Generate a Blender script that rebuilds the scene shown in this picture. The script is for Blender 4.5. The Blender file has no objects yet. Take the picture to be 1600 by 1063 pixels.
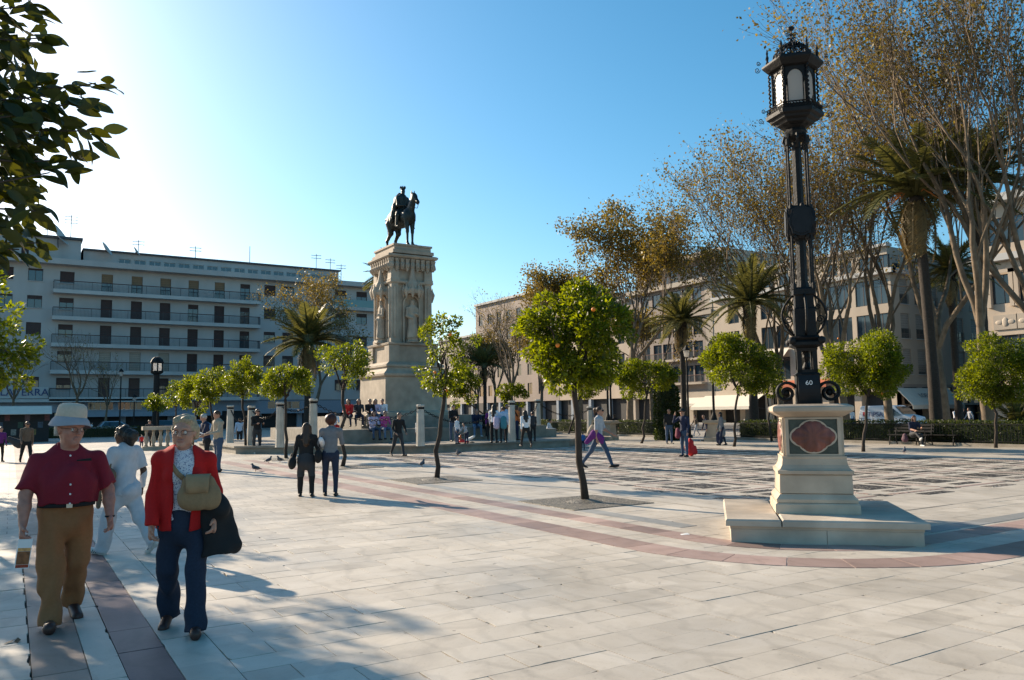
import bpy, math, random
import numpy as np
from mathutils import Vector, Matrix
R_ = math.radians
rng = np.random.default_rng(7)
random.seed(7)
SC = bpy.context.scene
COL = SC.collection

# ---------------------------------------------------------------- camera, sky, sun, exposure
F = 1245.0; CAMH = 1.65
YAW = R_(32.07); PITCH = math.atan((644 - 531.5) / F); ROLL = 0.0137
fw = np.array([math.sin(YAW), math.cos(YAW), 0]); rt = np.array([math.cos(YAW), -math.sin(YAW), 0]); up = np.array([0, 0, 1.0])
cf = fw * math.cos(PITCH) + up * math.sin(PITCH); cu = up * math.cos(PITCH) - fw * math.sin(PITCH)
CY = cu * math.cos(ROLL) + rt * math.sin(ROLL); CX = rt * math.cos(ROLL) - cu * math.sin(ROLL)
CAM = np.array([0, 0, CAMH])
cam = bpy.data.cameras.new('camera'); cam.sensor_width = 36; cam.lens = F / 1600 * 36; cam.clip_end = 4000; cam.clip_start = 0.05
co = bpy.data.objects.new('camera', cam); COL.objects.link(co)
co.matrix_world = Matrix(((CX[0], CY[0], -cf[0], 0), (CX[1], CY[1], -cf[1], 0), (CX[2], CY[2], -cf[2], CAMH), (0, 0, 0, 1)))
SC.camera = co
SUN_EL = 23.0; SUN_AZ = -16.5            # azimuth from +Y toward +X, degrees
W = bpy.data.worlds.new('World'); SC.world = W; W.use_nodes = True
nt = W.node_tree; bg = nt.nodes['Background']
sky = nt.nodes.new('ShaderNodeTexSky'); sky.sky_type = 'NISHITA'; sky.sun_disc = False
sky.sun_elevation = R_(SUN_EL); sky.sun_rotation = R_(SUN_AZ); sky.altitude = 0; sky.air_density = 1.0; sky.dust_density = 0.9; sky.ozone_density = 3.0
hsv = nt.nodes.new('ShaderNodeHueSaturation'); hsv.inputs['Saturation'].default_value = 1.28; hsv.inputs['Hue'].default_value = 0.483
nt.links.new(sky.outputs[0], hsv.inputs['Color']); nt.links.new(hsv.outputs[0], bg.inputs[0]); bg.inputs[1].default_value = 0.094
sl = bpy.data.lights.new('sun', 'SUN'); sl.energy = 5.0; sl.angle = R_(0.53); sl.color = (1, 0.84, 0.64)
so = bpy.data.objects.new('sun', sl); COL.objects.link(so)
sd = np.array([math.sin(R_(SUN_AZ)) * math.cos(R_(SUN_EL)), math.cos(R_(SUN_AZ)) * math.cos(R_(SUN_EL)), math.sin(R_(SUN_EL))])
so.rotation_euler = Vector(sd).to_track_quat('Z', 'Y').to_euler()
SC.view_settings.view_transform = 'Standard'; SC.view_settings.look = 'None'; SC.view_settings.gamma = 1
SC.view_settings.exposure = 1.0

# ---------------------------------------------------------------- pixel helpers (1600 x 1063 photograph)
def ray(x, y): return cf + CX * (x - 800) / F - CY * (y - 531.5) / F
def gp(x, y, z=0.0):
    d = ray(x, y); return CAM + d * ((z - CAMH) / d[2])
def atX(x, y, X): d = ray(x, y); return CAM + d * (X / d[0])
def atY(x, y, Y): d = ray(x, y); return CAM + d * (Y / d[1])
def atD(x, y, D): d = ray(x, y); return CAM + d * (D / (d @ fw))
def proj(p):
    q = np.asarray(p, float) - CAM; z = q @ cf
    return 800 + F * (q @ CX) / z, 531.5 - F * (q @ CY) / z, z

def heading(p, face):
    """world angle of a figure at p; face 0 = toward the camera, 90 = to the picture's right, 180 = away"""
    v = np.array([p[0], p[1]]) / math.hypot(p[0], p[1]); d = -v * math.cos(R_(face)) + np.array([v[1], -v[0]]) * math.sin(R_(face)); return math.atan2(d[1], d[0])
# ---------------------------------------------------------------- materials
def nodes(m): m.use_nodes = True; return m.node_tree.nodes, m.node_tree.links
def mat(name, col, rough=0.6, var=0.18, scale=6.0, bump=0.0, bscale=None, metal=0.0, spec=0.4, stretch=None, tone=False, big=0.0):
    m = bpy.data.materials.new(name); N, L = nodes(m); b = N['Principled BSDF']
    b.inputs['Roughness'].default_value = rough; b.inputs['Metallic'].default_value = metal; b.inputs['Specular IOR Level'].default_value = spec
    tc = N.new('ShaderNodeTexCoord'); src = tc.outputs['Object']
    if stretch:
        mp = N.new('ShaderNodeMapping'); mp.inputs['Scale'].default_value = stretch; L.new(src, mp.inputs[0]); src = mp.outputs[0]
    n = N.new('ShaderNodeTexNoise'); n.inputs['Scale'].default_value = scale; n.inputs['Detail'].default_value = 6; L.new(src, n.inputs[0])
    r = N.new('ShaderNodeMapRange'); r.inputs[1].default_value = .25; r.inputs[2].default_value = .75
    r.inputs[3].default_value = 1 - var; r.inputs[4].default_value = 1 + var; L.new(n.outputs[0], r.inputs[0])
    val = r.outputs[0]
    if big:
        n2 = N.new('ShaderNodeTexNoise'); n2.inputs['Scale'].default_value = scale * 0.13; n2.inputs['Detail'].default_value = 4; L.new(src, n2.inputs[0])
        r2 = N.new('ShaderNodeMapRange'); r2.inputs[1].default_value = .3; r2.inputs[2].default_value = .7; r2.inputs[3].default_value = 1 - big; r2.inputs[4].default_value = 1 + big * .4
        L.new(n2.outputs[0], r2.inputs[0]); mm = N.new('ShaderNodeMath'); mm.operation = 'MULTIPLY'; L.new(val, mm.inputs[0]); L.new(r2.outputs[0], mm.inputs[1]); val = mm.outputs[0]
    if tone:
        a = N.new('ShaderNodeAttribute'); a.attribute_name = 'tone'; mm = N.new('ShaderNodeMath'); mm.operation = 'MULTIPLY'
        L.new(val, mm.inputs[0]); L.new(a.outputs['Fac'], mm.inputs[1]); val = mm.outputs[0]
    vm = N.new('ShaderNodeVectorMath'); vm.operation = 'SCALE'; vm.inputs[0].default_value = col[:3]; L.new(val, vm.inputs['Scale'])
    L.new(vm.outputs[0], b.inputs['Base Color'])
    if bump:
        bn = N.new('ShaderNodeTexNoise'); bn.inputs['Scale'].default_value = bscale or scale * 4; bn.inputs['Detail'].default_value = 5; L.new(src, bn.inputs[0])
        bp = N.new('ShaderNodeBump'); bp.inputs['Strength'].default_value = bump; bp.inputs['Distance'].default_value = 0.02; L.new(bn.outputs[0], bp.inputs['Height']); L.new(bp.outputs[0], b.inputs['Normal'])
    return m
def leafmat(name, dark, light, trans=0.5, rough=0.35, tcol=None):
    m = bpy.data.materials.new(name); N, L = nodes(m); b = N['Principled BSDF']; out = N['Material Output']
    a = N.new('ShaderNodeAttribute'); a.attribute_name = 'tone'
    mx = N.new('ShaderNodeMix'); mx.data_type = 'RGBA'; mx.inputs[6].default_value = (*dark, 1); mx.inputs[7].default_value = (*light, 1); L.new(a.outputs['Fac'], mx.inputs[0])
    L.new(mx.outputs[2], b.inputs['Base Color']); b.inputs['Roughness'].default_value = rough; b.inputs['Specular IOR Level'].default_value = .35
    t = N.new('ShaderNodeBsdfTranslucent'); hs = N.new('ShaderNodeVectorMath'); hs.operation = 'MULTIPLY'; hs.inputs[1].default_value = tcol or (2.0, 1.9, .9)
    L.new(mx.outputs[2], hs.inputs[0]); L.new(hs.outputs[0], t.inputs[0])
    ms = N.new('ShaderNodeMixShader'); ms.inputs[0].default_value = trans; L.new(b.outputs[0], ms.inputs[1]); L.new(t.outputs[0], ms.inputs[2]); L.new(ms.outputs[0], out.inputs[0])
    return m
def glassmat(name, col, rough=0.05):
    m = bpy.data.materials.new(name); N, L = nodes(m); b = N['Principled BSDF']
    b.inputs['Base Color'].default_value = (*col, 1); b.inputs['Roughness'].default_value = rough; b.inputs['Specular IOR Level'].default_value = .8
    return m
M = {}
# ---------------------------------------------------------------- mesh helpers
class MB:
    def __init__(s): s.v = []; s.f = []; s.m = []; s.cm = 0
    def add(s, vs, fs):
        o = len(s.v); s.v.extend([tuple(map(float, p)) for p in vs]); s.f.extend([tuple(i + o for i in f) for f in fs]); s.m.extend([s.cm] * len(fs)); return s
    def box(s, x0, x1, y0, y1, z0, z1):
        return s.add([(x0, y0, z0), (x1, y0, z0), (x1, y1, z0), (x0, y1, z0), (x0, y0, z1), (x1, y0, z1), (x1, y1, z1), (x0, y1, z1)],
                     [(0, 3, 2, 1), (4, 5, 6, 7), (0, 1, 5, 4), (1, 2, 6, 5), (2, 3, 7, 6), (3, 0, 4, 7)])
    def cbox(s, c, e, rz=0.0, taper=1.0):
        cs, sn = math.cos(rz), math.sin(rz); vs = []
        for z, k in ((-1, 1.0), (1, taper)):
            for x, y in ((-1, -1), (1, -1), (1, 1), (-1, 1)):
                a, b = x * e[0] * k, y * e[1] * k; vs.append((c[0] + a * cs - b * sn, c[1] + a * sn + b * cs, c[2] + z * e[2]))
        return s.add(vs, [(0, 3, 2, 1), (4, 5, 6, 7), (0, 1, 5, 4), (1, 2, 6, 5), (2, 3, 7, 6), (3, 0, 4, 7)])
    def ring(s, prof, n, rot=0.0, c=(0, 0), sx=1.0, sy=1.0, cap=True):
        """prof [(r,z)...] revolved with n sides (n=4: square section, r is the half width)"""
        k = 1 / math.cos(math.pi / n) if n <= 8 else 1.0; vs = []
        for r, z in prof:
            for i in range(n):
                a = rot + 2 * math.pi * (i + .5) / n; vs.append((c[0] + math.cos(a) * r * k * sx, c[1] + math.sin(a) * r * k * sy, z))
        fs = []; m = len(prof)
        for j in range(m - 1):
            for i in range(n): fs.append((j * n + i, j * n + (i + 1) % n, (j + 1) * n + (i + 1) % n, (j + 1) * n + i))
        if cap: fs.append(tuple(range(n - 1, -1, -1))); fs.append(tuple((m - 1) * n + i for i in range(n)))
        return s.add(vs, fs)
    def tube(s, pts, rad, n=6, cap=True, flat=None):
        pts = [np.asarray(p, float) for p in pts]; m = len(pts)
        if np.isscalar(rad): rad = [rad] * m
        vs = []; ref = None
        for i in range(m):
            t = pts[min(i + 1, m - 1)] - pts[max(i - 1, 0)]; t = t / (np.linalg.norm(t) + 1e-9)
            if ref is None: ref = np.array([0, 0, 1.0]) if abs(t[2]) < .9 else np.array([1.0, 0, 0])
            a = np.cross(t, ref); a /= np.linalg.norm(a) + 1e-9; b = np.cross(a, t); ref = b
            for k in range(n):
                an = 2 * math.pi * k / n; vs.append(pts[i] + rad[i] * (a * math.cos(an) + b * math.sin(an)))
        fs = [(i * n + k, i * n + (k + 1) % n, (i + 1) * n + (k + 1) % n, (i + 1) * n + k) for i in range(m - 1) for k in range(n)]
        if cap: fs.append(tuple(range(n - 1, -1, -1))); fs.append(tuple((m - 1) * n + k for k in range(n)))
        return s.add(vs, fs)
    def prism(s, poly, z0, z1, M4=None):
        n = len(poly); vs = [(x, y, z0) for x, y in poly] + [(x, y, z1) for x, y in poly]
        if M4 is not None: vs = [tuple(M4 @ Vector(v)) for v in vs]
        fs = [tuple(range(n - 1, -1, -1)), tuple(range(n, 2 * n))] + [(i, (i + 1) % n, n + (i + 1) % n, n + i) for i in range(n)]
        return s.add(vs, fs)
    def ball(s, c, r, n=8, m=5):
        rr = (r, r, r) if np.isscalar(r) else r; vs = [(c[0], c[1], c[2] - rr[2])]
        for j in range(1, m):
            t = math.pi * j / m - math.pi / 2
            for i in range(n): a = 2 * math.pi * i / n; vs.append((c[0] + rr[0] * math.cos(t) * math.cos(a), c[1] + rr[1] * math.cos(t) * math.sin(a), c[2] + rr[2] * math.sin(t)))
        vs.append((c[0], c[1], c[2] + rr[2])); fs = []; top = len(vs) - 1
        for i in range(n): fs.append((0, 1 + (i + 1) % n, 1 + i)); fs.append((top, 1 + (m - 2) * n + i, 1 + (m - 2) * n + (i + 1) % n))
        for j in range(m - 2):
            for i in range(n): fs.append((1 + j * n + i, 1 + j * n + (i + 1) % n, 1 + (j + 1) * n + (i + 1) % n, 1 + (j + 1) * n + i))
        return s.add(vs, fs)
    def mesh(s, name, mats, smooth=False, base=None):
        me = bpy.data.meshes.new(name); v = s.v
        if base is not None: v = [(a - base[0], b - base[1], c - base[2]) for a, b, c in v]
        me.from_pydata(v, [], s.f)
        for q in (mats if isinstance(mats, (list, tuple)) else [mats]): me.materials.append(q)
        if any(s.m): me.polygons.foreach_set('material_index', s.m)
        if smooth: me.polygons.foreach_set('use_smooth', [True] * len(s.f))
        me.update(); return me
    def build(s, name, mats, parent=None, smooth=False, base=None, loc=(0, 0, 0)):
        return obj(name, s.mesh(name, mats, smooth, base), parent, loc)
def obj(name, me, parent=None, loc=(0, 0, 0), rz=0.0):
    o = bpy.data.objects.new(name, me); COL.objects.link(o); o.location = [float(q) for q in loc]
    if rz: o.rotation_euler = (0, 0, rz)
    if parent: o.parent = parent
    return o
def tag(o, label=None, cat=None, group=None, kind=None):
    if label: o['label'] = label
    if cat: o['category'] = cat
    if group: o['group'] = group
    if kind: o['kind'] = kind
    return o
def thing(name, label, cat, loc=(0, 0, 0), rz=0.0, group=None):
    o = obj(name, None, None, loc, rz); o.empty_display_size = .2; return tag(o, label, cat, group)
def npmesh(name, V, Q, mats, smooth=False, tone=None, midx=None):
    me = bpy.data.meshes.new(name); V = np.asarray(V, np.float32); Q = np.asarray(Q, np.int32); k = Q.shape[1]
    me.vertices.add(len(V)); me.vertices.foreach_set('co', V.ravel()); me.loops.add(Q.size); me.loops.foreach_set('vertex_index', Q.ravel())
    me.polygons.add(len(Q)); me.polygons.foreach_set('loop_start', np.arange(len(Q), dtype=np.int32) * k); me.polygons.foreach_set('loop_total', np.full(len(Q), k, np.int32))
    if midx is not None: me.polygons.foreach_set('material_index', np.asarray(midx, np.int32))
    for q in (mats if isinstance(mats, (list, tuple)) else [mats]): me.materials.append(q)
    if tone is not None: at = me.attributes.new('tone', 'FLOAT', 'POINT'); at.data.foreach_set('value', np.asarray(tone, np.float32))
    me.update(calc_edges=True)
    if smooth: me.polygons.foreach_set('use_smooth', np.ones(len(Q), bool))
    return me
def settone(me, val):
    at = me.attributes.new('tone', 'FLOAT', 'POINT'); at.data.foreach_set('value', np.full(len(me.vertices), val, np.float32) if np.isscalar(val) else np.asarray(val, np.float32))
def copytree(o, parent=None):
    c = o.copy(); COL.objects.link(c); c.parent = parent
    for ch in list(o.children): copytree(ch, c)
    return c
def text(body, size, name, m, parent, loc, rot, ext=.004, sx=1.0):
    cu_ = bpy.data.curves.new(name, 'FONT'); cu_.body = body; cu_.size = size; cu_.extrude = ext; cu_.align_x = 'CENTER'; cu_.align_y = 'CENTER'
    t = bpy.data.objects.new(name, cu_); COL.objects.link(t); dg = bpy.context.evaluated_depsgraph_get()
    me = bpy.data.meshes.new_from_object(t.evaluated_get(dg)); bpy.data.objects.remove(t); me.materials.clear(); me.materials.append(m)
    o = obj(name, me, parent, loc); o.rotation_euler = rot; o.scale = (sx, 1, 1); return o

# ---------------------------------------------------------------- smooth-union solids meshed with surface nets
def surfnets(V, o, h):
    I = V < 0; c = [I[a:V.shape[0] - 1 + a, b:V.shape[1] - 1 + b, d:V.shape[2] - 1 + d] for a in (0, 1) for b in (0, 1) for d in (0, 1)]
    alln = np.logical_and.reduce(c); anyn = np.logical_or.reduce(c); act = anyn & ~alln
    ai, aj, ak = np.nonzero(act); idx = np.full(act.shape, -1, np.int64); idx[act] = np.arange(len(ai))
    v = {(a, b, d): V[ai + a, aj + b, ak + d] for a in (0, 1) for b in (0, 1) for d in (0, 1)}
    acc = np.zeros((len(ai), 3)); cnt = np.zeros(len(ai))
    for ax in range(3):
        for e in ((0, 0), (0, 1), (1, 0), (1, 1)):
            p = list(e); p.insert(ax, 0); q = list(e); q.insert(ax, 1); va, vb = v[tuple(p)], v[tuple(q)]
            k = (va < 0) != (vb < 0); t = va[k] / (va[k] - vb[k]); pt = np.tile(np.array(p, float), (k.sum(), 1)); pt[:, ax] += t; acc[k] += pt; cnt[k] += 1
    P = o + h * (np.stack([ai, aj, ak], 1) + acc / cnt[:, None]); Fs = []
    for ax in range(3):
        A = np.moveaxis(I, ax, 0); X = np.moveaxis(idx, ax, 0); ch = A[:-1, 1:-1, 1:-1] != A[1:, 1:-1, 1:-1]; i, j, k = np.nonzero(ch)
        q = np.stack([X[i, j, k], X[i, j + 1, k], X[i, j + 1, k + 1], X[i, j, k + 1]], 1)
        fl = A[:-1, 1:-1, 1:-1][i, j, k];
        if ax == 1: fl = ~fl
        q[~fl] = q[~fl][:, ::-1]; Fs.append(q)
    return P, np.concatenate(Fs)
def cone(a, b, ra, rb, m=0, n=None, q=1.0, clip=None, k=None):
    return dict(t='c', a=np.array(a, float), b=np.array(b, float), ra=ra, rb=rb, m=m, n=None if n is None else np.array(n, float) / np.linalg.norm(n), q=q, clip=clip, k=k)
def ell(c, r, m=0, Rm=None, k=None, clip=None, sub=False):
    return dict(t='e', c=np.array(c, float), r=np.array(r, float), m=m, R=Rm, k=k, clip=clip, sub=sub)
def pbox(p):
    if p['t'] == 'c':
        r = max(p['ra'], p['rb']); return np.minimum(p['a'], p['b']) - r, np.maximum(p['a'], p['b']) + r
    r = p['r'].max() if p['R'] is not None else p['r']; return p['c'] - r, p['c'] + r
def pdist(p, P):
    if p['t'] == 'c':
        a, b = p['a'], p['b']; X = P - a; ab = b - a
        if p['n'] is not None:
            X = X + ((p['q'] - 1) * (X @ p['n']))[..., None] * p['n']; ab = ab + (p['q'] - 1) * (ab @ p['n']) * p['n']
        t = np.clip((X @ ab) / (ab @ ab + 1e-12), 0, 1); d = np.sqrt(((X - t[..., None] * ab) ** 2).sum(-1)) - (p['ra'] + (p['rb'] - p['ra']) * t)
        if p['n'] is not None: d = d / (p['q'] ** .5)
    else:
        X = P - p['c']
        if p['R'] is not None: X = X @ p['R']
        k0 = np.sqrt(((X / p['r']) ** 2).sum(-1)); k1 = np.sqrt(((X / p['r'] ** 2) ** 2).sum(-1)) + 1e-9; d = k0 * (k0 - 1) / k1
    if p['clip']:
        for pt, n in p['clip']: d = np.maximum(d, (P - np.array(pt)) @ (np.array(n, float) / np.linalg.norm(n)))
    return d
def solid(prims, h, k=0.03, fold=None):
    lo = np.min([pbox(p)[0] for p in prims if not p.get('sub')], 0) - 3 * h - .02; hi = np.max([pbox(p)[1] for p in prims if not p.get('sub')], 0) + 3 * h + .02
    n = np.ceil((hi - lo) / h).astype(int) + 1; V = np.full(n, 0.3); ids = np.zeros(n, np.int8); best = np.full(n, 9.0)
    for p in prims:
        kk = p['k'] if p['k'] is not None else k; a, b = pbox(p); e = kk + 2.5 * h + .005
        i0 = np.maximum(((a - e - lo) / h).astype(int), 0); i1 = np.minimum(((b + e - lo) / h).astype(int) + 2, n)
        if (i1 <= i0).any(): continue
        sl_ = tuple(slice(x, y) for x, y in zip(i0, i1)); G = np.stack(np.meshgrid(*[lo[q] + h * np.arange(i0[q], i1[q]) for q in range(3)], indexing='ij'), -1)
        d = pdist(p, G); v = V[sl_]
        if p.get('sub'):
            hh = np.clip(.5 - .5 * (v + d) / kk, 0, 1); V[sl_] = v * (1 - hh) - d * hh + kk * hh * (1 - hh); continue
        hh = np.clip(.5 + .5 * (v - d) / max(kk, 1e-6), 0, 1); V[sl_] = v * (1 - hh) + d * hh - kk * hh * (1 - hh)
        bs = best[sl_]; u = d < bs; bs[u] = d[u]; ids[sl_][u] = p['m']
    if fold:
        G = np.stack(np.meshgrid(*[lo[q] + h * np.arange(n[q]) for q in range(3)], indexing='ij'), -1)
        near = np.abs(V) < .06; Pn = G[near]; V[near] += fold(Pn)
    P, Q = surfnets(V, lo, h); c = P[Q].mean(1); ci = np.clip(np.round((c - lo) / h).astype(int), 0, n - 1)
    return P, Q, ids[ci[:, 0], ci[:, 1], ci[:, 2]]
def folds(amp, s=1.0, seed=0):
    r = np.random.default_rng(seed); W_ = r.normal(size=(6, 3)) * np.array([30, 30, 14]) * s; ph = r.uniform(0, 6.28, 6)
    def f(P):
        d = np.zeros(len(P))
        for w, p in zip(W_, ph): d += np.sin(P @ w + p + 1.3 * np.sin(P[:, 2] * 9 * s + p))
        return amp * d / 2.5
    return f
def sobj(name, prims, h, mats, parent=None, k=.03, fold=None, loc=(0, 0, 0), rz=0.0):
    P, Q, ids = solid(prims, h, k, fold); return obj(name, npmesh(name, P, Q, mats, True, midx=ids), parent, loc, rz)
# ---------------------------------------------------------------- surface materials
def marblemat(name, brick=False, col=(.53, .475, .405)):
    m = bpy.data.materials.new(name); N, L = nodes(m); b = N['Principled BSDF']
    tc = N.new('ShaderNodeTexCoord'); geo = N.new('ShaderNodeNewGeometry'); src = geo.outputs['Position']
    n1 = N.new('ShaderNodeTexNoise'); n1.inputs['Scale'].default_value = 1.6; n1.inputs['Detail'].default_value = 9; n1.inputs['Roughness'].default_value = .62; n1.inputs['Distortion'].default_value = 1.4; L.new(src, n1.inputs[0])
    rp = N.new('ShaderNodeValToRGB'); e = rp.color_ramp.elements; e[0].position = .30; e[0].color = (.77, .76, .75, 1); e[1].position = .62; e[1].color = (1, 1, 1, 1)
    x = e.new(.46); x.color = (.93, .92, .90, 1); L.new(n1.outputs[0], rp.inputs[0])
    n2 = N.new('ShaderNodeTexNoise'); n2.inputs['Scale'].default_value = .55; n2.inputs['Detail'].default_value = 5; L.new(src, n2.inputs[0])
    r2 = N.new('ShaderNodeMapRange'); r2.inputs[1].default_value = .3; r2.inputs[2].default_value = .7; r2.inputs[3].default_value = .86; r2.inputs[4].default_value = 1.08; L.new(n2.outputs[0], r2.inputs[0])
    n3 = N.new('ShaderNodeTexNoise'); n3.inputs['Scale'].default_value = 38; n3.inputs['Detail'].default_value = 3; L.new(src, n3.inputs[0])
    r3 = N.new('ShaderNodeMapRange'); r3.inputs[1].default_value = .62; r3.inputs[2].default_value = .78; r3.inputs[3].default_value = 1; r3.inputs[4].default_value = .72; L.new(n3.outputs[0], r3.inputs[0])
    vg = N.new('ShaderNodeTexVoronoi'); vg.inputs['Scale'].default_value = 3.1; L.new(src, vg.inputs[0])
    rg = N.new('ShaderNodeMapRange'); rg.inputs[1].default_value = .035; rg.inputs[2].default_value = .055; rg.inputs[3].default_value = .55; rg.inputs[4].default_value = 1; L.new(vg.outputs['Distance'], rg.inputs[0])
    mg = N.new('ShaderNodeMath'); mg.operation = 'MULTIPLY'; L.new(rg.outputs[0], mg.inputs[0]); L.new(r3.outputs[0], mg.inputs[1])
    mul = N.new('ShaderNodeMath'); mul.operation = 'MULTIPLY'; L.new(r2.outputs[0], mul.inputs[0]); L.new(mg.outputs[0], mul.inputs[1]); val = mul.outputs[0]
    # long veins
    wv = N.new('ShaderNodeTexWave'); wv.inputs['Scale'].default_value = .7; wv.inputs['Distortion'].default_value = 9; wv.inputs['Detail'].default_value = 5; wv.inputs['Detail Scale'].default_value = 1.3; L.new(src, wv.inputs[0])
    r4 = N.new('ShaderNodeMapRange'); r4.inputs[1].default_value = 0; r4.inputs[2].default_value = .12; r4.inputs[3].default_value = .9; r4.inputs[4].default_value = 1; L.new(wv.outputs['Fac'], r4.inputs[0])
    m2 = N.new('ShaderNodeMath'); m2.operation = 'MULTIPLY'; L.new(val, m2.inputs[0]); L.new(r4.outputs[0], m2.inputs[1]); val = m2.outputs[0]
    if brick:
        br = N.new('ShaderNodeTexBrick'); br.offset = .5; br.inputs['Scale'].default_value = 1; br.inputs['Brick Width'].default_value = .64; br.inputs['Row Height'].default_value = .32; br.inputs['Mortar Size'].default_value = .006
        br.inputs['Color1'].default_value = (1, 1, 1, 1); br.inputs['Color2'].default_value = (.86, .86, .86, 1); br.inputs['Mortar'].default_value = (.3, .29, .27, 1); L.new(src, br.inputs[0])
        sp = N.new('ShaderNodeSeparateColor'); L.new(br.outputs['Color'], sp.inputs[0]); t = sp.outputs[0]
    else:
        a = N.new('ShaderNodeAttribute'); a.attribute_name = 'tone'; t = a.outputs['Fac']
    m3 = N.new('ShaderNodeMath'); m3.operation = 'MULTIPLY'; L.new(val, m3.inputs[0]); L.new(t, m3.inputs[1])
    vm = N.new('ShaderNodeVectorMath'); vm.operation = 'MULTIPLY'; vm.inputs[1].default_value = col; L.new(rp.outputs[0], vm.inputs[0])
    vs = N.new('ShaderNodeVectorMath'); vs.operation = 'SCALE'; L.new(vm.outputs[0], vs.inputs[0]); L.new(m3.outputs[0], vs.inputs['Scale']); L.new(vs.outputs[0], b.inputs['Base Color'])
    rr = N.new('ShaderNodeMapRange'); rr.inputs[1].default_value = .3; rr.inputs[2].default_value = .7; rr.inputs[3].default_value = .42; rr.inputs[4].default_value = .68; L.new(n2.outputs[0], rr.inputs[0]); L.new(rr.outputs[0], b.inputs['Roughness'])
    b.inputs['Specular IOR Level'].default_value = .35
    bp = N.new('ShaderNodeBump'); bp.inputs['Strength'].default_value = .25; bp.inputs['Distance'].default_value = .004; L.new(n3.outputs[0], bp.inputs['Height']); L.new(bp.outputs[0], b.inputs['Normal'])
    return m
def pebblemat(name, dark, light, lightfrac=.3, scale=26):
    m = bpy.data.materials.new(name); N, L = nodes(m); b = N['Principled BSDF']; geo = N.new('ShaderNodeNewGeometry')
    v = N.new('ShaderNodeTexVoronoi'); v.inputs['Scale'].default_value = scale; L.new(geo.outputs['Position'], v.inputs[0])
    sp = N.new('ShaderNodeSeparateColor'); L.new(v.outputs['Color'], sp.inputs[0]); rp = N.new('ShaderNodeValToRGB'); rp.color_ramp.interpolation = 'CONSTANT'
    e = rp.color_ramp.elements; e[0].color = (*dark, 1); e[1].position = 1 - lightfrac; e[1].color = (*light, 1); x = e.new(.45); x.color = tuple(d * 1.7 for d in dark) + (1,)
    L.new(sp.outputs[0], rp.inputs[0]); L.new(rp.outputs[0], b.inputs['Base Color']); b.inputs['Roughness'].default_value = .55
    bp = N.new('ShaderNodeBump'); bp.inputs['Strength'].default_value = .9; bp.inputs['Distance'].default_value = .02; bp.invert = True; L.new(v.outputs['Distance'], bp.inputs['Height']); L.new(bp.outputs[0], b.inputs['Normal'])
    return m
M['marble'] = marblemat('pavement marble'); M['paved'] = marblemat('pavement marble coursed', True)
M['pink'] = marblemat('rose marble', False, (.36, .255, .222)); M['purple'] = marblemat('purple marble', False, (.185, .125, .125)); M['tan'] = marblemat('tan marble', False, (.33, .245, .205))
M['greyband'] = marblemat('grey marble', False, (.36, .36, .35))
M['grout'] = mat('pavement grout', (.045, .04, .033), .9, .4, 12)
M['dpeb'] = pebblemat('dark pebble', (.032, .026, .022), (.28, .25, .21), .15); M['lpeb'] = pebblemat('mixed pebble', (.10, .08, .065), (.36, .32, .27), .22)
M['ppeb'] = pebblemat('rose pebble', (.24, .15, .12), (.42, .35, .3), .25)
M['soil'] = pebblemat('pit gravel', (.10, .085, .065), (.26, .23, .18), .25, 40)
M['asphalt'] = mat('asphalt', (.06, .06, .062), .85, .25, 3, .3, 40)
M['walk'] = mat('street pavement', (.30, .28, .26), .8, .15, 2)
M['stone'] = mat('weathered limestone', (.45, .365, .275), .8, .2, 2.2, .3, 14, big=.35)
M['kerb'] = mat('grey kerb stone', (.27, .235, .19), .8, .25, 3, .25, 14, big=.2)

# ---------------------------------------------------------------- ground and plaza
b = MB(); b.add([(-900, -600, -.16), (1400, -600, -.16), (1400, 1800, -.16), (-900, 1800, -.16)], [(0, 1, 2, 3)])
tag(b.build('ground', M['asphalt']), 'dark asphalt of the streets round the square', None, None, 'structure')
FX0, FX1, FY0, FY1 = -4.0, 15.04, 1.6, 13.44        # field of single slabs
b = MB()
PX0, PX1, PY0, PY1 = -60, 45.5, -30, 92
for x0, x1, y0, y1 in ((PX0, FX0, PY0, PY1), (FX1, PX1, PY0, PY1), (FX0, FX1, PY0, FY0), (FX0, FX1, FY1, PY1)):
    b.add([(x0, y0, 0), (x1, y0, 0), (x1, y1, 0), (x0, y1, 0)], [(0, 1, 2, 3)])
b.cm = 1; b.add([(FX0, FY0, -.016), (FX1, FY0, -.016), (FX1, FY1, -.016), (FX0, FY1, -.016)], [(0, 1, 2, 3)])
b.cm = 2
b.box(PX1, PX1 + .3, PY0, PY1, -.2, .01)
plaza = tag(b.build('plaza_pavement', [M['paved'], M['grout'], M['kerb']]), 'pale marble slab paving of the square', None, None, 'structure')

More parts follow.
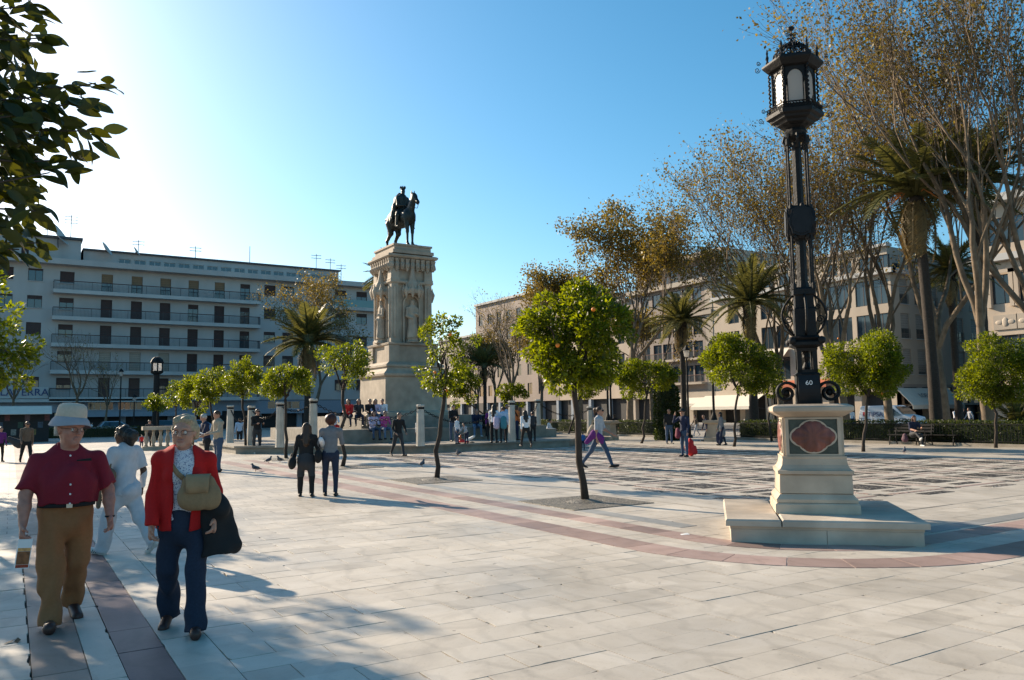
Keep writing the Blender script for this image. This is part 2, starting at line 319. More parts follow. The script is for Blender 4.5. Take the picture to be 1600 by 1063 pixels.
def slab_verts(x0, x1, y0, y1, z, chip, notches=()):
    """a slab with a small chamfer and perhaps a broken corner; returns verts, faces"""
    c = .0005; P = [(x0, y0), (x1, y0), (x1, y1), (x0, y1)]
    if chip is not None:
        k, s1, s2 = chip; q = P[k]; a = P[k - 1]; d = P[(k + 1) % 4]
        la = math.dist(q, a); ld = math.dist(q, d)
        P[k:k + 1] = [(q[0] + (a[0] - q[0]) / la * s1, q[1] + (a[1] - q[1]) / la * s1), (q[0] + (d[0] - q[0]) / ld * s2, q[1] + (d[1] - q[1]) / ld * s2)]
    for e_, u_, l_, d_ in notches:
        k = e_ % len(P); a, d = np.array(P[k]), np.array(P[(k + 1) % len(P)]); ln = np.linalg.norm(d - a)
        if ln < l_ * 1.5: continue
        t_ = (d - a) / ln; nn_ = np.array([-t_[1], t_[0]]); s0 = u_ * (ln - l_); P[k + 1:k + 1] = [tuple(a + t_ * s0), tuple(a + t_ * (s0 + l_ * .3) + nn_ * d_), tuple(a + t_ * (s0 + l_ * .7) + nn_ * d_ * .7), tuple(a + t_ * (s0 + l_))]
    n = len(P); cx = sum(p[0] for p in P) / n; cy = sum(p[1] for p in P) / n
    In = [(p[0] - c * (1 if p[0] > cx else -1), p[1] - c * (1 if p[1] > cy else -1)) for p in P]
    v = [(x, y, -.03) for x, y in P] + [(x, y, z - .0004) for x, y in P] + [(x, y, z) for x, y in In]
    f = [(i, (i + 1) % n, n + (i + 1) % n, n + i) for i in range(n)] + [(n + i, n + (i + 1) % n, 2 * n + (i + 1) % n, 2 * n + i) for i in range(n)] + [tuple(range(2 * n, 3 * n))]
    return v, f
slabs = []
def addslab(x0, x1, y0, y1, m):
    g1, g2, g3, g4 = np.array([.0022, .0022, .0012, .0012]) + .0028 * rng.random(4) ** 2
    notches = [(int(rng.integers(4)), float(rng.random()), .05 + .16 * float(rng.random()), .004 + .011 * float(rng.random()) ** 1.5) for _ in range(int(rng.integers(0, 3)))]
    chip = (int(rng.integers(4)), .02 + .06 * rng.random() ** 2, .015 + .04 * rng.random() ** 2) if rng.random() < .2 else None
    slabs.append((x0 + g1, x1 - g2, y0 + g3, y1 - g4, float(rng.normal(0, .0012)), chip, tuple(notches), m, float(np.clip(rng.normal(1, .055), .84, 1.1))))
row = 0; y = FY0
while y < FY1 - .01:
    for xa, xb in ((FX0, .17), (1.31, FX1)):
        x = xa - (.32 if row % 2 else 0.0) + (0 if xa < 0 else .0)
        while x < xb - .01:
            L_ = .64; a, c = max(x, xa), min(x + L_, xb)
            if c - a > .02:
                if L_ == .64 and c - a > .5 and rng.random() < .07:
                    md = a + (c - a) * (.4 + .2 * rng.random()); addslab(a, md, y, y + .32, 'marble'); addslab(md, c, y, y + .32, 'marble')
                else: addslab(a, c, y, y + .32, 'marble')
            x += L_
    row += 1; y += .32
for xa, xb, m in ((.17, .49, 'tan'), (.49, .69, 'marble'), (.69, .99, 'purple'), (.99, 1.31, 'marble')):
    y = FY0 - rng.random() * .6
    while y < FY1:
        L_ = .64 + .2 * rng.random(); a, c = max(y, FY0), min(y + L_, FY1)
        if c - a > .02: addslab(xa, xb, a, c, m)
        y += L_
def vis(s):
    px, py, z = proj(((s[0] + s[1]) / 2, (s[2] + s[3]) / 2, 0)); return z > .5 and -60 < px < 1660 and py < 1120
slabs = [s for s in slabs if vis(s) or (s[2] > 2 and s[2] < 4)]
slabs.sort(key=lambda s: (0 if vis(s) else 1, (s[0] + s[1]) ** 2 + (s[2] + s[3]) ** 2))
rest = {}
for i, s in enumerate(slabs):
    v, f = slab_verts(*s[:7])
    if i < 300:
        cx, cy = (s[0] + s[1]) / 2, (s[2] + s[3]) / 2; me = bpy.data.meshes.new('paving_slab'); me.from_pydata([(a - cx, c - cy, z) for a, c, z in v], [], f); me.materials.append(M[s[7]]); settone(me, s[8])
        obj('paving_slab', me, plaza, (cx, cy, 0))
    else: rest.setdefault(s[7], []).append((v, f, s[8]))
b = MB(); tones = []; mats_ = ['marble', 'tan', 'purple']
for k, lst in rest.items():
    b.cm = mats_.index(k)
    for v, f, t in lst: b.add(v, f); tones += [t] * len(v)
me = b.mesh('far_paving_slabs', [M[k] for k in mats_]); settone(me, tones); tag(obj('far_paving_slabs', me, plaza), kind='stuff')
# strips of coloured marble carry on beyond the single slabs
for xa, xb, m in ((.17, .49, 'tan'), (.69, .99, 'purple')):
    b = MB(); b.box(xa, xb, FY1, 60, -.01, .004); me = b.mesh('coloured_strip', M[m]); settone(me, 1.0); obj('coloured_strip', me, plaza)

# curved bands round the corner of the inner field: straight along Y, quarter arc about ARC, straight along X
ARC = (9.3, 7.6)
def band_pieces(r0, r1, key, step, name, yend=30.5, xend=27):
    P = []; y = yend
    ys = np.linspace(yend, ARC[1], int((yend - ARC[1]) / step) + 1)
    for a, c in zip(ys[:-1], ys[1:]): P.append([(ARC[0] - r1, a - .004), (ARC[0] - r1, c + .004), (ARC[0] - r0, c + .004), (ARC[0] - r0, a - .004)])
    n = max(3, int(r1 * math.pi / 2 / step)); th = np.linspace(math.pi, 1.5 * math.pi, n + 1)
    for a, c in zip(th[:-1], th[1:]):
        A = np.linspace(a + .002, c - .002, 4)
        P.append([(ARC[0] + r1 * math.cos(t), ARC[1] + r1 * math.sin(t)) for t in A] + [(ARC[0] + r0 * math.cos(t), ARC[1] + r0 * math.sin(t)) for t in A[::-1]])
    xs = np.linspace(ARC[0], xend, int((xend - ARC[0]) / step) + 1)
    for a, c in zip(xs[:-1], xs[1:]): P.append([(a + .004, ARC[1] - r1), (c - .004, ARC[1] - r1), (c - .004, ARC[1] - r0), (a + .004, ARC[1] - r0)])
    for p in P:
        t = float(np.clip(rng.normal(1, .16), .65, 1.3)); c = np.mean(p, 0); b = MB(); b.prism([(x - c[0], y_ - c[1]) for x, y_ in p], -.02, .004 + rng.random() * .0008)
        me = b.mesh(name, M[key]); settone(me, t); obj(name, me, plaza, (c[0], c[1], 0))
band_pieces(2.5, 3.0, 'pink', .62, 'rose_band_slab'); band_pieces(1.6, 2.0, 'pink', .62, 'rose_band_slab')
b = MB()
for xa, xb, ya, yb in ((8.0, 8.33, 12.6, 17.0), (8.0, 8.33, 18.9, 23.1), (8.0, 8.33, 25, 29)): b.box(xa, xb, ya, yb, -.02, .005)
me = b.mesh('grey_band', M['greyband']); settone(me, .9); obj('grey_band', me, plaza)
b = MB(); b.box(8.0, 8.33, 8.4, 10.8, -.02, .005); b.box(10.3, 20, 6.1, 6.4, -.02, .005); me = b.mesh('grey_band', M['greyband']); settone(me, .85); obj('grey_band', me, plaza)

# inlaid pebble and marble field
LX0, LY0, PITCHL = 9.25, 6.85, 2.3
b = MB(); b.add([(9.98, 7.62, .004), (26.0, 7.62, .004), (26.0, 30.2, .004), (9.98, 30.2, .004)], [(0, 1, 2, 3)]); me = b.mesh('inlay_field', M['marble']); settone(me, .97)
inl = obj('inlay_field', me, plaza)
cent, rects, pinks = [], [], []
for i in range(0, 8):
    for j in range(0, 11):
        cx, cy = LX0 + 1.15 + i * PITCHL, LY0 + 1.15 + j * PITCHL
        if cx > 26: continue
        cent.append((cx, cy, .43, .43, 'dpeb'))
        alt = (i + j) % 2
        for dx, dy in ((.8, 0), (-.8, 0), (0, .8), (0, -.8)):
            rects.append((cx + dx, cy + dy, .125 if dx else .46, .125 if dy else .46, ('dpeb' if (dx != 0) == bool(alt) else 'lpeb')))
        for dx, dy in ((1.15, 0), (0, 1.15)):
            pinks.append((cx + dx, cy + dy, .06 if dx else .9, .06 if dy else .9, 'pinkst' if alt else 'ppeb'))
for sx in range(0, 9):
    for sy in range(0, 12):
        cx, cy = LX0 + sx * PITCHL, LY0 + sy * PITCHL; rects.append((cx, cy, .14, .14, 'dpeb'))
def inside(p): return p[0] - p[2] > 10.0 and p[0] + p[2] < 25.95 and p[1] - p[3] > 7.66 and p[1] + p[3] < 30.1 and math.hypot(p[0] - 9.2, p[1] - 7.1) > 1.3
allp = [p for p in cent + rects + pinks if inside(p)]
allp.sort(key=lambda p: p[0] ** 2 + p[1] ** 2)
M['pinkst'] = M['pink']; cache = {}; bb = {}
for i, p in enumerate(allp):
    if i < 290:
        k = (p[2], p[3], p[4])
        if k not in cache:
            q = MB(); q.box(-p[2], p[2], -p[3], p[3], -.004, .009); cache[k] = q.mesh('inlay_tile', M[p[4]]); settone(cache[k], .95)
        obj('inlay_tile', cache[k], plaza, (p[0], p[1], 0))
    else: bb.setdefault(p[4], MB()).box(p[0] - p[2], p[0] + p[2], p[1] - p[3], p[1] + p[3], -.004, .009)
for k, q in bb.items():
    me = q.mesh('far_inlay_tiles', M[k]); settone(me, .95); tag(obj('far_inlay_tiles', me, plaza), kind='stuff')
# street pavements by the facades
b = MB(); b.box(68, 74.2, -20, 140, -.3, .0); b.box(-60, 90, 101, 107.2, -.3, .0); tag(b.build('pavement', M['walk']), 'grey pavement along the facades', None, None, 'structure')
# ---------------------------------------------------------------- the big street lamp on its marble pedestal
M['iron'] = mat('cast iron', (.009, .0085, .0085), .6, .35, 9, .3, 30, metal=.0, spec=.25)
M['ironblue'] = mat('dark painted iron', (.011, .012, .014), .6, .2, 9, spec=.25)
M['wmarble'] = mat('pedestal marble', (.54, .43, .32), .6, .2, 3.2, .15, 20, big=.42)
M['wmarble2'] = mat('plinth marble', (.46, .39, .31), .7, .2, 3.0, .25, 16, big=.42)
M['medal'] = mat('red veined marble', (.21, .068, .048), .45, .6, 11, .1, 40, stretch=(1, 1, .35), big=.5)
M['green'] = mat('dark green marble', (.035, .045, .035), .35, .5, 14)
fm = bpy.data.materials.new('frosted lamp glass'); N, L = nodes(fm); bs = N['Principled BSDF']; bs.inputs['Base Color'].default_value = (.62, .59, .55, 1); bs.inputs['Roughness'].default_value = .35
t = N.new('ShaderNodeBsdfTranslucent'); t.inputs[0].default_value = (.75, .71, .66, 1); ms = N.new('ShaderNodeMixShader'); ms.inputs[0].default_value = .6
L.new(bs.outputs[0], ms.inputs[1]); L.new(t.outputs[0], ms.inputs[2]); L.new(ms.outputs[0], N['Material Output'].inputs[0]); M['frost'] = fm
fm2 = fm.copy(); fm2.node_tree.nodes['Mix Shader'].inputs[0].default_value = .92; fm2.node_tree.nodes['Translucent BSDF'].inputs[0].default_value = (1, 1, 1, 1); M['frost_sunlit'] = fm2  # brighter copy of the lamp glass, sunlit look put into its colour
M['white'] = mat('white paint', (.75, .75, .73), .5, .05)

def spiral(c, r0, r1, turns, plane, sgn=1, start=0.0, n=22):
    """points of a scroll in the vertical plane spanned by horizontal unit vector `plane` and z"""
    pts = []
    for i in range(n):
        u = i / (n - 1); a = start + sgn * turns * 2 * math.pi * u; r = r0 + (r1 - r0) * u
        pts.append((c[0] + plane[0] * r * math.cos(a), c[1] + plane[1] * r * math.cos(a), c[2] + r * math.sin(a)))
    return pts
def quatrefoil(d, R, n=72):
    P = []
    for i in range(n):
        t = 2 * math.pi * i / n; best = 0
        for k in range(4):
            a = k * math.pi / 2; cx, cy = d * math.cos(a), d * math.sin(a); bq = cx * math.cos(t) + cy * math.sin(t); disc = bq * bq - (d * d - R * R)
            if disc >= 0: best = max(best, bq + math.sqrt(disc))
        P.append((best * math.cos(t), best * math.sin(t)))
    return P
lamp = thing('street_lamp', 'tall ornate black iron lamp post on a marble pedestal with red medallions', 'street lamp', (9.2, 7.1, 0), R_(-46))
# plinth
pl = MB(); pl.box(-1.10, .02, -1.10, 1.10, -.02, .165); pl.box(.026, 1.10, -1.10, 1.10, -.02, .165); plinth = pl.build('plinth', M['wmarble2'], lamp)
b = MB(); b.box(-1.108, 1.108, -1.108, 1.108, .168, .205); b.build('plinth_course', M['wmarble2'], plinth)
for xa, xb in ((-1.16, -.505), (-.49, 1.16)):
    b = MB(); c = .018
    P0 = [(xa, -1.16), (xb, -1.16), (xb, 1.16), (xa, 1.16)]; P1 = [(xa + c, -1.16 + c), (xb - c, -1.16 + c), (xb - c, 1.16 - c), (xa + c, 1.16 - c)]
    v = [(x, y, .207) for x, y in P0] + [(x, y, .272) for x, y in P0] + [(x, y, .29) for x, y in P1]
    b.add(v, [(3, 2, 1, 0), (8, 9, 10, 11)] + [(i, (i + 1) % 4, 4 + (i + 1) % 4, 4 + i) for i in range(4)] + [(4 + i, 4 + (i + 1) % 4, 8 + (i + 1) % 4, 8 + i) for i in range(4)])
    b.build('plinth_slab', M['wmarble2'], plinth)
# pedestal
b = MB(); b.ring([(.515, .29), (.518, .30), (.515, .405), (.50, .42), (.48, .425)], 4); b.build('base_course', M['wmarble'], lamp)
b = MB(); b.ring([(.495, .428), (.50, .47), (.475, .50), (.45, .53), (.45, .535)], 4); b.build('base_moulding', M['wmarble'], lamp)
b = MB(); b.ring([(.43, .537), (.45, .545), (.443, .775), (.43, .785), (.43, .79)], 4); b.build('dado', M['wmarble'], lamp)
b = MB(); b.ring([(.465, .792), (.468, .835), (.44, .85), (.425, .87), (.405, .91), (.395, .985), (.40, 1.0), (.40, 1.02)], 4); b.build('ogee_moulding', M['wmarble'], lamp)
b = MB(); b.ring([(.36, 1.022), (.36, 1.53)], 4); ped = b.build('pedestal_block', M['wmarble'], lamp)
b = MB(); b.ring([(.37, 1.531), (.40, 1.545), (.44, 1.57), (.49, 1.60), (.50, 1.615), (.50, 1.66), (.485, 1.675), (.42, 1.70), (.30, 1.703)], 4); b.build('cap', M['wmarble'], lamp)
for k in range(4):
    Rm = Matrix.Rotation(k * math.pi / 2, 4, 'Z'); F4 = Rm @ Matrix.Translation((0, -.36, 1.275)) @ Matrix.Rotation(math.pi / 2, 4, 'X')
    b = MB(); b.prism([(-.30, -.225), (.30, -.225), (.30, .225), (-.30, .225)], .001, .008, F4); b.build('dark_inset', M['green'], lamp)
    b = MB()                                           # frame bars round the inset
    for x0, x1, y0, y1 in ((-.345, .345, .228, .25), (-.345, .345, -.25, -.228), (-.345, -.303, -.228, .228), (.303, .345, -.228, .228)): b.prism([(x0, y0), (x1, y0), (x1, y1), (x0, y1)], .001, .02, F4)
    b.build('panel_frame', M['wmarble'], lamp)
    q = [(x * 1.25, y * .94) for x, y in quatrefoil(.088, .149)]; b = MB(); b.prism(q, .004, .022, F4); b.build('lobed_frame', M['wmarble'], lamp)
    q = [(x * 1.15, y * .865) for x, y in quatrefoil(.088, .149)]; n = len(q); b = MB(); rings = [(1.0, .024), (.93, .034), (.6, .046), (.25, .05)]
    v = [tuple(F4 @ Vector((x * s, y * s, z + .007 * s * math.cos(10 * math.atan2(y, x))))) for s, z in rings for x, y in q]; f = [(j * n + i, j * n + (i + 1) % n, (j + 1) * n + (i + 1) % n, (j + 1) * n + i) for j in range(3) for i in range(n)] + [tuple(3 * n + i for i in range(n))]
    b.add(v, f); b.build('medallion', M['medal'], lamp, True)
# iron foot
b = MB(); b.ring([(.155, 1.70), (.15, 1.74), (.15, 2.08), (.165, 2.10), (.13, 2.13)], 4); foot = b.build('iron_foot', M['iron'], lamp)
dirs = ((1, 0), (-1, 0), (0, 1), (0, -1))
for d in dirs[:2]:
    b = MB()
    for w in (-.045, 0, .045):
        o = (-d[1] * w, d[0] * w)
        b.tube(spiral((d[0] * .28 + o[0], d[1] * .28 + o[1], 1.86), .15, .035, 1.5, d, -1, R_(150), 26), .022, 6)
    b.ball((d[0] * .28, d[1] * .28, 1.86), .05); b.build('foot_scroll', M['iron'], lamp, True)
for sg in (-1, 1):
    b = MB(); P = [(-.155 - .05 * math.sin(u), 1.705 + .40 * u / math.pi) for u in np.linspace(0, math.pi, 9)]; v = [(x, sg * -y if False else sg * y, z) for y, z in P for x in (-.135, .135)] + [(x, sg * -.1, z) for y, z in P for x in (-.135, .135)]
    n = len(P); f = [(2 * i, 2 * i + 1, 2 * i + 3, 2 * i + 2) for i in range(n - 1)] + [(2 * i, 2 * i + 2, 2 * n + 2 * i + 2, 2 * n + 2 * i) for i in range(n - 1)] + [(2 * i + 1, 2 * n + 2 * i + 1, 2 * n + 2 * i + 3, 2 * i + 3) for i in range(n - 1)]; b.add(v, f); b.build('foot_plate', M['ironblue'], lamp)
text('60', .085, 'lamp_number', M['white'], lamp, (0, -.203, 1.985), (math.pi / 2, 0, 0), .002, 1.1)
b = MB()
for sx in (-1, 1):
    for sy in (-1, 1): b.box(sx * .1 - .03, sx * .1 + .03, sy * .1 - .03, sy * .1 + .03, 2.12, 2.46)
b.ring([(.04, 2.12), (.06, 2.2), (.03, 2.27), (.055, 2.34), (.04, 2.46)], 10); b.ring([(.13, 2.12), (.13, 2.17)], 4); b.ring([(.13, 2.42), (.14, 2.46)], 4); b.build('openwork_stage', M['iron'], lamp)
b = MB(); b.ring([(.13, 2.462), (.2, 2.5), (.2, 2.54), (.16, 2.57), (.19, 2.6), (.14, 2.63)], 4); band = b.build('knop_band', M['iron'], lamp)
for sx in (-1, 1):
    for sy in (-1, 1): q = MB(); q.ball((sx * .19, sy * .19, 2.56), .055); q.build('knob', M['iron'], lamp, True)
b = MB(); b.ring([(.135, 2.632), (.135, 3.0), (.12, 3.02), (.12, 3.18), (.14, 3.2), (.14, 3.27), (.11, 3.3)], 4); b.build('upper_block', M['iron'], lamp)
for d in dirs:
    b = MB(); P = []
    for i in range(15):
        u = i / 14; P.append((d[0] * (.13 + .16 * math.sin(math.pi * u) ** .8), d[1] * (.13 + .16 * math.sin(math.pi * u) ** .8), 2.64 + .56 * u))
    b.tube(P, .017, 6); b.tube(spiral((d[0] * .205, d[1] * .205, 2.86), .062, .012, 1.6, d, 1, R_(-90), 20), .009, 5); b.tube(spiral((d[0] * .175, d[1] * .175, 3.03), .04, .01, 1.4, d, -1, R_(90), 16), .008, 5)
    b.build('side_scroll', M['iron'], lamp, True)
b = MB(); b.ring([(.08, 3.3), (.066, 3.4), (.06, 5.36), (.1, 5.4), (.085, 5.43)], 8); b.build('column', M['iron'], lamp)
for sx in (-1, 1):
    for sy in (-1, 1):
        b = MB(); b.ring([(.028, 3.27), (.028, 3.33), (.016, 3.36), (.016, 5.28), (.03, 5.3), (.03, 5.38)], 8, c=(sx * .125, sy * .125)); b.build('slender_column', M['iron'], lamp)
b = MB(); b.ring([(.12, 3.98), (.15, 4.03), (.15, 4.38), (.12, 4.44)], 4); node = b.build('middle_node', M['iron'], lamp)
for k, d in enumerate(dirs):
    Rm = Matrix.Rotation(math.atan2(d[0], -d[1]), 4, 'Z') @ Matrix.Translation((0, -.15, 4.21)) @ Matrix.Rotation(math.pi / 2, 4, 'X')
    P = [(.15 * math.copysign(abs(math.cos(t)) ** .6, math.cos(t)) * (1 + .07 * math.cos(6 * t)), .2 * math.copysign(abs(math.sin(t)) ** .75, math.sin(t)) * (1 + .05 * math.cos(8 * t))) for t in np.linspace(0, 2 * math.pi, 40, False)]
    b = MB(); b.prism(P, 0, .03, Rm); b.prism([(x * .8, y * .85) for x, y in P], .03, .045, Rm); b.build('shield', M['ironblue'], lamp)
b = MB()
for i in range(18):
    a = 2 * math.pi * i / 18; b = MB(); b.ball((.15 * math.cos(a), .15 * math.sin(a), 4.0 + .42 * (i % 3) / 2), (.035, .035, .05), 6, 4); b.build('leaf_ornament', M['iron'], lamp, True)
# capital and lantern
b = MB(); b.ring([(.10, 5.38), (.17, 5.42), (.13, 5.45), (.15, 5.5), (.12, 5.55), (.17, 5.58)], 8)
for i in range(8):
    a = 2 * math.pi * i / 8; b.tube([(.1 * math.cos(a), .1 * math.sin(a), 5.28), (.17 * math.cos(a), .17 * math.sin(a), 5.38), (.15 * math.cos(a), .15 * math.sin(a), 5.46)], .022, 5)
b.build('capital', M['iron'], lamp)
HX = dict(n=6, rot=-math.pi / 2)
b = MB(); b.ring([(.15, 5.57), (.2, 5.6), (.25, 5.61), (.26, 5.64), (.32, 5.66), (.33, 5.69), (.38, 5.71), (.385, 5.76), (.36, 5.775), (.355, 5.83), (.29, 5.835)], **HX); b.build('lantern_bracket', M['iron'], lamp)
def hexpt(r, k, z): a = -math.pi / 2 + math.pi / 6 + k * math.pi / 3; return (r / math.cos(math.pi / 6) * math.cos(a), r / math.cos(math.pi / 6) * math.sin(a), z)
def hexmat(k, r, z): a = k * math.pi / 3; return Matrix.Rotation(a, 4, 'Z') @ Matrix.Translation((0, -r, z)) @ Matrix.Rotation(math.pi / 2, 4, 'X')
for k in range(6):
    c0 = hexpt(.275, k, 0); b = MB()
    b.tube([(c0[0], c0[1], 5.83), (c0[0], c0[1], 6.4)], .02, 6)
    c1 = hexpt(.315, k, 0); tw = [(c1[0] + .012 * math.cos(9 * u * 6.28), c1[1] + .012 * math.sin(9 * u * 6.28), 5.83 + .55 * u) for u in np.linspace(0, 1, 50)]; b.tube(tw, .014, 5)
    b.build('corner_column', M['iron'], lamp, True)
    T = hexmat(k, .272, 0); arch = [(-.115, 5.845), (.115, 5.845), (.115, 6.2)] + [(.115 * math.cos(t), 6.2 + .135 * math.sin(t)) for t in np.linspace(.1, math.pi - .1, 11)] + [(-.115, 6.2)]
    b = MB(); b.prism(arch, -.012, -.004, T); b.build('pane', M['frost'], lamp)
    b = MB()                                          # spandrel above the arch, side bars and pierced gallery
    top = [(.16, 6.2), (.16, 6.4), (-.16, 6.4), (-.16, 6.2)]
    ar = [(.117 * math.cos(t), 6.2 + .137 * math.sin(t)) for t in np.linspace(math.pi, 0, 13)]
    left = [(-.16, 6.2)] + ar[:7] + [(0, 6.4), (-.16, 6.4)]; right = ar[6:] + [(.16, 6.2), (.16, 6.4), (0, 6.4)]
    b.prism(left, -.004, .01, T); b.prism(right, -.004, .01, T)
    for s in (-1, 1): b.prism([(s * .117 - .006, 5.84), (s * .117 + .008, 5.84), (s * .117 + .008, 6.21), (s * .117 - .006, 6.21)], -.004, .012, T)
    b.build('pane_frame', M['iron'], lamp)
    T = hexmat(k, .37, 0); b = MB()
    for i in range(9):
        x = -.19 + .38 * i / 8; b.tube([tuple(T @ Vector((x - .02, 5.78, 0))), tuple(T @ Vector((x + .02, 5.81, 0))), tuple(T @ Vector((x - .02, 5.845, 0)))], .008, 4)
    b.tube([tuple(T @ Vector((-.21, 5.85, 0))), tuple(T @ Vector((.21, 5.85, 0)))], .01, 4); b.build('gallery_rail', M['iron'], lamp)
    for r, z, s in ((.41, 5.72, .045), (.38, 5.86, .035), (.43, 6.47, .045), (.42, 6.57, .035)):
        c = hexpt(r, k, z); d = np.array(c[:2]) / np.hypot(*c[:2]); b = MB(); b.tube(spiral((c[0] + d[0] * s, c[1] + d[1] * s, z), s, .008, 1.5, d, 1, math.pi, 18), .006, 4); b.build('corner_scroll', M['iron'], lamp, True)
    c = hexpt(.33, k, 0); b = MB(); b.ring([(.022, 6.5), (.028, 6.55), (.014, 6.58), (.024, 6.63), (.012, 6.67), (.018, 6.7), (.003, 6.76)], 6, c=c[:2]); b.build('spire', M['iron'], lamp)
b = MB(); b.ring([(.29, 6.385), (.34, 6.40), (.40, 6.46), (.41, 6.475), (.41, 6.5), (.37, 6.51), (.35, 6.54), (.3, 6.55)], **HX); b.build('eave', M['iron'], lamp)
b = MB()
for k in range(12):
    a = 2 * math.pi * k / 12; P = [(.30 * math.cos(u) * math.cos(a), .30 * math.cos(u) * math.sin(a), 6.54 + .26 * math.sin(u)) for u in np.linspace(0, 1.5, 9)]; b.tube(P, .012, 5)
    for j, u in enumerate((.3, .65, 1.0)):
        r = .30 * math.cos(u); z = 6.54 + .26 * math.sin(u); a2 = a + math.pi / 12; t = np.array([-math.sin(a2), math.cos(a2)]); b.tube(spiral((r * math.cos(a2), r * math.sin(a2), z), r * .2, .006, 1.3, t, 1 if k % 2 else -1, 0, 12), .007, 4)
for u in (.05, .48, .85, 1.2): b.tube([(.30 * math.cos(u) * math.cos(a), .30 * math.cos(u) * math.sin(a), 6.54 + .26 * math.sin(u)) for a in np.linspace(0, 2 * math.pi, 25)], .01, 4)
b.build('openwork_dome', M['iron'], lamp, True)
b = MB(); b.ring([(.05, 6.78), (.03, 6.83), (.018, 6.86), (.018, 6.99), (.03, 7.0), (.055, 7.035), (.04, 7.05), (.01, 7.055)], 10)
for d in dirs: b.tube(spiral((d[0] * .05, d[1] * .05, 6.95), .032, .006, 1.4, d, 1, math.pi, 14), .007, 4); b.tube(spiral((d[0] * .04, d[1] * .04, 6.88), .024, .006, 1.4, d, -1, math.pi, 14), .006, 4)
b.build('finial', M['iron'], lamp, True)
for o in lamp.children:          # the lantern is a little narrower than drawn
    if o.name.split('.')[0] in ('lantern_bracket', 'corner_column', 'pane', 'pane_frame', 'gallery_rail', 'corner_scroll', 'spire', 'eave', 'openwork_dome'): o.scale = (.88, .88, 1)
# ---------------------------------------------------------------- equestrian monument
MX, MY = 18.0, 40.0
M['bronze'] = mat('dark bronze', (.028, .034, .032), .45, .4, 5, metal=.6, spec=.5)
def octagon(a, c=(MX, MY), cut=None):
    s = a * (math.sqrt(2) - 1) if cut is None else a - cut; return [(c[0] + x, c[1] + y) for x, y in ((s, -a), (a, -s), (a, s), (s, a), (-s, a), (-a, s), (-a, -s), (-s, -a))]
b = MB(); b.prism(octagon(9.7), -.1, .26); b.prism(octagon(9.78), .262, .34)
platform = tag(b.build('monument_platform', M['kerb']), 'low octagonal stone platform under the monument', 'platform')
mon = thing('monument', 'tall carved limestone monument pedestal with statues in niches', 'monument', (MX, MY, .34))
BASE = (MX, MY, .34)
def mp(name, b, m=None, parent=None, smooth=False): return b.build(name, m or M['stone'], parent or mon, smooth, BASE)
# steps, of separate blocks
for half, z0, z1, n in ((5.6, .342, .95, 6), (3.9, .952, 1.55, 4)):
    for side in range(4):
        for i in range(n):
            u0, u1 = -half + 2 * half * i / n + .006, -half + 2 * half * (i + 1) / n - .006; v0, v1 = -half + .0, -half + 1.75
            if side >= 2 and i in (0, n - 1): pass
            if side in (1, 3):
                if u0 < -half + 1.7: u0 = -half + 1.757
                if u1 > half - 1.7: u1 = half - 1.757
                if u1 - u0 < .1: continue
            b = MB(); cs, sn = ((1, 0), (0, 1), (-1, 0), (0, -1))[side]
            P = [(u0, v0), (u1, v0), (u1, v1), (u0, v1)]; e = rng.normal(0, .004); b.prism([(MX + x * cs - y * sn, MY + x * sn + y * cs) for x, y in P], z0, z1 + e)
            mp('step_block', b, M['kerb'])
# moulded body, square in plan
def sq(name, prof, m=None): b = MB(); b.ring(prof, 4, c=(MX, MY)); return mp(name, b, m)
sq('base_block', [(2.1, .9), (2.1, 1.7), (1.95, 1.75), (1.78, 1.8), (1.75, 3.55)])
sq('base_cornice', [(1.78, 3.552), (1.88, 3.62), (1.9, 3.72), (1.72, 3.86), (1.62, 3.98), (1.6, 4.06), (1.68, 4.1), (1.68, 4.2), (1.5, 4.32), (1.45, 4.36)])
sq('upper_dado', [(1.32, 4.362), (1.30, 5.22)])
sq('dado_cornice', [(1.34, 5.222), (1.46, 5.27), (1.48, 5.36), (1.36, 5.4)])
sq('shaft', [(1.02, 5.402), (1.0, 9.35)])
for sx in (-1, 1):
    for sy in (-1, 1):
        b = MB(); c = (MX + sx * .98, MY + sy * .98); b.ring([(.3, 4.363), (.3, 5.24)], 4, c=(MX + sx * 1.12, MY + sy * 1.12)); mp('corner_block', b)
        b = MB(); b.ring([(.25, 5.402), (.25, 5.6), (.21, 5.65), (.20, 8.55), (.24, 8.62), (.27, 8.8), (.25, 8.85)], 4, c=c); mp('corner_pilaster', b)
        b = MB(); b.ring([(.07, 5.7), (.07, 8.4)], 8, c=(MX + sx * 1.2, MY + sy * .98)); b.ring([(.07, 5.7), (.07, 8.4)], 8, c=(MX + sx * .98, MY + sy * 1.2)); mp('colonnette', b)
        b = MB(); b.ring([(.24, 8.852), (.22, 9.35)], 4, c=c); mp('upper_pier', b)
sq('string_course', [(1.2, 8.58), (1.26, 8.64), (1.26, 8.7), (1.18, 8.76)])
sq('frieze', [(1.16, 9.352), (1.2, 9.9)])
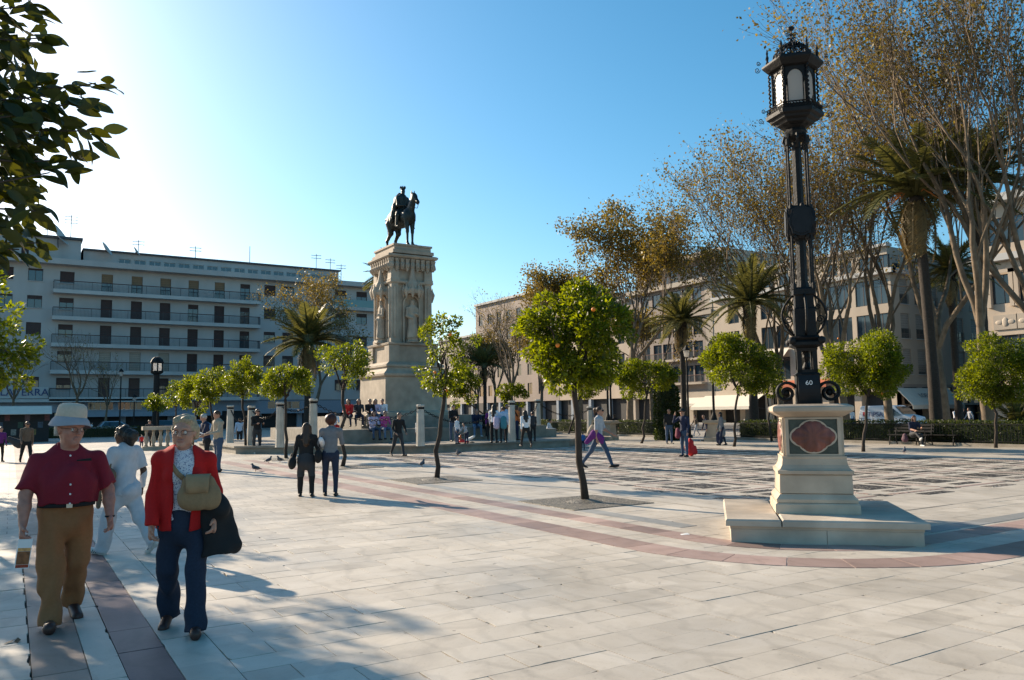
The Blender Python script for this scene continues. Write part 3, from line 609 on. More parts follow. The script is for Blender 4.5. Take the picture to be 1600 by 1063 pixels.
for side in range(4):
    cs, sn = ((1, 0), (0, 1), (-1, 0), (0, -1))[side]; P = lambda x, y: (MX + x * cs - y * sn, MY + x * sn + y * cs)
    for i in range(9):
        u = -1.2 + 2.4 * i / 8; c = P(u, -1.27); b = MB(); b.ring([(.04, 9.32 - .08 * (i % 2)), (.10, 9.45), (.12, 9.62), (.09, 9.72), (.13, 9.9)], 6, c=c); b.ball((*P(u, -1.38), 9.52), (.07, .07, .12), 6, 4); mp('corbel', b)
    c = P(0, -1.28); b = MB(); b.ring([(.46, 8.02), (.5, 8.15), (.44, 8.3), (.36, 8.36), (.32, 8.55), (.2, 8.75), (.12, 9.1), (.07, 9.5), (.02, 9.85)], 8, c=c)
    for i in range(8):
        a = 2 * math.pi * i / 8 + .39; q = (c[0] + .47 * math.cos(a), c[1] + .47 * math.sin(a)); b.ring([(.02, 7.78), (.11, 8.1), (.13, 8.22), (.05, 8.42), (.01, 8.6)], 6, c=q)
    mp('niche_canopy', b)
    b = MB(); b.ring([(.34, 5.402), (.36, 5.45), (.3, 5.52), (.3, 5.62), (.35, 5.66)], 8, c=P(0, -1.22)); mp('statue_base', b)
    # arched niche surround
    F4 = Matrix(((cs, sn * 0 - 0, -sn * -1 * 0, 0), (0, 0, 0, 0), (0, 0, 0, 0), (0, 0, 0, 1)))
    T = Matrix.Translation((MX, MY, 0)) @ Matrix.Rotation(math.atan2(sn, cs), 4, 'Z') @ Matrix.Translation((0, -1.02, 0)) @ Matrix.Rotation(math.pi / 2, 4, 'X')
    A = np.linspace(0, math.pi, 13); arch = [(.5, 5.45)] + [(.5 * math.cos(t), 7.5 + .5 * math.sin(t)) for t in A] + [(-.5, 5.45)] + [(-.42, 5.45)] + [(.42 * math.cos(t), 7.5 + .42 * math.sin(t)) for t in A[::-1]] + [(.42, 5.45)]
    b = MB()
    n = len(arch) // 2
    for i in range(n - 1): b.prism([arch[i], arch[i + 1], arch[2 * n - 2 - i], arch[2 * n - 1 - i]], .0, .16, T)
    mp('niche_arch', b)
    # robed figure in the niche
    f = [cone((0, 0, .05), (0, 0, .9), .27, .2, q=1.25, n=(1, 0, 0)), cone((0, 0, .85), (0, 0, 1.42), .19, .2, q=1.35, n=(1, 0, 0)), cone((0, -.19, 1.42), (0, .19, 1.42), .09, .09),
         cone((0, 0, 1.45), (0, 0, 1.6), .07, .06), ell((.02, 0, 1.72), (.11, .09, .14)), cone((0, .24, 1.4), (.06, .27, 1.08), .085, .075), cone((.06, .27, 1.08), (.22, .08, 1.15), .07, .06),
         cone((0, -.24, 1.4), (.04, -.28, 1.05), .085, .075), cone((.04, -.28, 1.05), (.2, -.1, .95), .07, .06), cone((.17, .05, .1), (.16, .0, .9), .09, .05), cone((.1, -.16, .05), (.1, -.16, .8), .1, .06)]
    Pp, Q, ids = solid(f, .035, .06, folds(.012, .8, side)); q = P(0, -1.24); me = npmesh('niche_statue', Pp - np.array([0, 0, 0]), Q, M['stone'], True)
    o = obj('niche_statue', me, mon, (q[0] - MX, q[1] - MY, 5.66 - .34), math.atan2(sn, cs) - math.pi / 2); o.scale = (1.12, 1.12, 1.12)
sq('cornice', [(1.22, 9.902), (1.4, 9.95), (1.46, 10.02), (1.46, 10.1), (1.36, 10.15), (1.2, 10.18)])
b = MB()
for hx, hy, z0, z1 in ((1.2, 1.45, 10.182, 10.36), (1.08, 1.32, 10.362, 10.6), (1.14, 1.38, 10.602, 10.7)): b.box(MX - hx, MX + hx, MY - hy, MY + hy, z0, z1)
mp('crown_block', b)
# horse and rider, facing -Y
Z0 = 10.70
hs = []
def H(*p): hs.extend(p)
S = 1.0
H(cone((-.75, 0, 1.62), (.55, 0, 1.62), .42, .43, q=1.12, n=(0, 1, 0)), ell((-.85, 0, 1.66), (.46, .36, .44)), ell((.62, 0, 1.66), (.36, .33, .46)), ell((-.1, 0, 1.5), (.6, .38, .36)))
H(cone((.72, 0, 1.8), (1.12, 0, 2.55), .30, .19, q=1.5, n=(0, 1, 0)), cone((1.12, 0, 2.62), (1.5, 0, 2.22), .17, .095, q=1.35, n=(0, 1, 0)), ell((1.5, 0, 2.2), (.11, .085, .12)), ell((1.18, 0, 2.52), (.2, .13, .2)))
H(cone((1.02, .07, 2.72), (1.05, .09, 2.95), .05, .015), cone((1.02, -.07, 2.72), (1.05, -.09, 2.95), .05, .015), cone((.85, 0, 2.3), (1.02, 0, 2.72), .08, .07), cone((.7, 0, 2.05), (.9, 0, 2.5), .1, .06))
for y, kx in ((.17, 0.0), (-.17, .06)):
    H(cone((.68, y, 1.45), (.70 + kx, y, .82), .17, .085), cone((.70 + kx, y, .82), (.70 + kx, y, .22), .075, .055), cone((.70 + kx, y, .22), (.78 + kx, y, .08), .06, .065), cone((.78 + kx, y, .1), (.8 + kx, y, .03), .08, .1))
for y, kx in ((.18, 0.0), (-.18, -.28)):
    H(cone((-.85 + kx * .3, y, 1.5), (-.72 + kx * .6, y, .98), .27, .13), cone((-.72 + kx * .6, y, .98), (-1.02 + kx, y, .62), .12, .075), cone((-1.02 + kx, y, .62), (-.96 + kx, y, .2), .068, .055), cone((-.96 + kx, y, .2), (-.88 + kx, y, .08), .06, .06), cone((-.88 + kx, y, .1), (-.86 + kx, y, .03), .08, .1))
H(cone((-1.26, 0, 1.85), (-1.42, 0, 1.5), .09, .11), cone((-1.42, 0, 1.5), (-1.4, 0, .75), .11, .05))
st = thing('equestrian_statue', 'dark bronze statue of a crowned rider on a standing horse', 'statue', (MX, MY, Z0), -math.pi / 2 + .12)
st.scale = (1.05, 1.05, 1.05)
sobj('horse', hs, .032, [M['bronze']], st, .07)
rd = [cone((-.05, 0, 1.95), (-.02, 0, 2.75), .24, .25, q=1.25, n=(1, 0, 0)), cone((-.02, -.26, 2.74), (-.02, .26, 2.74), .12, .12), cone((0, 0, 2.8), (.02, 0, 3.0), .08, .075), ell((.05, 0, 3.12), (.125, .1, .15)), cone((.1, 0, 3.05), (.14, 0, 2.96), .07, .05),
      cone((-.02, .3, 2.7), (.1, .34, 2.3), .1, .085), cone((.1, .34, 2.3), (.42, .14, 2.25), .08, .06), cone((-.02, -.3, 2.7), (.1, -.34, 2.3), .1, .085), cone((.1, -.34, 2.3), (.42, -.14, 2.25), .08, .06),
      cone((-.02, .2, 2.0), (.25, .45, 1.72), .17, .12), cone((.25, .45, 1.72), (.18, .47, 1.2), .11, .075), cone((.14, .47, 1.14), (.36, .49, 1.12), .06, .05), cone((-.02, -.2, 2.0), (.25, -.45, 1.72), .17, .12), cone((.25, -.45, 1.72), (.18, -.47, 1.2), .11, .075), cone((.14, -.47, 1.14), (.36, -.49, 1.12), .06, .05)]
sobj('rider', rd, .03, [M['bronze']], st, .05)
cp = [cone((-.16, 0, 2.78), (-.5, 0, 1.95), .3, .36, q=1.7, n=(1, 0, .3)), cone((-.5, 0, 2.0), (-.95, 0, 1.7), .36, .42, q=1.6, n=(.3, 0, 1)), cone((-.12, .26, 2.7), (-.4, .42, 1.55), .14, .16), cone((-.12, -.26, 2.7), (-.4, -.42, 1.55), .14, .16)]
sobj('cloak', cp, .035, [M['bronze']], st, .08, folds(.02, .7, 3))
b = MB(); b.ring([(.125, 3.2), (.13, 3.27)], 12, c=(.03, 0))
for i in range(8): a = 2 * math.pi * i / 8; b.ring([(.03, 3.26), (.035, 3.31), (.012, 3.38)], 5, c=(.03 + .13 * math.cos(a), .13 * math.sin(a)))
b.build('crown', M['bronze'], st)
b = MB(); b.tube([(1.47, .1, 2.25), (1.2, .16, 1.98), (.75, .14, 2.12), (.42, .12, 2.24)], .016, 5); b.tube([(1.47, -.1, 2.25), (1.2, -.16, 1.98), (.75, -.14, 2.12), (.42, -.12, 2.24)], .016, 5); b.tube([(.55, .46, 1.5), (.95, 0, 1.6), (.55, -.46, 1.5)], .02, 5); b.build('reins', M['bronze'], st)
b = MB(); b.ring([(.62, -.06), (.62, .03), (.55, .05)], 20, c=(.25, 0), sx=1.7, sy=.75); b.build('statue_plate', M['bronze'], st)
# bollards with chains
M['bstone'] = mat('pale bollard stone', (.52, .47, .40), .75, .14, 3, .2, 18, big=.2)
bollards = []
blk = None
for px, fy, z, top, lab in ((657, 697, .34, 633, 'pale stone bollard in front of the monument beside the small child'), (800, 690, .34, 627, 'pale stone bollard standing before the crowd of students'), (489, 700, .34, 624, 'pale stone bollard between the two girls and the left steps'),
                       (437, 699, .34, 629, 'pale stone bollard right of the man in the black jacket'), (392, 696, .34, 635, 'pale stone bollard just behind the man in the black jacket'), (359, 692, .34, 634, 'broad pale bollard left of the person in a light blue shirt')):
    p = gp(px, fy, z); h = (fy - top) / F * (p @ fw) * 1.0; bollards.append((p, h, lab))
for px, x, y, lab in ((840, 23.6, 35.0, 'pale stone bollard raised on a block at the right corner of the platform'), (921, 27.3, 35.7, 'rightmost pale stone bollard behind the walking woman')):
    d = ray(px, 640); y = x * d[1] / d[0]; bollards.append((np.array([x, y, .75 if px == 840 else .35]), 1.55, lab))
bobs = []
for i, (p, h, lab) in enumerate(bollards):
    t = thing('bollard', lab, 'bollard', p, R_(8), 'stone bollards linked by chains'); r = .17
    b = MB(); b.ring([(r * 1.05, 0), (r, .05), (r * .82, h - .19)], 8); b.build('shaft', M['bstone'], t)
    b = MB(); b.ring([(r * .86, h - .188), (r * .86, h - .1)], 8); b.build('iron_collar', M['iron'], t)
    b = MB(); b.ring([(r * .84, h - .098), (r * .95, h - .07), (r * .95, h - .02), (r * .7, h)], 8); b.build('cap', M['bstone'], t); bobs.append((p, h))
p = bobs[6][0]; b = MB(); b.box(p[0] - .7, p[0] + .7, p[1] - .7, p[1] + .7, -.02, .748); tag(b.build('stone_block', M['kerb']), 'square stone block under the raised bollard', 'stone block')
b = MB(); b.box(bobs[7][0][0] - .5, bobs[7][0][0] + .5, bobs[7][0][1] - .5, bobs[7][0][1] + .5, -.02, .348); tag(b.build('stone_block', M['kerb']), 'low stone block under the rightmost bollard', 'stone block')
link = MB(); A = np.linspace(0, 2 * math.pi, 9); link.tube([(.07 * math.cos(a), .04 * math.sin(a), 0) for a in A], .013, 4, False)
for i, j, lab in ((5, 4, 'far left'), (4, 3, 'left'), (3, 2, 'second left'), (2, 0, 'front left'), (0, 1, 'front'), (1, 6, 'front right'), (6, 7, 'right')):
    a = bobs[i][0] + np.array([0, 0, bobs[i][1] - .15]); c = bobs[j][0] + np.array([0, 0, bobs[j][1] - .15]); ln = np.linalg.norm(c - a); n = int(ln / .1); b = MB(); sag = .14 * ln
    d = (c - a) / ln; sd_ = np.array([-d[1], d[0], 0])
    for k in range(n):
        u = (k + .5) / n; q = a + (c - a) * u - np.array([0, 0, 4 * sag * u * (1 - u)]); tz = -4 * sag * (1 - 2 * u) / ln; t = d + np.array([0, 0, tz]); t /= np.linalg.norm(t)
        s = sd_ if k % 2 else np.cross(t, sd_); b.add([q + t * v[0] + s * v[1] + np.cross(t, s) * v[2] for v in map(np.array, link.v)], link.f)
    tag(b.build('chain', M['iron'], None, False, a, a), 'iron chain hanging between the %s pair of bollards' % lab, 'chain', 'bollard chains')
# ---------------------------------------------------------------- vegetation
M['bark'] = mat('orange bark', (.045, .032, .024), .9, .3, 9, .5, 30, stretch=(1, 1, .4))
M['pbark'] = mat('plane bark', (.165, .12, .078), .85, .45, 3.2, .4, 20, big=.35)
M['palmbark'] = mat('palm bark', (.04, .031, .024), .95, .4, 9, .8, 16, stretch=(1, 1, 2.4))
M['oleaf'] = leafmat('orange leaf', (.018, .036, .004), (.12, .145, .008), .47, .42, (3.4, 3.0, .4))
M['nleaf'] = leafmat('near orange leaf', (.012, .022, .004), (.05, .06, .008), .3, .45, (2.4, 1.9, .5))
M['pleaf'] = leafmat('plane leaf', (.095, .07, .02), (.215, .175, .036), .48, .5, (1.5, 1.3, .7))
M['palmleaf'] = leafmat('palm leaf', (.05, .058, .02), (.16, .15, .055), .4, .45, (1.5, 1.4, .8))
M['drypalm'] = leafmat('dry palm leaf', (.14, .10, .045), (.24, .18, .08), .3, .6, (1.4, 1.2, .8))
M['hleaf'] = leafmat('hedge leaf', (.02, .032, .008), (.06, .075, .015), .35, .4)
M['orange'] = mat('orange peel', (.75, .20, .015), .45, .1, 20)
def leafcards(C, D, size, r, wid=.48, fold=.18):
    """rhombic folded leaves: C base points, D directions; returns verts, quads"""
    n = len(C); D = D / (np.linalg.norm(D, axis=1)[:, None] + 1e-9); rv = r.normal(size=(n, 3)); S = np.cross(D, rv); S /= np.linalg.norm(S, axis=1)[:, None] + 1e-9; U = np.cross(S, D)
    L = (size * r.uniform(.65, 1.25, n))[:, None]
    v = np.stack([C, C + D * L * .5 + S * L * wid * .5 + U * L * fold * .5, C + D * L, C + D * L * .5 - S * L * wid * .5 + U * L * fold * .5], 1).reshape(-1, 3)
    return v, np.arange(4 * n).reshape(-1, 4)
def foliage(name, clumps, nper, size, m, parent, r, out=1.0, down=.15):
    V = []; T = []
    for c, rad, cc in clumps:
        n = int(nper * (rad / .28) ** 2); d = r.normal(size=(n, 3)); d /= np.linalg.norm(d, axis=1)[:, None]; p = c + d * rad * (r.uniform(.35, 1.0, n) ** .5)[:, None] * np.array([1, 1, .85])
        o = (p - cc); o /= np.linalg.norm(o, axis=1)[:, None] + 1e-9; D = d * .5 + o * .6 * out + r.normal(size=(n, 3)) * .55 + np.array([0, 0, -down]); V.append((p, D)); t0 = r.uniform(-.12, .12)
        T.append(np.clip(r.normal(.5 + t0, .24, n), 0, 1))
    P = np.concatenate([a for a, _ in V]); D = np.concatenate([d for _, d in V]); t = np.repeat(np.concatenate(T), 4); v, q = leafcards(P, D, size, r)
    return obj(name, npmesh(name, v, q, m, False, t), parent)
def limb(b, a, c, r0, r1, r, n=6, sides=7, wob=.04):
    a, c = np.array(a, float), np.array(c, float); P = [a + (c - a) * u + (r.normal(size=3) * wob * math.sin(math.pi * u)) for u in np.linspace(0, 1, n)]; b.tube(P, list(np.linspace(r0, r1, n)), sides); return P
def orange_tree(label, foot, cc, rad, seed, nclump=46, nper=95, size=.085, trunk=.055, crad=.3, gaps=.0, fruit=0, group='clipped orange trees', lean=None, lobes=None):
    r = np.random.default_rng(seed); foot = np.array(foot, float); cc = np.array(cc, float) - foot; rad = np.array(rad, float)
    t = thing('orange_tree', label, 'tree', foot, 0, group); b = MB(); fork = np.array([cc[0] * .9, cc[1] * .9, max(cc[2] - rad[2] * .85, .8)])
    P = [np.zeros(3) + np.array([0, 0, -.03])]
    for u in np.linspace(.15, 1, 6): P.append(fork * u + (r.normal(size=3) * np.array([.03, .03, 0]) if u < 1 else 0))
    b.tube(P, [trunk * 1.35] + list(np.linspace(trunk * 1.1, trunk * .85, 6)), 9)
    for i in range(6):
        d = r.normal(size=3); d[2] = abs(d[2]) * .8 + .3; d /= np.linalg.norm(d); e = cc + d * rad * r.uniform(.45, .85); limb(b, fork, (fork + e) / 2 + r.normal(size=3) * .08, trunk * .6, trunk * .4, r); limb(b, (fork + e) / 2, e, trunk * .4, trunk * .15, r)
    b.build('trunk', M['bark'], t, True)
    cl = []; gaps = gaps or .22
    if lobes is None:
        lobes = [(cc, rad * np.array([.93, .93, .85]), .45)]
        for i in range(5):
            d = r.normal(size=3); d[2] *= .8; d /= np.linalg.norm(d); lobes.append((cc + d * rad * .62, rad * r.uniform(.38, .6), .11))
    else: lobes = [(np.array(a) - foot, np.array(e), w_) for a, e, w_ in lobes]
    for lc, lr, w_ in lobes:
        for i in range(max(4, int(nclump * w_ * 1.1))):
            d = r.normal(size=3); d /= np.linalg.norm(d); k = r.uniform(.4, .95) ** .6; sz = r.uniform(.5, 1.05)
            if r.random() < gaps: k *= r.uniform(1.1, 1.35); sz *= .62
            cl.append((lc + d * lr * k, crad * sz, lc * .6 + cc * .4))
    foliage('crown', cl, nper, size, M['oleaf'], t, r)
    for i in range(fruit):
        d = r.normal(size=3); d /= np.linalg.norm(d); d -= fw * .8; d /= np.linalg.norm(d); p = cc + d * rad * .93; q = MB(); q.ball((0, 0, 0), .04); q.build('orange', M['orange'], t, True, None, p)
    return t
def px_tree(label, foot, crown, seed, depth_r=None, D=None, **kw):
    """foot pixel on the ground, crown pixel box (x0,x1,y0,y1) at the depth of the trunk"""
    f = np.array(foot, float) if len(foot) == 3 else gp(*foot); D = f @ fw; x0, x1, y0, y1 = crown; c = atD((x0 + x1) / 2, (y0 + y1) / 2, D); w = (x1 - x0) / 2 / F * D; h = (y1 - y0) / 2 / F * D
    if 'lobepx' in kw:
        lb_ = kw.pop('lobepx'); tot = sum((b_[1] - b_[0]) * (b_[3] - b_[2]) for b_ in lb_); kw['lobes'] = [(atD((b_[0] + b_[1]) / 2, (b_[2] + b_[3]) / 2, D + b_[4]), ((b_[1] - b_[0]) / 2 / F * D * .93, (b_[1] - b_[0]) / 2 / F * D * .93, (b_[3] - b_[2]) / 2 / F * D * .93), (b_[1] - b_[0]) * (b_[3] - b_[2]) / tot) for b_ in lb_]
    m = (w + h) / 2; kw['size'] = max(kw.get('size', .085), D * .0031); kw['crad'] = kw.get('crad', .3) * max(1.0, m * 1.05); kw['nclump'] = int(kw.get('nclump', 46) * 1.15); kw['nper'] = kw.get('nper', 95) * min(2.1, 2.1 * (.1 / kw['size']))
    return orange_tree(label, f, c, (w, w if depth_r is None else depth_r, h), seed, **kw)
px_tree('large orange tree with a leaning trunk left of the big lamp', (915, 785), (808, 978, 440, 602), 1, 1.0, nclump=74, nper=150, crad=.27, gaps=.3, fruit=3, size=.095, trunk=.06, lobepx=[(806, 905, 462, 560, 0), (868, 945, 438, 520, .3), (895, 985, 470, 560, -.3), (870, 975, 525, 598, .2), (845, 905, 530, 602, -.2)])
px_tree('slim open orange tree in front of the monument', (682, 750), (650, 742, 492, 620), 2, .75, nclump=40, nper=105, crad=.22, gaps=.4, fruit=4, size=.095, trunk=.055, lobepx=[(650, 708, 500, 565, 0), (668, 725, 486, 540, .2), (655, 715, 560, 618, -.1), (705, 750, 510, 575, .2), (690, 735, 560, 600, 0)])
def rowp(px, y): d = ray(px, 660); return np.array([y * d[0] / d[1], y, 0])
px_tree('orange tree with ragged crown between the two girls and the monument', rowp(535, 24.05), (492, 580, 527, 616), 3, .85, nclump=38, nper=100, gaps=.4, crad=.28)
px_tree('clipped orange tree with a flat wide crown left of the two girls', rowp(448, 30.1), (408, 484, 566, 628), 4, .95, nclump=44, nper=95)
px_tree('clipped orange tree with a peaked crown beside the man in black', rowp(386, 36.2), (350, 408, 556, 628), 5, .9, nclump=40, nper=90)
px_tree('orange tree above the two men who are talking', rowp(340, 42.3), (304, 352, 566, 634), 6, .9, nclump=36, nper=80)
px_tree('orange tree behind the fair haired woman in red', rowp(302, 48.4), (284, 330, 578, 648), 7, .9, nclump=34, nper=75)
px_tree('small orange tree with thin crown right of the far lantern', rowp(273, 54.5), (255, 296, 600, 640), 8, .8, nclump=24, nper=60)
px_tree('farthest small orange tree under the far lantern', rowp(246, 60.6), (228, 264, 612, 645), 9, .8, nclump=22, nper=60)
px_tree('orange tree in shade right behind the monument base', (19.9 * 1.0 + 8.0, 44.5, 0), (694, 752, 566, 634), 10, 1.1, nclump=36, nper=80)
px_tree('low orange tree behind the seated students', (35.0, 58.0, 0), (778, 830, 600, 640), 11, 1.0, nclump=26, nper=70)
px_tree('orange tree standing behind the big leaning orange tree', (28.4, 39.2, 0), (858, 958, 545, 626), 12, 1.3, nclump=44, nper=85, fruit=2)
px_tree('clipped orange tree between the walking woman and the ivy column', (1002, 693), (960, 1062, 556, 624), 13, 1.1, nclump=46, nper=95)
px_tree('wide dark orange tree beside the person in a grey coat', (1147, 698), (1092, 1214, 522, 622), 14, 1.5, nclump=58, nper=95)
px_tree('orange tree half hidden left of the lamp pedestal', (1206, 690), (1168, 1226, 560, 622), 15, 1.0, nclump=34, nper=80)
px_tree('round dense orange tree right of the lamp pedestal', (1349, 706), (1294, 1416, 502, 630), 16, 1.35, nclump=64, nper=110, fruit=3)
px_tree('orange tree with wide crown at the right edge of the picture', (1556, 700), (1490, 1612, 520, 628), 17, 1.4, nclump=60, nper=100)
# left row, mostly out of the picture; it shades the couple
orange_tree('orange tree at the left edge with crown above the kiosk', (-1.0, 19.2, 0), (-.82, 19.2, 3.1), (1.4, 1.4, 1.4), 18, nclump=80, nper=170, size=.11)
orange_tree('orange tree just outside the left edge that shades the couple', (-1.5, 12.6, 0), (-1.4, 12.5, 3.2), (1.25, 1.3, 1.15), 19, nclump=50, nper=85, size=.1)
orange_tree('orange tree left of the picture whose shadow falls by the fair haired woman', (-1.1, 15.8, 0), (-1.5, 15.6, 3.6), (1.2, 1.1, 1.0), 20, nclump=34, nper=85, size=.1)
orange_tree('orange tree left of the picture behind the kiosk side', (-1.9, 25.4, 0), (-1.9, 25.3, 3.4), (1.4, 1.4, 1.3), 21, nclump=50, nper=85)
orange_tree('tall leafy tree outside the left edge that casts the wide dappled shade', (-5.6, 22.6, 0), (-5.3, 22.6, 6.6), (2.6, 2.6, 1.8), 22, nclump=80, nper=55, size=.16, trunk=.16, crad=.55, gaps=.3, group='tall leafy trees left of the picture')
orange_tree('second tall leafy tree outside the left edge farther off', (-4.6, 29.0, 0), (-4.2, 28.5, 6.6), (2.4, 2.4, 1.8), 23, nclump=75, nper=60, size=.16, trunk=.16, crad=.55, gaps=.3, group='tall leafy trees left of the picture')
# near branch with single leaves
nt_ = thing('orange_tree', 'near orange tree hanging its leaves into the upper left corner', 'tree', (-2.3, 3.9, 0)); NB = np.array([-2.3, 3.9, 0]); r = np.random.default_rng(31)
b = MB(); limb(b, (0, 0, 0), (.1, -.1, 1.9), .08, .06, r, 8, 9, .03); hub = np.array([.1, -.1, 1.9]); tw = []
def tgt(px, py, D): return atD(px, py, D) - NB
ends = [(120, 160, 3.3), (150, 130, 3.5), (140, 205, 3.4), (100, 250, 3.3), (60, 60, 3.4), (45, 10, 3.5), (20, -60, 3.4), (95, 205, 3.6), (55, 330, 3.3), (30, 390, 3.4), (70, 150, 3.2), (20, 300, 3.5), (10, 230, 3.2), (-60, 100, 3.4), (-60, 300, 3.5), (-40, 200, 3.1), (15, 120, 3.6), (60, 380, 3.7), (5, 360, 3.1), (-80, 0, 3.3), (40, 250, 3.6), (78, 270, 3.2), (30, 180, 3.1), (-20, 395, 3.4)]
for e in ends:
    e = tgt(*e); mid = hub * .35 + e * .65 + np.array([0, 0, .12]) + r.normal(size=3) * .06; limb(b, hub, mid, .022, .011, r, 6, 5, .03); P = limb(b, mid, e, .009, .003, r, 8, 5, .03); tw.append(P)
for px, D in ((-250, 3.6), (-350, 3.2), (-450, 3.9), (-300, 4.4)):
    for py in (-150, 100, 300): e = tgt(px, py, D); P = limb(b, hub, e, .02, .004, r, 8, 5, .05); tw.append(P)
b.build('trunk', M['bark'], nt_, True)
lm = []
for k in range(4):
    n = 7; v = []; f = []; bend = (.1, .25, -.1, .35)[k]
    for i in range(n):
        u = i / (n - 1); w = .24 * math.sin(math.pi * min(u * .95 + .03, 1)) ** .8; z = -bend * u * u
        v += [(u, -w, z + .07 * w / .24), (u, 0, z), (u, w, z + .07 * w / .24)]
    for i in range(n - 1): a = i * 3; f += [(a, a + 3, a + 4, a + 1), (a + 1, a + 4, a + 5, a + 2)]
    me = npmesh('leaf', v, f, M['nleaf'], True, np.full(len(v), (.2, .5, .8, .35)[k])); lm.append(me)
cnt = 0; order = []
for P in tw:
    for i in range(1, len(P)): order += [(P[i], P[i] - P[i - 1])] * 2
r.shuffle(order) if False else None
vis_ = [q for q in order if -60 < proj(q[0] + NB)[0] < 240]; hid = [q for q in order if not (-60 < proj(q[0] + NB)[0] < 240)]
sel = []
while len(sel) < 290: sel.append(vis_[len(sel) % len(vis_)])
while len(sel) < 290: sel.append(hid[len(sel) % len(hid)])
for p, d in sel:
    o = obj('leaf', lm[int(r.integers(4))], nt_, p + r.normal(size=3) * .03); d = d / (np.linalg.norm(d) + 1e-9) * .8 + r.normal(size=3) * .45 + np.array([.15, -.1, -.45]); s = r.uniform(.075, .125)
    o.rotation_mode = 'QUATERNION'; o.rotation_quaternion = Vector(d).to_track_quat('X', 'Z') @ Matrix.Rotation(r.uniform(-1.5, 1.5), 3, 'X').to_quaternion(); o.scale = (s, s, s)

n = 1500; hub2 = tgt(-70, 170, 3.5); P = hub2 + r.normal(size=(n, 3)) * np.array([.26, .26, .42]); P = P[[proj(q_ + NB)[0] < 62 + 12 * math.sin(q_[2] * 9) and proj(q_ + NB)[1] < 370 and proj(q_ + NB)[2] > 2.9 for q_ in P]]; n = len(P); D_ = r.normal(size=(n, 3)) + np.array([.3, -.2, -.8]); v, q = leafcards(P, D_, .1, r, .5, .1)
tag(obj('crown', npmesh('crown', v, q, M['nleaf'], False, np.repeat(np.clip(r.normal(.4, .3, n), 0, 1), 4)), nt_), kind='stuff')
# plane trees: fans of upright branches, thin brown foliage
def plane_tree(label, foot, height, spread, seed, fork=.28, nl=2200, lean=(0, 0), trunk=.3, levels=5, leafy=2.2, lsize=.15, group='tall plane trees', nmain=4):
    r = np.random.default_rng(seed); foot = np.array(foot, float); t = thing('plane_tree', label, 'tree', foot, 0, group); b = MB(); tips = []
    def br(p, d, ln, rad, lev):
        n = 6 if lev < 2 else 4; P = [p]; dd = d.copy()
        for i in range(n):
            dd = dd + r.normal(size=3) * (.10 if lev else .05) + np.array([0, 0, .07 if lev else .02]); dd /= np.linalg.norm(dd); P.append(P[-1] + dd * ln / n)
        b.tube(P, list(np.linspace(rad, rad * .55, n + 1)), 8 if lev < 2 else (5 if lev == 2 else 3), False)
        if lev >= levels: tips.append((P[-1], dd)); tips.append((P[2], dd)); return
        k = nmain if lev == 0 else int(r.integers(3, 5) if lev < 3 else r.integers(3, 6))
        for i in range(k):
            st_ = P[-1] if (lev == 0 or i == 0) else P[int(r.integers(2, n + 1))]
            a = 2 * math.pi * (i / k) + r.uniform(-.5, .5); sp = spread * (1.0 if lev == 0 else .95) * r.uniform(.5, 1.15); s1 = np.cross(dd, np.array([0, 1, 0.])); s1 /= np.linalg.norm(s1) + 1e-9; s2 = np.cross(dd, s1)
            nd = dd + sp * (s1 * math.cos(a) + s2 * math.sin(a)); nd /= np.linalg.norm(nd); br(st_, nd, (height * (1 - fork)) * (.38, .27, .2, .15, .1)[min(lev, 4)] * r.uniform(.8, 1.2), max(rad * (.5 if lev == 0 else .46), .011), lev + 1)
    d0 = np.array([lean[0], lean[1], 1.0]); br(np.zeros(3), d0 / np.linalg.norm(d0), height * fork, trunk, 0)
    b.build('trunk', M['pbark'], t, True); n = int(nl * leafy)
    if n:
        ii = r.integers(0, len(tips), n); P = np.array([tips[i][0] for i in ii]) + r.normal(size=(n, 3)) * .28; D = np.array([tips[i][1] for i in ii]) * .4 + r.normal(size=(n, 3)) + np.array([0, 0, -.5]); v, q = leafcards(P, D, lsize, r, .75, .1)
        obj('crown', npmesh('crown', v, q, M['pleaf'], False, np.repeat(np.clip(r.normal(.45, .28, n), 0, 1), 4)), t)
    return t
PLX = 39.0
def pgx(px, X=PLX): p = atX(px, 640, X); return (p[0], p[1], -.02)
plane_tree('dense brownish plane tree behind the leaning orange tree', pgx(985), 16.2, .45, 41, .3, 9500, (0, 0), .3, lsize=.2)
plane_tree('plane tree left of the dense brownish one, lower and looser', pgx(905, 41), 13.6, .5, 42, .3, 7500, (-.05, .05), .26, lsize=.2)
plane_tree('nearly bare plane tree above the far pink building', pgx(800, 42), 13.2, .55, 43, .3, 500, (0, .05), .28)
plane_tree('bare tree with thin twigs right of the monument', pgx(745, 48), 10.5, .55, 44, .3, 150, (0, 0), .22)
plane_tree('leafy plane tree behind the students in the shade', pgx(775, 50), 11.5, .5, 56, .35, 4200, (0, 0), .25, lsize=.2)
plane_tree('leafy plane tree left of the leaning orange tree', pgx(845, 47), 10.5, .5, 57, .35, 4200, (0, 0), .25, lsize=.2)
plane_tree('plane tree between the brick building and the ivy column', pgx(1020, 48), 11.0, .5, 58, .35, 2600, (0, 0), .25, lsize=.2)
plane_tree('plane tree spreading to the left of the lamp post', pgx(1228), 17.0, .55, 45, .2, 3600, (-.05, .2), .28)
plane_tree('plane tree directly behind the lamp post', pgx(1262, 40), 17.8, .42, 46, .22, 4000, (0, .05), .25)
plane_tree('plane tree with yellowing leaves right of the lamp post', pgx(1322, 38), 16.5, .45, 47, .2, 3200, (.02, .05), .3)
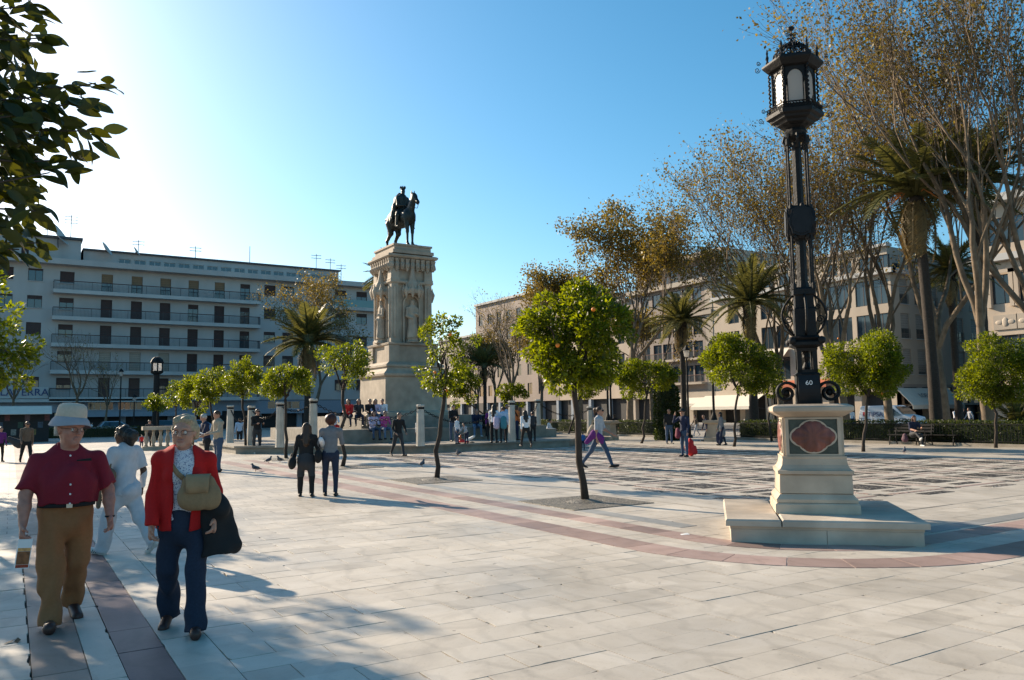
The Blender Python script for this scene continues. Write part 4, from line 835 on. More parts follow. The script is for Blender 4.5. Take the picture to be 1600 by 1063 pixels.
plane_tree('tall plane tree left of the big palm', pgx(1392, 40), 21.0, .36, 48, .2, 3600, (0, .05), .27)
plane_tree('tallest plane tree behind the big palm', pgx(1478, 39), 22.5, .38, 49, .2, 3400, (.02, .0), .3)
plane_tree('plane tree with pollarded fork at the right edge', pgx(1540, 36), 20.5, .34, 50, .25, 2800, (.0, -.06), .32)
plane_tree('plane tree whose branches fill the upper right corner', pgx(1640, 38), 21.5, .36, 51, .25, 3000, (0, 0), .3)
def pgy(px, Y): p = atY(px, 660, Y); return (p[0], p[1], -.1)
plane_tree('bare street tree in front of the hotel sign', pgy(120, 84), 10.5, .55, 52, .35, 60, (0, 0), .2, 4, group='bare street trees')
plane_tree('bare little street tree right of the hotel sign', pgy(165, 90), 8.0, .5, 53, .35, 60, (0, 0), .15, 4, group='bare street trees')
plane_tree('bare street tree by the far left window columns', pgy(20, 86), 10.0, .6, 54, .35, 50, (0, 0), .18, 4, group='bare street trees')
plane_tree('brown leaved plane tree rising behind the left palm', pgy(485, 92), 17.5, .42, 55, .3, 3600, (0, 0), .3, lsize=.2)

# palms
def frond_mesh(length, droop, dry, seed, nlf=46, rise=.0):
    r = np.random.default_rng(seed); V = []; Q = []; T = []
    def pt(u): return np.array([length * (u - .12 * droop * u * u), 0, length * (rise * u - droop * .75 * u ** 2.0)])
    b = MB(); b.tube([pt(u) for u in np.linspace(0, 1, 8)], list(np.linspace(.035, .006, 8)), 4)
    for v in (b.v,): V += list(v)
    Q += [f for f in b.f if len(f) == 4]; T += [.5] * len(V)
    for i in range(nlf):
        u = .12 + .88 * i / nlf; p = pt(u); tg = pt(min(u + .02, 1.0)) - pt(u - .02); tg /= np.linalg.norm(tg); L_ = length * .2 * (math.sin(math.pi * (u * .8 + .15)) ** .7) * r.uniform(.85, 1.1)
        for s in (-1, 1):
            d = tg * .75 + np.array([0, s * .95, .28 - (.55 if dry else .3) * r.random() * 1.2]); d /= np.linalg.norm(d); w = tg * .022 * length / 2.6; e = p + d * L_ + np.array([0, 0, -.16 * L_]); m_ = p + d * L_ * .5
            k = len(V); V += [p - w, p + w, m_ + w * 1.2, m_ - w * 1.2, e]; Q += [(k, k + 1, k + 2, k + 3)]; V += [e + w * .2]; Q += [(k + 3, k + 2, k + 5, k + 4)]; T += [float(np.clip(r.normal(.5, .25), 0, 1))] * 6
    return npmesh('frond', V, Q, M['drypalm' if dry else 'palmleaf'], False, T)
FM = {}
for i in range(3):
    FM['up%d' % i] = frond_mesh(1, .35 + .1 * i, False, 60 + i, rise=.15); FM['mid%d' % i] = frond_mesh(1, .75 + .12 * i, False, 70 + i, rise=.2); FM['dry%d' % i] = frond_mesh(1, .9, True, 80 + i, rise=.1)
def palm(label, foot, hz, length, seed, n=46, trunk=.24, dry=10, lean=(0, 0), boots=True):
    r = np.random.default_rng(seed); foot = np.array(foot, float); t = thing('palm_tree', label, 'palm', foot, 0, 'palm trees'); b = MB(); m = max(12, int(hz / .3)); P = []; rad = []
    for i in range(m + 1):
        u = i / m; P.append((lean[0] * u * u, lean[1] * u * u, hz * u)); rad.append(trunk * (1.18 - .3 * min(u * 3, 1) + .05 * (i % 2)) * (1.0 if u < .93 else 1.3))
    b.tube(P, rad, 10); top = np.array(P[-1])
    if boots:
        for i in range(40):
            a = r.uniform(0, 6.28); z = hz - r.uniform(0, 1.1); rr = trunk * 1.0; b.tube([(lean[0] + rr * math.cos(a), lean[1] + rr * math.sin(a), z - .1), (lean[0] + (rr + .16) * math.cos(a), lean[1] + (rr + .16) * math.sin(a), z + .3)], [.06, .025], 4)
    b.build('trunk', M['palmbark'], t, True)
    for i in range(n):
        u = (i + .5) / n; a = i * 2.39996 + r.uniform(-.2, .2); el = R_(78 - 100 * u ** .95 + r.uniform(-7, 7)); kind = 'up' if u < .45 else 'mid'
        if i >= n - dry: kind = 'dry'; el = R_(r.uniform(-72, -45))
        o = obj('frond', FM[kind + str(int(r.integers(3)))], t, top + np.array([0, 0, .05])); o.rotation_euler = (r.uniform(-.25, .25), -el, a); s = length * r.uniform(.85, 1.1) * (1 if kind != 'dry' else .7); o.scale = (s, s, s)
    return t
palm('tall date palm with orange stalks at the right', (*pgx(1462, 35.5)[:2], 0), 11.4, 4.0, 61, 54, .25, 14, (.0, .35))
M['stalk'] = mat('orange palm stalk', (.55, .19, .05), .6, .2)
pt_ = bpy.data.objects['palm_tree']; b = MB(); r = np.random.default_rng(3)
for i in range(16):
    a = r.uniform(0, 6.28); b.tube([(.0, .35, 11.4), (.55 * math.cos(a), .35 + .55 * math.sin(a), 11.65), (1.25 * math.cos(a), .35 + 1.25 * math.sin(a), 11.1 + r.uniform(-.2, .5))], [.03, .025, .015], 4)
b.build('fruit_stalk', M['stalk'], pt_)
palm('dark palm crown overlapping the right edge', (*pgx(1545, 40)[:2], 0), 12.6, 3.8, 62, 42, .24, 8)
palm('short palm behind the wide dark orange tree', (*pgx(1178, 36)[:2], 0), 7.6, 3.0, 63, 46, .26, 8)
palm('palm in front of the red brick building', (*pgx(1069, 38)[:2], 0), 7.4, 2.6, 64, 44, .2, 8)
palm('bushy date palm before the white apartment building', (*pgy(480, 70)[:2], 0), 7.9, 4.2, 65, 58, .3, 14)
palm('palm showing behind the left of the monument top', (*pgy(610, 62)[:2], 0), 13.0, 2.8, 66, 40, .2, 6)
palm('dark palm in shade right of the monument', (*pgx(758, 47)[:2], 0), 7.0, 3.0, 67, 36, .24, 10)
palm('small dark palm behind the big palm trunk', (*pgx(1498, 44)[:2], 0), 9.0, 2.6, 68, 34, .2, 6)
p = gp(1556, 690); palm('low spiky palm bush behind the right hedge', (p[0] + 4.5, p[1] + 1.2, 0), .6, 2.0, 69, 34, .2, 0, (0, 0), False)

# hedge with iron fence along the right side
def hedge(label, a, c, h, w, seed, parent_group='clipped hedges'):
    r = np.random.default_rng(seed); a, c = np.array(a, float), np.array(c, float); ln = np.linalg.norm(c - a); d = (c - a) / ln; s = np.array([-d[1], d[0], 0]); t = thing('hedge', label, 'hedge', a, 0, parent_group)
    b = MB(); q = [a + s * w * .36, c + s * w * .36, c - s * w * .36, a - s * w * .36]; b.prism([(x[0], x[1]) for x in q], .05, h * .92); b.build('core', M['hleaf'], t, False, a)
    n = int(ln * 560 * h); u = r.uniform(0, ln, n); f = r.random(n); y = np.where(f < .35, -w / 2, np.where(f < .6, w / 2, r.uniform(-w / 2, w / 2, n))) + r.normal(0, .03, n); z = np.where(f >= .6, h + r.normal(0, .03, n), r.uniform(.05, h, n))
    P = u[:, None] * d + y[:, None] * s + np.stack([np.zeros(n), np.zeros(n), z], 1); D = r.normal(size=(n, 3)) + np.array([0, 0, .3]); v, qd = leafcards(P, D, .085, r, .6); obj('foliage', npmesh('foliage', v, qd, M['hleaf'], False, np.repeat(np.clip(r.normal(.45, .25, n), 0, 1), 4)), t); return t
HEDX = 34.0
hedge('long clipped hedge behind the benches on the right', (HEDX, 30.5, 0), (HEDX, 9, 0), .98, .8, 71)
hedge('clipped hedge behind the far walkers', (HEDX + .3, 48, 0), (HEDX + .3, 36.6, 0), .95, .8, 72)
hedge('far hedge behind the chains', (HEDX + 1.5, 72, 0), (HEDX + 1.5, 50.5, 0), .95, .8, 73)
hedge('low hedge along the far left street', (-6, 74, 0), (11, 74, 0), .85, .7, 74)
for ya, yb, lab in ((30.6, 8.8, 'low iron fence in front of the right hedge'), (48.1, 36.5, 'low iron fence in front of the hedge behind the far walkers')):
    t = thing('iron_fence', lab, 'fence', (HEDX - .55, yb, 0)); b = MB(); b.box(-.12, .12, 0, ya - yb, -.02, .12); b.build('kerb', M['kerb'], t); L_ = ya - yb
    for z in (.2, .88): b = MB(); b.tube([(0, 0, z), (0, L_, z)], .016, 4); b.build('rail', M['iron'], t)
    b = MB()
    for i in range(int(L_ / .13)): b.tube([(0, .06 + i * .13, .12), (0, .06 + i * .13, .94)], .009, 4)
    tag(b.build('bars', M['iron'], t), kind='stuff')
# ivy covered column
p = gp(1043, 688); t = thing('ivy_column', 'tall rounded column of dark ivy beside the standing man', 'topiary', p); r = np.random.default_rng(75); hh = 3.15; rr = .62
b = MB(); b.ring([(rr * .85, 0), (rr * .85, hh - .5), (rr * .6, hh - .12), (.1, hh - .05)], 12); b.build('core', M['hleaf'], t)
n = 5200; a = r.uniform(0, 6.28, n); z = r.uniform(0, hh, n); rad = rr * np.sqrt(np.clip(1 - np.clip((z - hh + .55) / .55, 0, 1) ** 2, 0, 1)) + r.normal(0, .04, n); P = np.stack([rad * np.cos(a), rad * np.sin(a), z], 1); D = np.stack([np.cos(a), np.sin(a), -.6 + 0 * a], 1) + r.normal(size=(n, 3)) * .5
v, q = leafcards(P, D, .1, r, .8); obj('foliage', npmesh('foliage', v, q, M['hleaf'], False, np.repeat(np.clip(r.normal(.4, .3, n), 0, 1), 4)), t)
# gravel squares round the tree feet
for i, (x, y) in enumerate(((8.87, 11.75), (8.92, 17.95), (8.92, 24.05), (8.9, 30.1))):
    b = MB(); b.box(x - .88, x + .88, y - .88, y + .88, -.02, .012); o = b.build('tree_pit', M['soil'], plaza)
    b = MB(); b.ring([(.34, .013), (.26, .035), (.08, .06)], 14, c=(x, y)); b.build('soil_mound', M['soil'], plaza)
# ---------------------------------------------------------------- buildings
M['render'] = mat('white render', (.43, .415, .395), .85, .10, .6, .1, 20, stretch=(1, 1, .35), big=.16)
M['cream'] = mat('cream render', (.50, .405, .31), .85, .10, .5, .1, 20, stretch=(1, 1, .35), big=.14)
M['cream2'] = mat('grey cream render', (.43, .36, .285), .85, .10, .5, .1, 20, stretch=(1, 1, .35), big=.14)
M['pinkwall'] = mat('pale pink render', (.34, .27, .225), .85, .12, .5, .1, 20, stretch=(1, 1, .35), big=.15)
M['slabw'] = mat('white balcony edge', (.48, .465, .44), .8, .08, 1, big=.1)
M['frame'] = mat('dark window frame', (.06, .045, .04), .6, .15)
M['wframe'] = mat('pale window frame', (.5, .48, .45), .6, .1)
M['shutter'] = mat('dark brown shutter', (.055, .03, .027), .7, .2, 3)
M['blind'] = mat('grey cream roller blind', (.34, .30, .25), .8, .12, 3)
M['tanblind'] = mat('tan roller blind', (.22, .14, .08), .8, .12, 3)
M['rail'] = mat('railing iron', (.07, .07, .075), .6, .1)
M['redrail'] = mat('brown handrail', (.10, .045, .035), .6, .1)
M['glass'] = glassmat('window glass', (.03, .045, .055), .04); M['tealglass'] = glassmat('balcony glass', (.05, .14, .14), .1)
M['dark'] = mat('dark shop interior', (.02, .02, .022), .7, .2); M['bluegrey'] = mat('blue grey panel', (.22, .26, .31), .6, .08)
M['canvas'] = mat('cream canvas', (.66, .60, .50), .8, .06, 3); M['redcanvas'] = mat('rust canvas', (.42, .12, .06), .8, .1)
M['grille'] = mat('iron grille panel', (.2, .17, .14), .7, .3, 30); M['signblue'] = mat('blue lettering', (.03, .05, .16), .5, .05); M['grey'] = mat('grey lettering', (.12, .11, .11), .6, .05)
def brickmat():
    m = bpy.data.materials.new('red brick'); N, L = nodes(m); b_ = N['Principled BSDF']; g_ = N.new('ShaderNodeNewGeometry'); mp_ = N.new('ShaderNodeMapping'); mp_.inputs['Rotation'].default_value = (math.pi / 2, 0, math.pi / 2); L.new(g_.outputs['Position'], mp_.inputs[0])
    t_ = N.new('ShaderNodeTexBrick'); t_.inputs['Scale'].default_value = 1; t_.inputs['Brick Width'].default_value = .26; t_.inputs['Row Height'].default_value = .08; t_.inputs['Mortar Size'].default_value = .008
    t_.inputs['Color1'].default_value = (.30, .12, .075, 1); t_.inputs['Color2'].default_value = (.22, .085, .055, 1); t_.inputs['Mortar'].default_value = (.3, .24, .2, 1); L.new(mp_.outputs[0], t_.inputs[0]); L.new(t_.outputs[0], b_.inputs['Base Color']); b_.inputs['Roughness'].default_value = .9; return m
M['brick'] = brickmat()
class Facade:
    """a wall in local (u, z); origin o, unit direction d along the wall, outward normal n"""
    def __init__(s, bld, o, d, n, base): s.bld, s.o, s.d, s.n, s.base, s.cache = bld, np.array(o, float), np.array(d, float), np.array(n, float), np.array(base, float), {}
    def P(s, u, z, out=0.0): return s.o + s.d * u + s.n * out + np.array([0, 0, z])
    def wall(s, name, u0, u1, z0, z1, holes, m, depth=.22, out=0.0):
        us = sorted({u0, u1, *[q for h in holes for q in h[:2] if u0 < q < u1]}); zs = sorted({z0, z1, *[q for h in holes for q in h[2:4] if z0 < q < z1]}); b = MB()
        for a, c in zip(us[:-1], us[1:]):
            for e, f in zip(zs[:-1], zs[1:]):
                mu, mz = (a + c) / 2, (e + f) / 2
                if any(h[0] < mu < h[1] and h[2] < mz < h[3] for h in holes): continue
                b.add([s.P(a, e, out), s.P(c, e, out), s.P(c, f, out), s.P(a, f, out)], [(0, 1, 2, 3)])
        for h in holes:
            a, c, e, f = h[:4]
            if not (u0 <= a and c <= u1 and z0 <= e and f <= z1): continue
            for p, q in (((a, e), (c, e)), ((c, e), (c, f)), ((c, f), (a, f)), ((a, f), (a, e))): b.add([s.P(*p, out), s.P(*q, out), s.P(*q, out - depth), s.P(*p, out - depth)], [(0, 1, 2, 3)])
        return b.build(name, m, s.bld, False, s.base)
    def slab(s, name, u0, u1, z0, z1, o0, o1, m, parent=None):
        b = MB(); v = [s.P(u, z, o) for z in (z0, z1) for u, o in ((u0, o0), (u1, o0), (u1, o1), (u0, o1))]
        b.add(v, [(0, 3, 2, 1), (4, 5, 6, 7), (0, 1, 5, 4), (1, 2, 6, 5), (2, 3, 7, 6), (3, 0, 4, 7)]); return b.build(name, m, parent or s.bld, False, s.base)
    def window(s, a, c, e, f, fm='frame', blind=None, bl=1.0, depth=.2, mull=1, grille=None, sill=True, out=0.0):
        w, h = round(c - a, 2), round(f - e, 2); key = (w, h, fm, mull); ang = math.atan2(s.d[1], s.d[0])
        if key not in s.cache:
            b = MB(); t = .06
            for x0, x1, z0, z1 in [(0, w, 0, t), (0, w, h - t, h), (0, t, t, h - t), (w - t, w, t, h - t)] + [(w * k / (mull + 1) - t / 2, w * k / (mull + 1) + t / 2, t, h - t) for k in range(1, mull + 1)]: b.box(x0, x1, -.03, .03, z0, z1)
            g_ = MB(); g_.box(t, w - t, -.006, .006, t, h - t); s.cache[key] = (b.mesh('window', M[fm]), g_.mesh('pane', M['glass']))
        loc = s.P(a, e, out - depth + .05) - s.base; wo = obj('window', s.cache[key][0], s.bld, loc, ang); obj('pane', s.cache[key][1], wo, (0, 0, 0))
        # dark room box behind the glass keeps the opening closed
        if blind:
            bm, frac = blind, bl; hb = h * frac; k2 = ('b', w, round(hb, 2), bm)
            if k2 not in s.cache:
                b = MB(); n = max(2, int(hb / .22))
                for i in range(n): z0 = h - hb + hb * i / n; b.box(.03, w - .03, -.055 if s.n @ np.array([0, -1, 0]) else -.055, -.035, z0 + .008, z0 + hb / n - .008)
                s.cache[k2] = b.mesh('roller_blind', M[bm])
            obj('roller_blind', s.cache[k2], wo, (0, 0, 0))
        if grille:
            b = MB(); n = int(w / .16)
            for i in range(n + 1): b.box(w * i / n - .012, w * i / n + .012, -.2, -.18, 0, grille)
            for z in (0, grille / 2, grille - .02): b.box(0, w, -.2, -.175, z, z + .03)
            for i in range(n): b.add([(w * i / n, -.19, 0), (w * i / n + .03, -.19, 0), (w * (i + 1) / n, -.19, grille / 2), (w * (i + 1) / n - .03, -.19, grille / 2)], [(0, 1, 2, 3)])
            b.build('grille', M['grille'], wo)
        if sill:
            b = MB(); b.box(-.08, w + .08, -.28, -.02, -.07, -.002); b.build('sill', M['slabw'], wo)
        return wo
    def railing(s, u0, u1, z, out, h=1.0, glass=False):
        b = MB(); n = int((u1 - u0) / .14)
        r = obj('railing', None, s.bld) if False else None
        if glass:
            return s.slab('glass_rail', u0 + .03, u1 - .03, z, z + h, out - .04, out, M['tealglass'])
        for i in range(n + 1):
            u = u0 + (u1 - u0) * i / n; p = s.P(u, z, out - .03); t = .03 if i % 14 == 0 else .011; b.cbox((p[0], p[1], z + h / 2), (t, t, h / 2))
        for u in (u0, u1):
            for k in range(1, 8): p = s.P(u, z, out * k / 8); b.cbox((p[0], p[1], z + h / 2), (.011, .011, h / 2))
        rl = b.build('railing', M['rail'], s.bld, False, s.base)
        b = MB(); pts = [s.P(u0, z + h, .02), s.P(u0, z + h, out - .03), s.P(u1, z + h, out - .03), s.P(u1, z + h, .02)]; b.tube(pts, .045, 4); o = b.build('handrail', M['redrail'], None, False, s.base); o.parent = rl
        return rl
def body(bld, base, x0, x1, y0, y1, z0, z1, m, name='building_core'):
    b = MB(); b.box(x0, x1, y0, y1, z0, z1); return b.build(name, m, bld, False, base)
r6 = np.random.default_rng(66)
# --- left: long white apartment building, plane y = 107
LY = 107.0; lb = thing('apartment_building', 'long white apartment building with five rows of balconies', 'building', (0, LY, -.16)); LB = np.array([0, LY, -.16])
fa = Facade(lb, (0, LY, 0), (1, 0, 0), (0, -1, 0), LB)
def LU(px, y=520): return float(atY(px, y, LY)[0])
FZ = [4.05, 7.2, 10.35, 13.5, 16.65]
doorsx = [LU(p) for p in (165, 212, 257, 301, 342, 382)]; winx = [LU(p) for p in (5, 52, 421)]; bwin = LU(102); farw = [LU(p) for p in (532, 565)]; rx = [LU(p) for p in (450,)]
holes = []; spec = []
for fi, z in enumerate(FZ):
    for i, u in enumerate(doorsx):
        top = z + 2.35 if fi < 4 else z + 2.3; h = (u - .62, u + .62, z + .02, top); holes.append(h)
        bl = ('shutter', 1.0) if fi in (2, 3) else (('tanblind', .45) if fi == 4 else (('blind', 1.0) if fi == 1 and i < 3 else ('shutter', r6.choice([.4, 1.0]))))
        if (fi, i) in ((3, 3), (3, 5), (2, 5), (4, 5)): bl = ('shutter', .25)
        spec.append((h, bl, False))
    h = (bwin - .75, bwin + .75, z + .9, z + 2.3); holes.append(h); spec.append((h, ('shutter', [.6, .3, .45, .4, .9][fi]), True))
    for u in winx + rx:
        h = (u - .75, u + .75, z + .95, z + 2.4); holes.append(h); spec.append((h, ('shutter', r6.choice([1.0, .3, .15])), True))
    for u in farw:
        h = (u - .8, u + .8, z + .9, z + 2.4); holes.append(h); spec.append((h, ('shutter', r6.choice([1.0, .5, .35])), True))
    for u in (-9.2, -13.5):
        h = (u - .75, u + .75, z + .95, z + 2.4); holes.append(h); spec.append((h, ('shutter', .5), True))
UL, UR = -18.0, 47.0
fa.wall('wall', UL, UR, 3.7, 19.9, holes, M['render'])
for h, bl, sl_ in spec: fa.window(*h, 'frame', bl[0], float(bl[1]), sill=sl_)
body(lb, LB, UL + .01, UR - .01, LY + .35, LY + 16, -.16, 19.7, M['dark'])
body(lb, LB, UR - .012, UR, LY + .0, LY + 16, -.16, 19.89, M['render'], 'side_wall'); body(lb, LB, UL, UL + .012, LY, LY + 16, -.16, 19.89, M['render'], 'side_wall')
body(lb, LB, UL, UR, LY + .2, LY + 16, 19.902, 19.95, M['render'], 'roof_deck')
B0, B1 = LU(80), LU(403)
for fi, z in enumerate(FZ):
    fa.slab('balcony_slab', B0, B1, z - .42, z + .015, .003, 1.25, M['slabw']); fa.railing(B0 + .05, B1 - .05, z + .016, 1.22)
q0, q1 = LU(516), LU(580)
fa.slab('balcony_slab', q0, q1 + 1.4, FZ[4] - .42, FZ[4] + .015, .003, 1.0, M['slabw']); fa.railing(q0 + .05, q1 + 1.35, FZ[4] + .016, .98, 1.0, True)
fa.slab('spandrel', q0, q1 + 1.4, FZ[3] - .9, FZ[3] - .05, .003, .25, M['slabw'])
fa.slab('cornice', UL, UR, 19.6, 20.25, -.1, 1.35, M['render'])
# set back attic
fb = Facade(lb, (0, LY + 2.2, 0), (1, 0, 0), (0, -1, 0), LB); a0, a1, a2 = LU(128), LU(537), LU(-100)
ah = []
u = LU(185)
while u < LU(530): ah.append((u, u + 1.35, 20.75, 21.4)); u += 1.75
fb.wall('attic_wall', a0, a1, 19.96, 22.2, ah, M['render']); [fb.window(*h, 'wframe', None, mull=1, sill=False) for h in ah]
body(lb, LB, a0, a1, LY + 2.5, LY + 12, 19.96, 22.1, M['dark'], 'attic_core'); fb.slab('attic_roof', a0 - .1, a1 + .2, 22.1, 22.3, -9, .35, M['rail'])
hh_ = [(LU(28), LU(40), 20.6, 21.9)]; fb.wall('attic_wall', a2, a0 - .3, 19.96, 23.2, hh_, M['render'], out=.6); fb.window(*hh_[0], 'frame', 'shutter', 1.0, out=.6); body(lb, LB, a2, a0 - .3, LY + 2.0, LY + 12, 19.96, 23.1, M['dark'], 'attic_core'); fb.slab('attic_roof', a2, a0 - .15, 23.1, 23.4, -9, .95, M['rail'])
# ground floor
gh = [(LU(141), LU(181), 2.55, 3.5), (LU(188), LU(226), 2.55, 3.5), (LU(232), LU(262), 2.55, 3.5), (LU(285), LU(330), 2.55, 3.5), (LU(420), LU(470), 2.5, 3.5)]
fa.wall('mezzanine_wall', UL, UR, 2.3, 3.62, gh, M['bluegrey']); [fa.window(*h, 'wframe', None, mull=3, sill=False) for h in gh]
fa.slab('canopy', LU(125), LU(345), 1.75, 2.3, .0, 1.6, M['bluegrey']); fa.slab('canopy', LU(400), UR, 1.9, 2.3, .0, 1.2, M['bluegrey'])
for u in np.arange(UL + 2, UR, 5.4): fa.slab('pier', u, u + .7, -.16, 2.3, -.3, .1, M['bluegrey'])
sg = fa.slab('sign_board', LU(-60), LU(79), 3.95, 5.25, .01, .35, M['slabw'])
text('INGLATERRA', 1.15, 'sign_lettering', M['signblue'], lb, (LU(26), -.40, 4.62 + .16), (math.pi / 2, 0, 0), .03)
fa.slab('sign_ledge', LU(-60), LU(300), 3.5, 3.85, .0, 1.25, M['slabw'])
# aerials and dishes on the roof
def aerial(label, px, y0, y1, bars, D=LY + 4):
    p = atY(px, y0, D); q = atY(px, y1, D); t = thing('tv_aerial', label, 'aerial', (p[0], p[1], 19.9), 0, 'roof aerials'); h = q[2] - 19.9; b = MB(); b.tube([(0, 0, 0), (0, 0, h)], .045, 5); b.build('mast', M['rail'], t); b = MB()
    for i in range(bars): z = h - .25 - i * .4; b.tube([(-.75, 0, z), (.75, 0, z + .05)], .035, 4); [b.tube([(x, -.25, z), (x, .25, z)], .02, 4) for x in (-.6, -.2, .2, .6)]
    if bars: b.build('antenna', M['rail'], t)
aerial('tall tv aerial beside the biggest satellite dish', 110, 385, 336, 3); aerial('tv aerial left of the biggest satellite dish', 73, 385, 351, 2); aerial('tv aerial with short bars over the attic windows', 305, 412, 385, 2); aerial('bare pole on the middle of the roof', 390, 418, 385, 0)
aerial('double tv aerial near the right roof end', 494, 425, 397, 2); aerial('slanted tv aerial at the right roof end', 516, 427, 404, 2); aerial('last tv aerial at the right roof corner', 533, 429, 413, 2); aerial('small aerial on the left roof part', 216, 400, 375, 2)
for px, py, s, lab in ((90, 372, 1.5, 'large white satellite dish on the left roof'), (165, 394, .95, 'middle satellite dish on the attic roof'), (212, 397, .6, 'small round satellite dish on the attic roof')):
    p = atY(px, py - 4, LY + 1.0); t = thing('satellite_dish', lab, 'satellite dish', p, 0, 'roof satellite dishes'); b = MB(); Rm = Matrix.Rotation(R_(55), 4, 'Y') @ Matrix.Rotation(R_(20), 4, 'X'); n = 16
    v = [(0, 0, 0)]; f = []
    for j in (1, 2, 3):
        for i in range(n): a = 2 * math.pi * i / n; rr_ = s * j / 3; v.append((rr_ * math.cos(a), rr_ * math.sin(a), .25 * s * (j / 3) ** 2))
    f += [(0, 1 + i, 1 + (i + 1) % n) for i in range(n)] + [(1 + j * n + i, 1 + (j + 1) * n + i, 1 + (j + 1) * n + (i + 1) % n, 1 + j * n + (i + 1) % n) for j in (0, 1) for i in range(n)]
    b.add([tuple(Rm @ Vector(q)) for q in v], f); b.build('dish', M['slabw'], t, True); b = MB(); b.tube([(0, 0, 0), (.1, 0, 22.0 - p[2] - .1)], .06, 5); b.build('mast', M['rail'], t)
# --- right row, plane x = 74, running along Y
RX = 74.0
def RYv(px, y=560): return float(atX(px, y, RX)[1])
def rfac(bld, base): return Facade(bld, (RX, 0, 0), (0, 1, 0), (-1, 0, 0), base)
# brick building
y0, y1 = RYv(1116), RYv(985); bb_ = thing('brick_building', 'red brick building with pale bands behind the palms', 'building', (RX, y0, -.16)); B_ = np.array([RX, y0, -.16]); f_ = rfac(bb_, B_)
cols = [RYv(p) for p in (1092, 1076, 1059, 1043, 1028, 1010)]
zs = [4.2, 7.9, 11.4, 14.9, 18.4]
h4 = [(c - .75, c + .75, 18.7, 20.5) for c in cols]; f_.wall('terrace_wall', y0, y1, 18.3, 21.2, h4, M['brick'], out=-1.6); [f_.window(*h, 'frame', None, out=-1.6, sill=False) for h in h4]
f_.slab('terrace_slab', y0, y1, 17.7, 18.3, -1.6, .7, M['cream2']); f_.railing(y0 + .2, y1 - .2, 18.31, .65, .9); f_.slab('cornice', y0 - .2, y1, 21.2, 21.75, -1.8, .2, M['cream2']); body(bb_, B_, RX + 1.9, RX + 15, y0, y1, -.16, 22.3, M['cream2'])
h3 = [(c - .8, c + .8, 15.5, 17.3) for c in cols]; f_.wall('brick_wall', y0 + 1.2, y1, 14.2, 17.69, h3, M['brick']); [f_.window(*h, 'frame', None) for h in h3]; f_.slab('quoin', y0, y0 + 1.2, 0, 17.69, -1, .05, M['cream2'])
f_.slab('string_course', y0, y1, 13.6, 14.19, -.2, .3, M['cream2'])
h2 = [(c - .8, c + .8, z, z + 2.1) for c in cols for z in (5.2, 8.3, 11.2)]; f_.wall('brick_wall', y0 + 1.2, y1, 4.0, 13.59, h2, M['brick']); [f_.window(*h, 'frame', 'blind', float(r6.choice([0.2, .4, .7]))) for h in h2]
for z in (5.1, 8.2): f_.slab('balcony_slab', y0 + 1.5, y1, z - .25, z, .0, .8, M['cream2']); f_.railing(y0 + 1.6, y1, z, .78, .9)
f_.slab('ground_floor', y0, y1, 3.2, 3.99, -.2, .15, M['cream2']); f_.slab('shop_front', y0, y1, -.16, 3.19, -1.2, -.6, M['dark'])
for y in np.linspace(y0 + .5, y1 - .5, 5): f_.slab('pier', y - .35, y + .35, -.16, 3.19, -.6, .05, M['cream2'])
# corner building
cy0, cy1 = 46.7, y0 - .02; cb = thing('corner_building', 'cream corner building with grille panels under the windows', 'building', (RX, cy0, -.16)); C_ = np.array([RX, cy0, -.16]); f_ = rfac(cb, C_)
cols = [RYv(p, 500) for p in (1146, 1172, 1198, 1222, 1253, 1298, 1320, 1350, 1378)]; ha = []
for z in (4.9, 8.5, 12.0): ha += [(c - .85, c + .85, z, z + 2.55) for c in cols]
f_.wall('wall', cy0, cy1, 3.9, 15.3, ha, M['cream'])
for k, h in enumerate(ha): f_.window(*h, 'frame', ('blind' if k % 3 else None), float(r6.choice([.25, .5, .8])), grille=1.05, sill=True)
f_.slab('cornice', cy0 - .5, cy1, 15.0, 15.45, -.2, .55, M['slabw'])
hb = [(c - .7, c + .7, 15.75, 17.1) for c in cols]; f_.wall('attic_wall', cy0 + .6, cy1, 15.46, 17.9, hb, M['cream2'], out=-.6); [f_.window(*h, 'frame', 'blind', .4, out=-.6, sill=False) for h in hb]; f_.slab('roof_edge', cy0 + .4, cy1, 17.9, 18.2, -1.2, -.2, M['slabw'])
body(cb, C_, RX + .9, RX + 30, cy0 + 1.0, cy1, -.16, 17.88, M['cream2'])
f_.slab('fascia', cy0 - .02, cy1, 3.2, 3.89, -.2, .12, M['cream']); f_.slab('shop_front', cy0 + .3, cy1, -.16, 3.19, -1.4, -.8, M['dark'])
for y in np.linspace(cy0 + .4, cy1 - .4, 7): f_.slab('pier', y - .4, y + .4, -.16, 3.19, -.8, .05, M['cream'])
# its side wall along the lane
fs_ = Facade(cb, (RX, cy0, 0), (1, 0, 0), (0, -1, 0), C_); sc = [float(atY(p, 480, cy0)[0]) - RX for p in (1413, 1436, 1459, 1497, 1521)]; sc += [sc[-1] + 3, sc[-1] + 6]; ha = []
for z in (4.9, 8.5, 12.0): ha += [(c - .75, c + .75, z, z + 2.55) for c in sc]
fs_.wall('side_wall', -.0, 28, 3.9, 15.3, ha, M['cream']); [fs_.window(*h, 'frame', 'blind', float(r6.choice([.6, .75, .9])), grille=.95) for h in ha]
fs_.slab('side_cornice', -.3, 28, 15.0, 15.45, -.2, .5, M['slabw']); hb = [(c - .7, c + .7, 15.75, 17.1) for c in sc]; fs_.wall('side_attic', .6, 28, 15.46, 17.9, hb, M['cream2'], out=-.6); [fs_.window(*h, 'frame', 'blind', .6, out=-.6, sill=False) for h in hb]
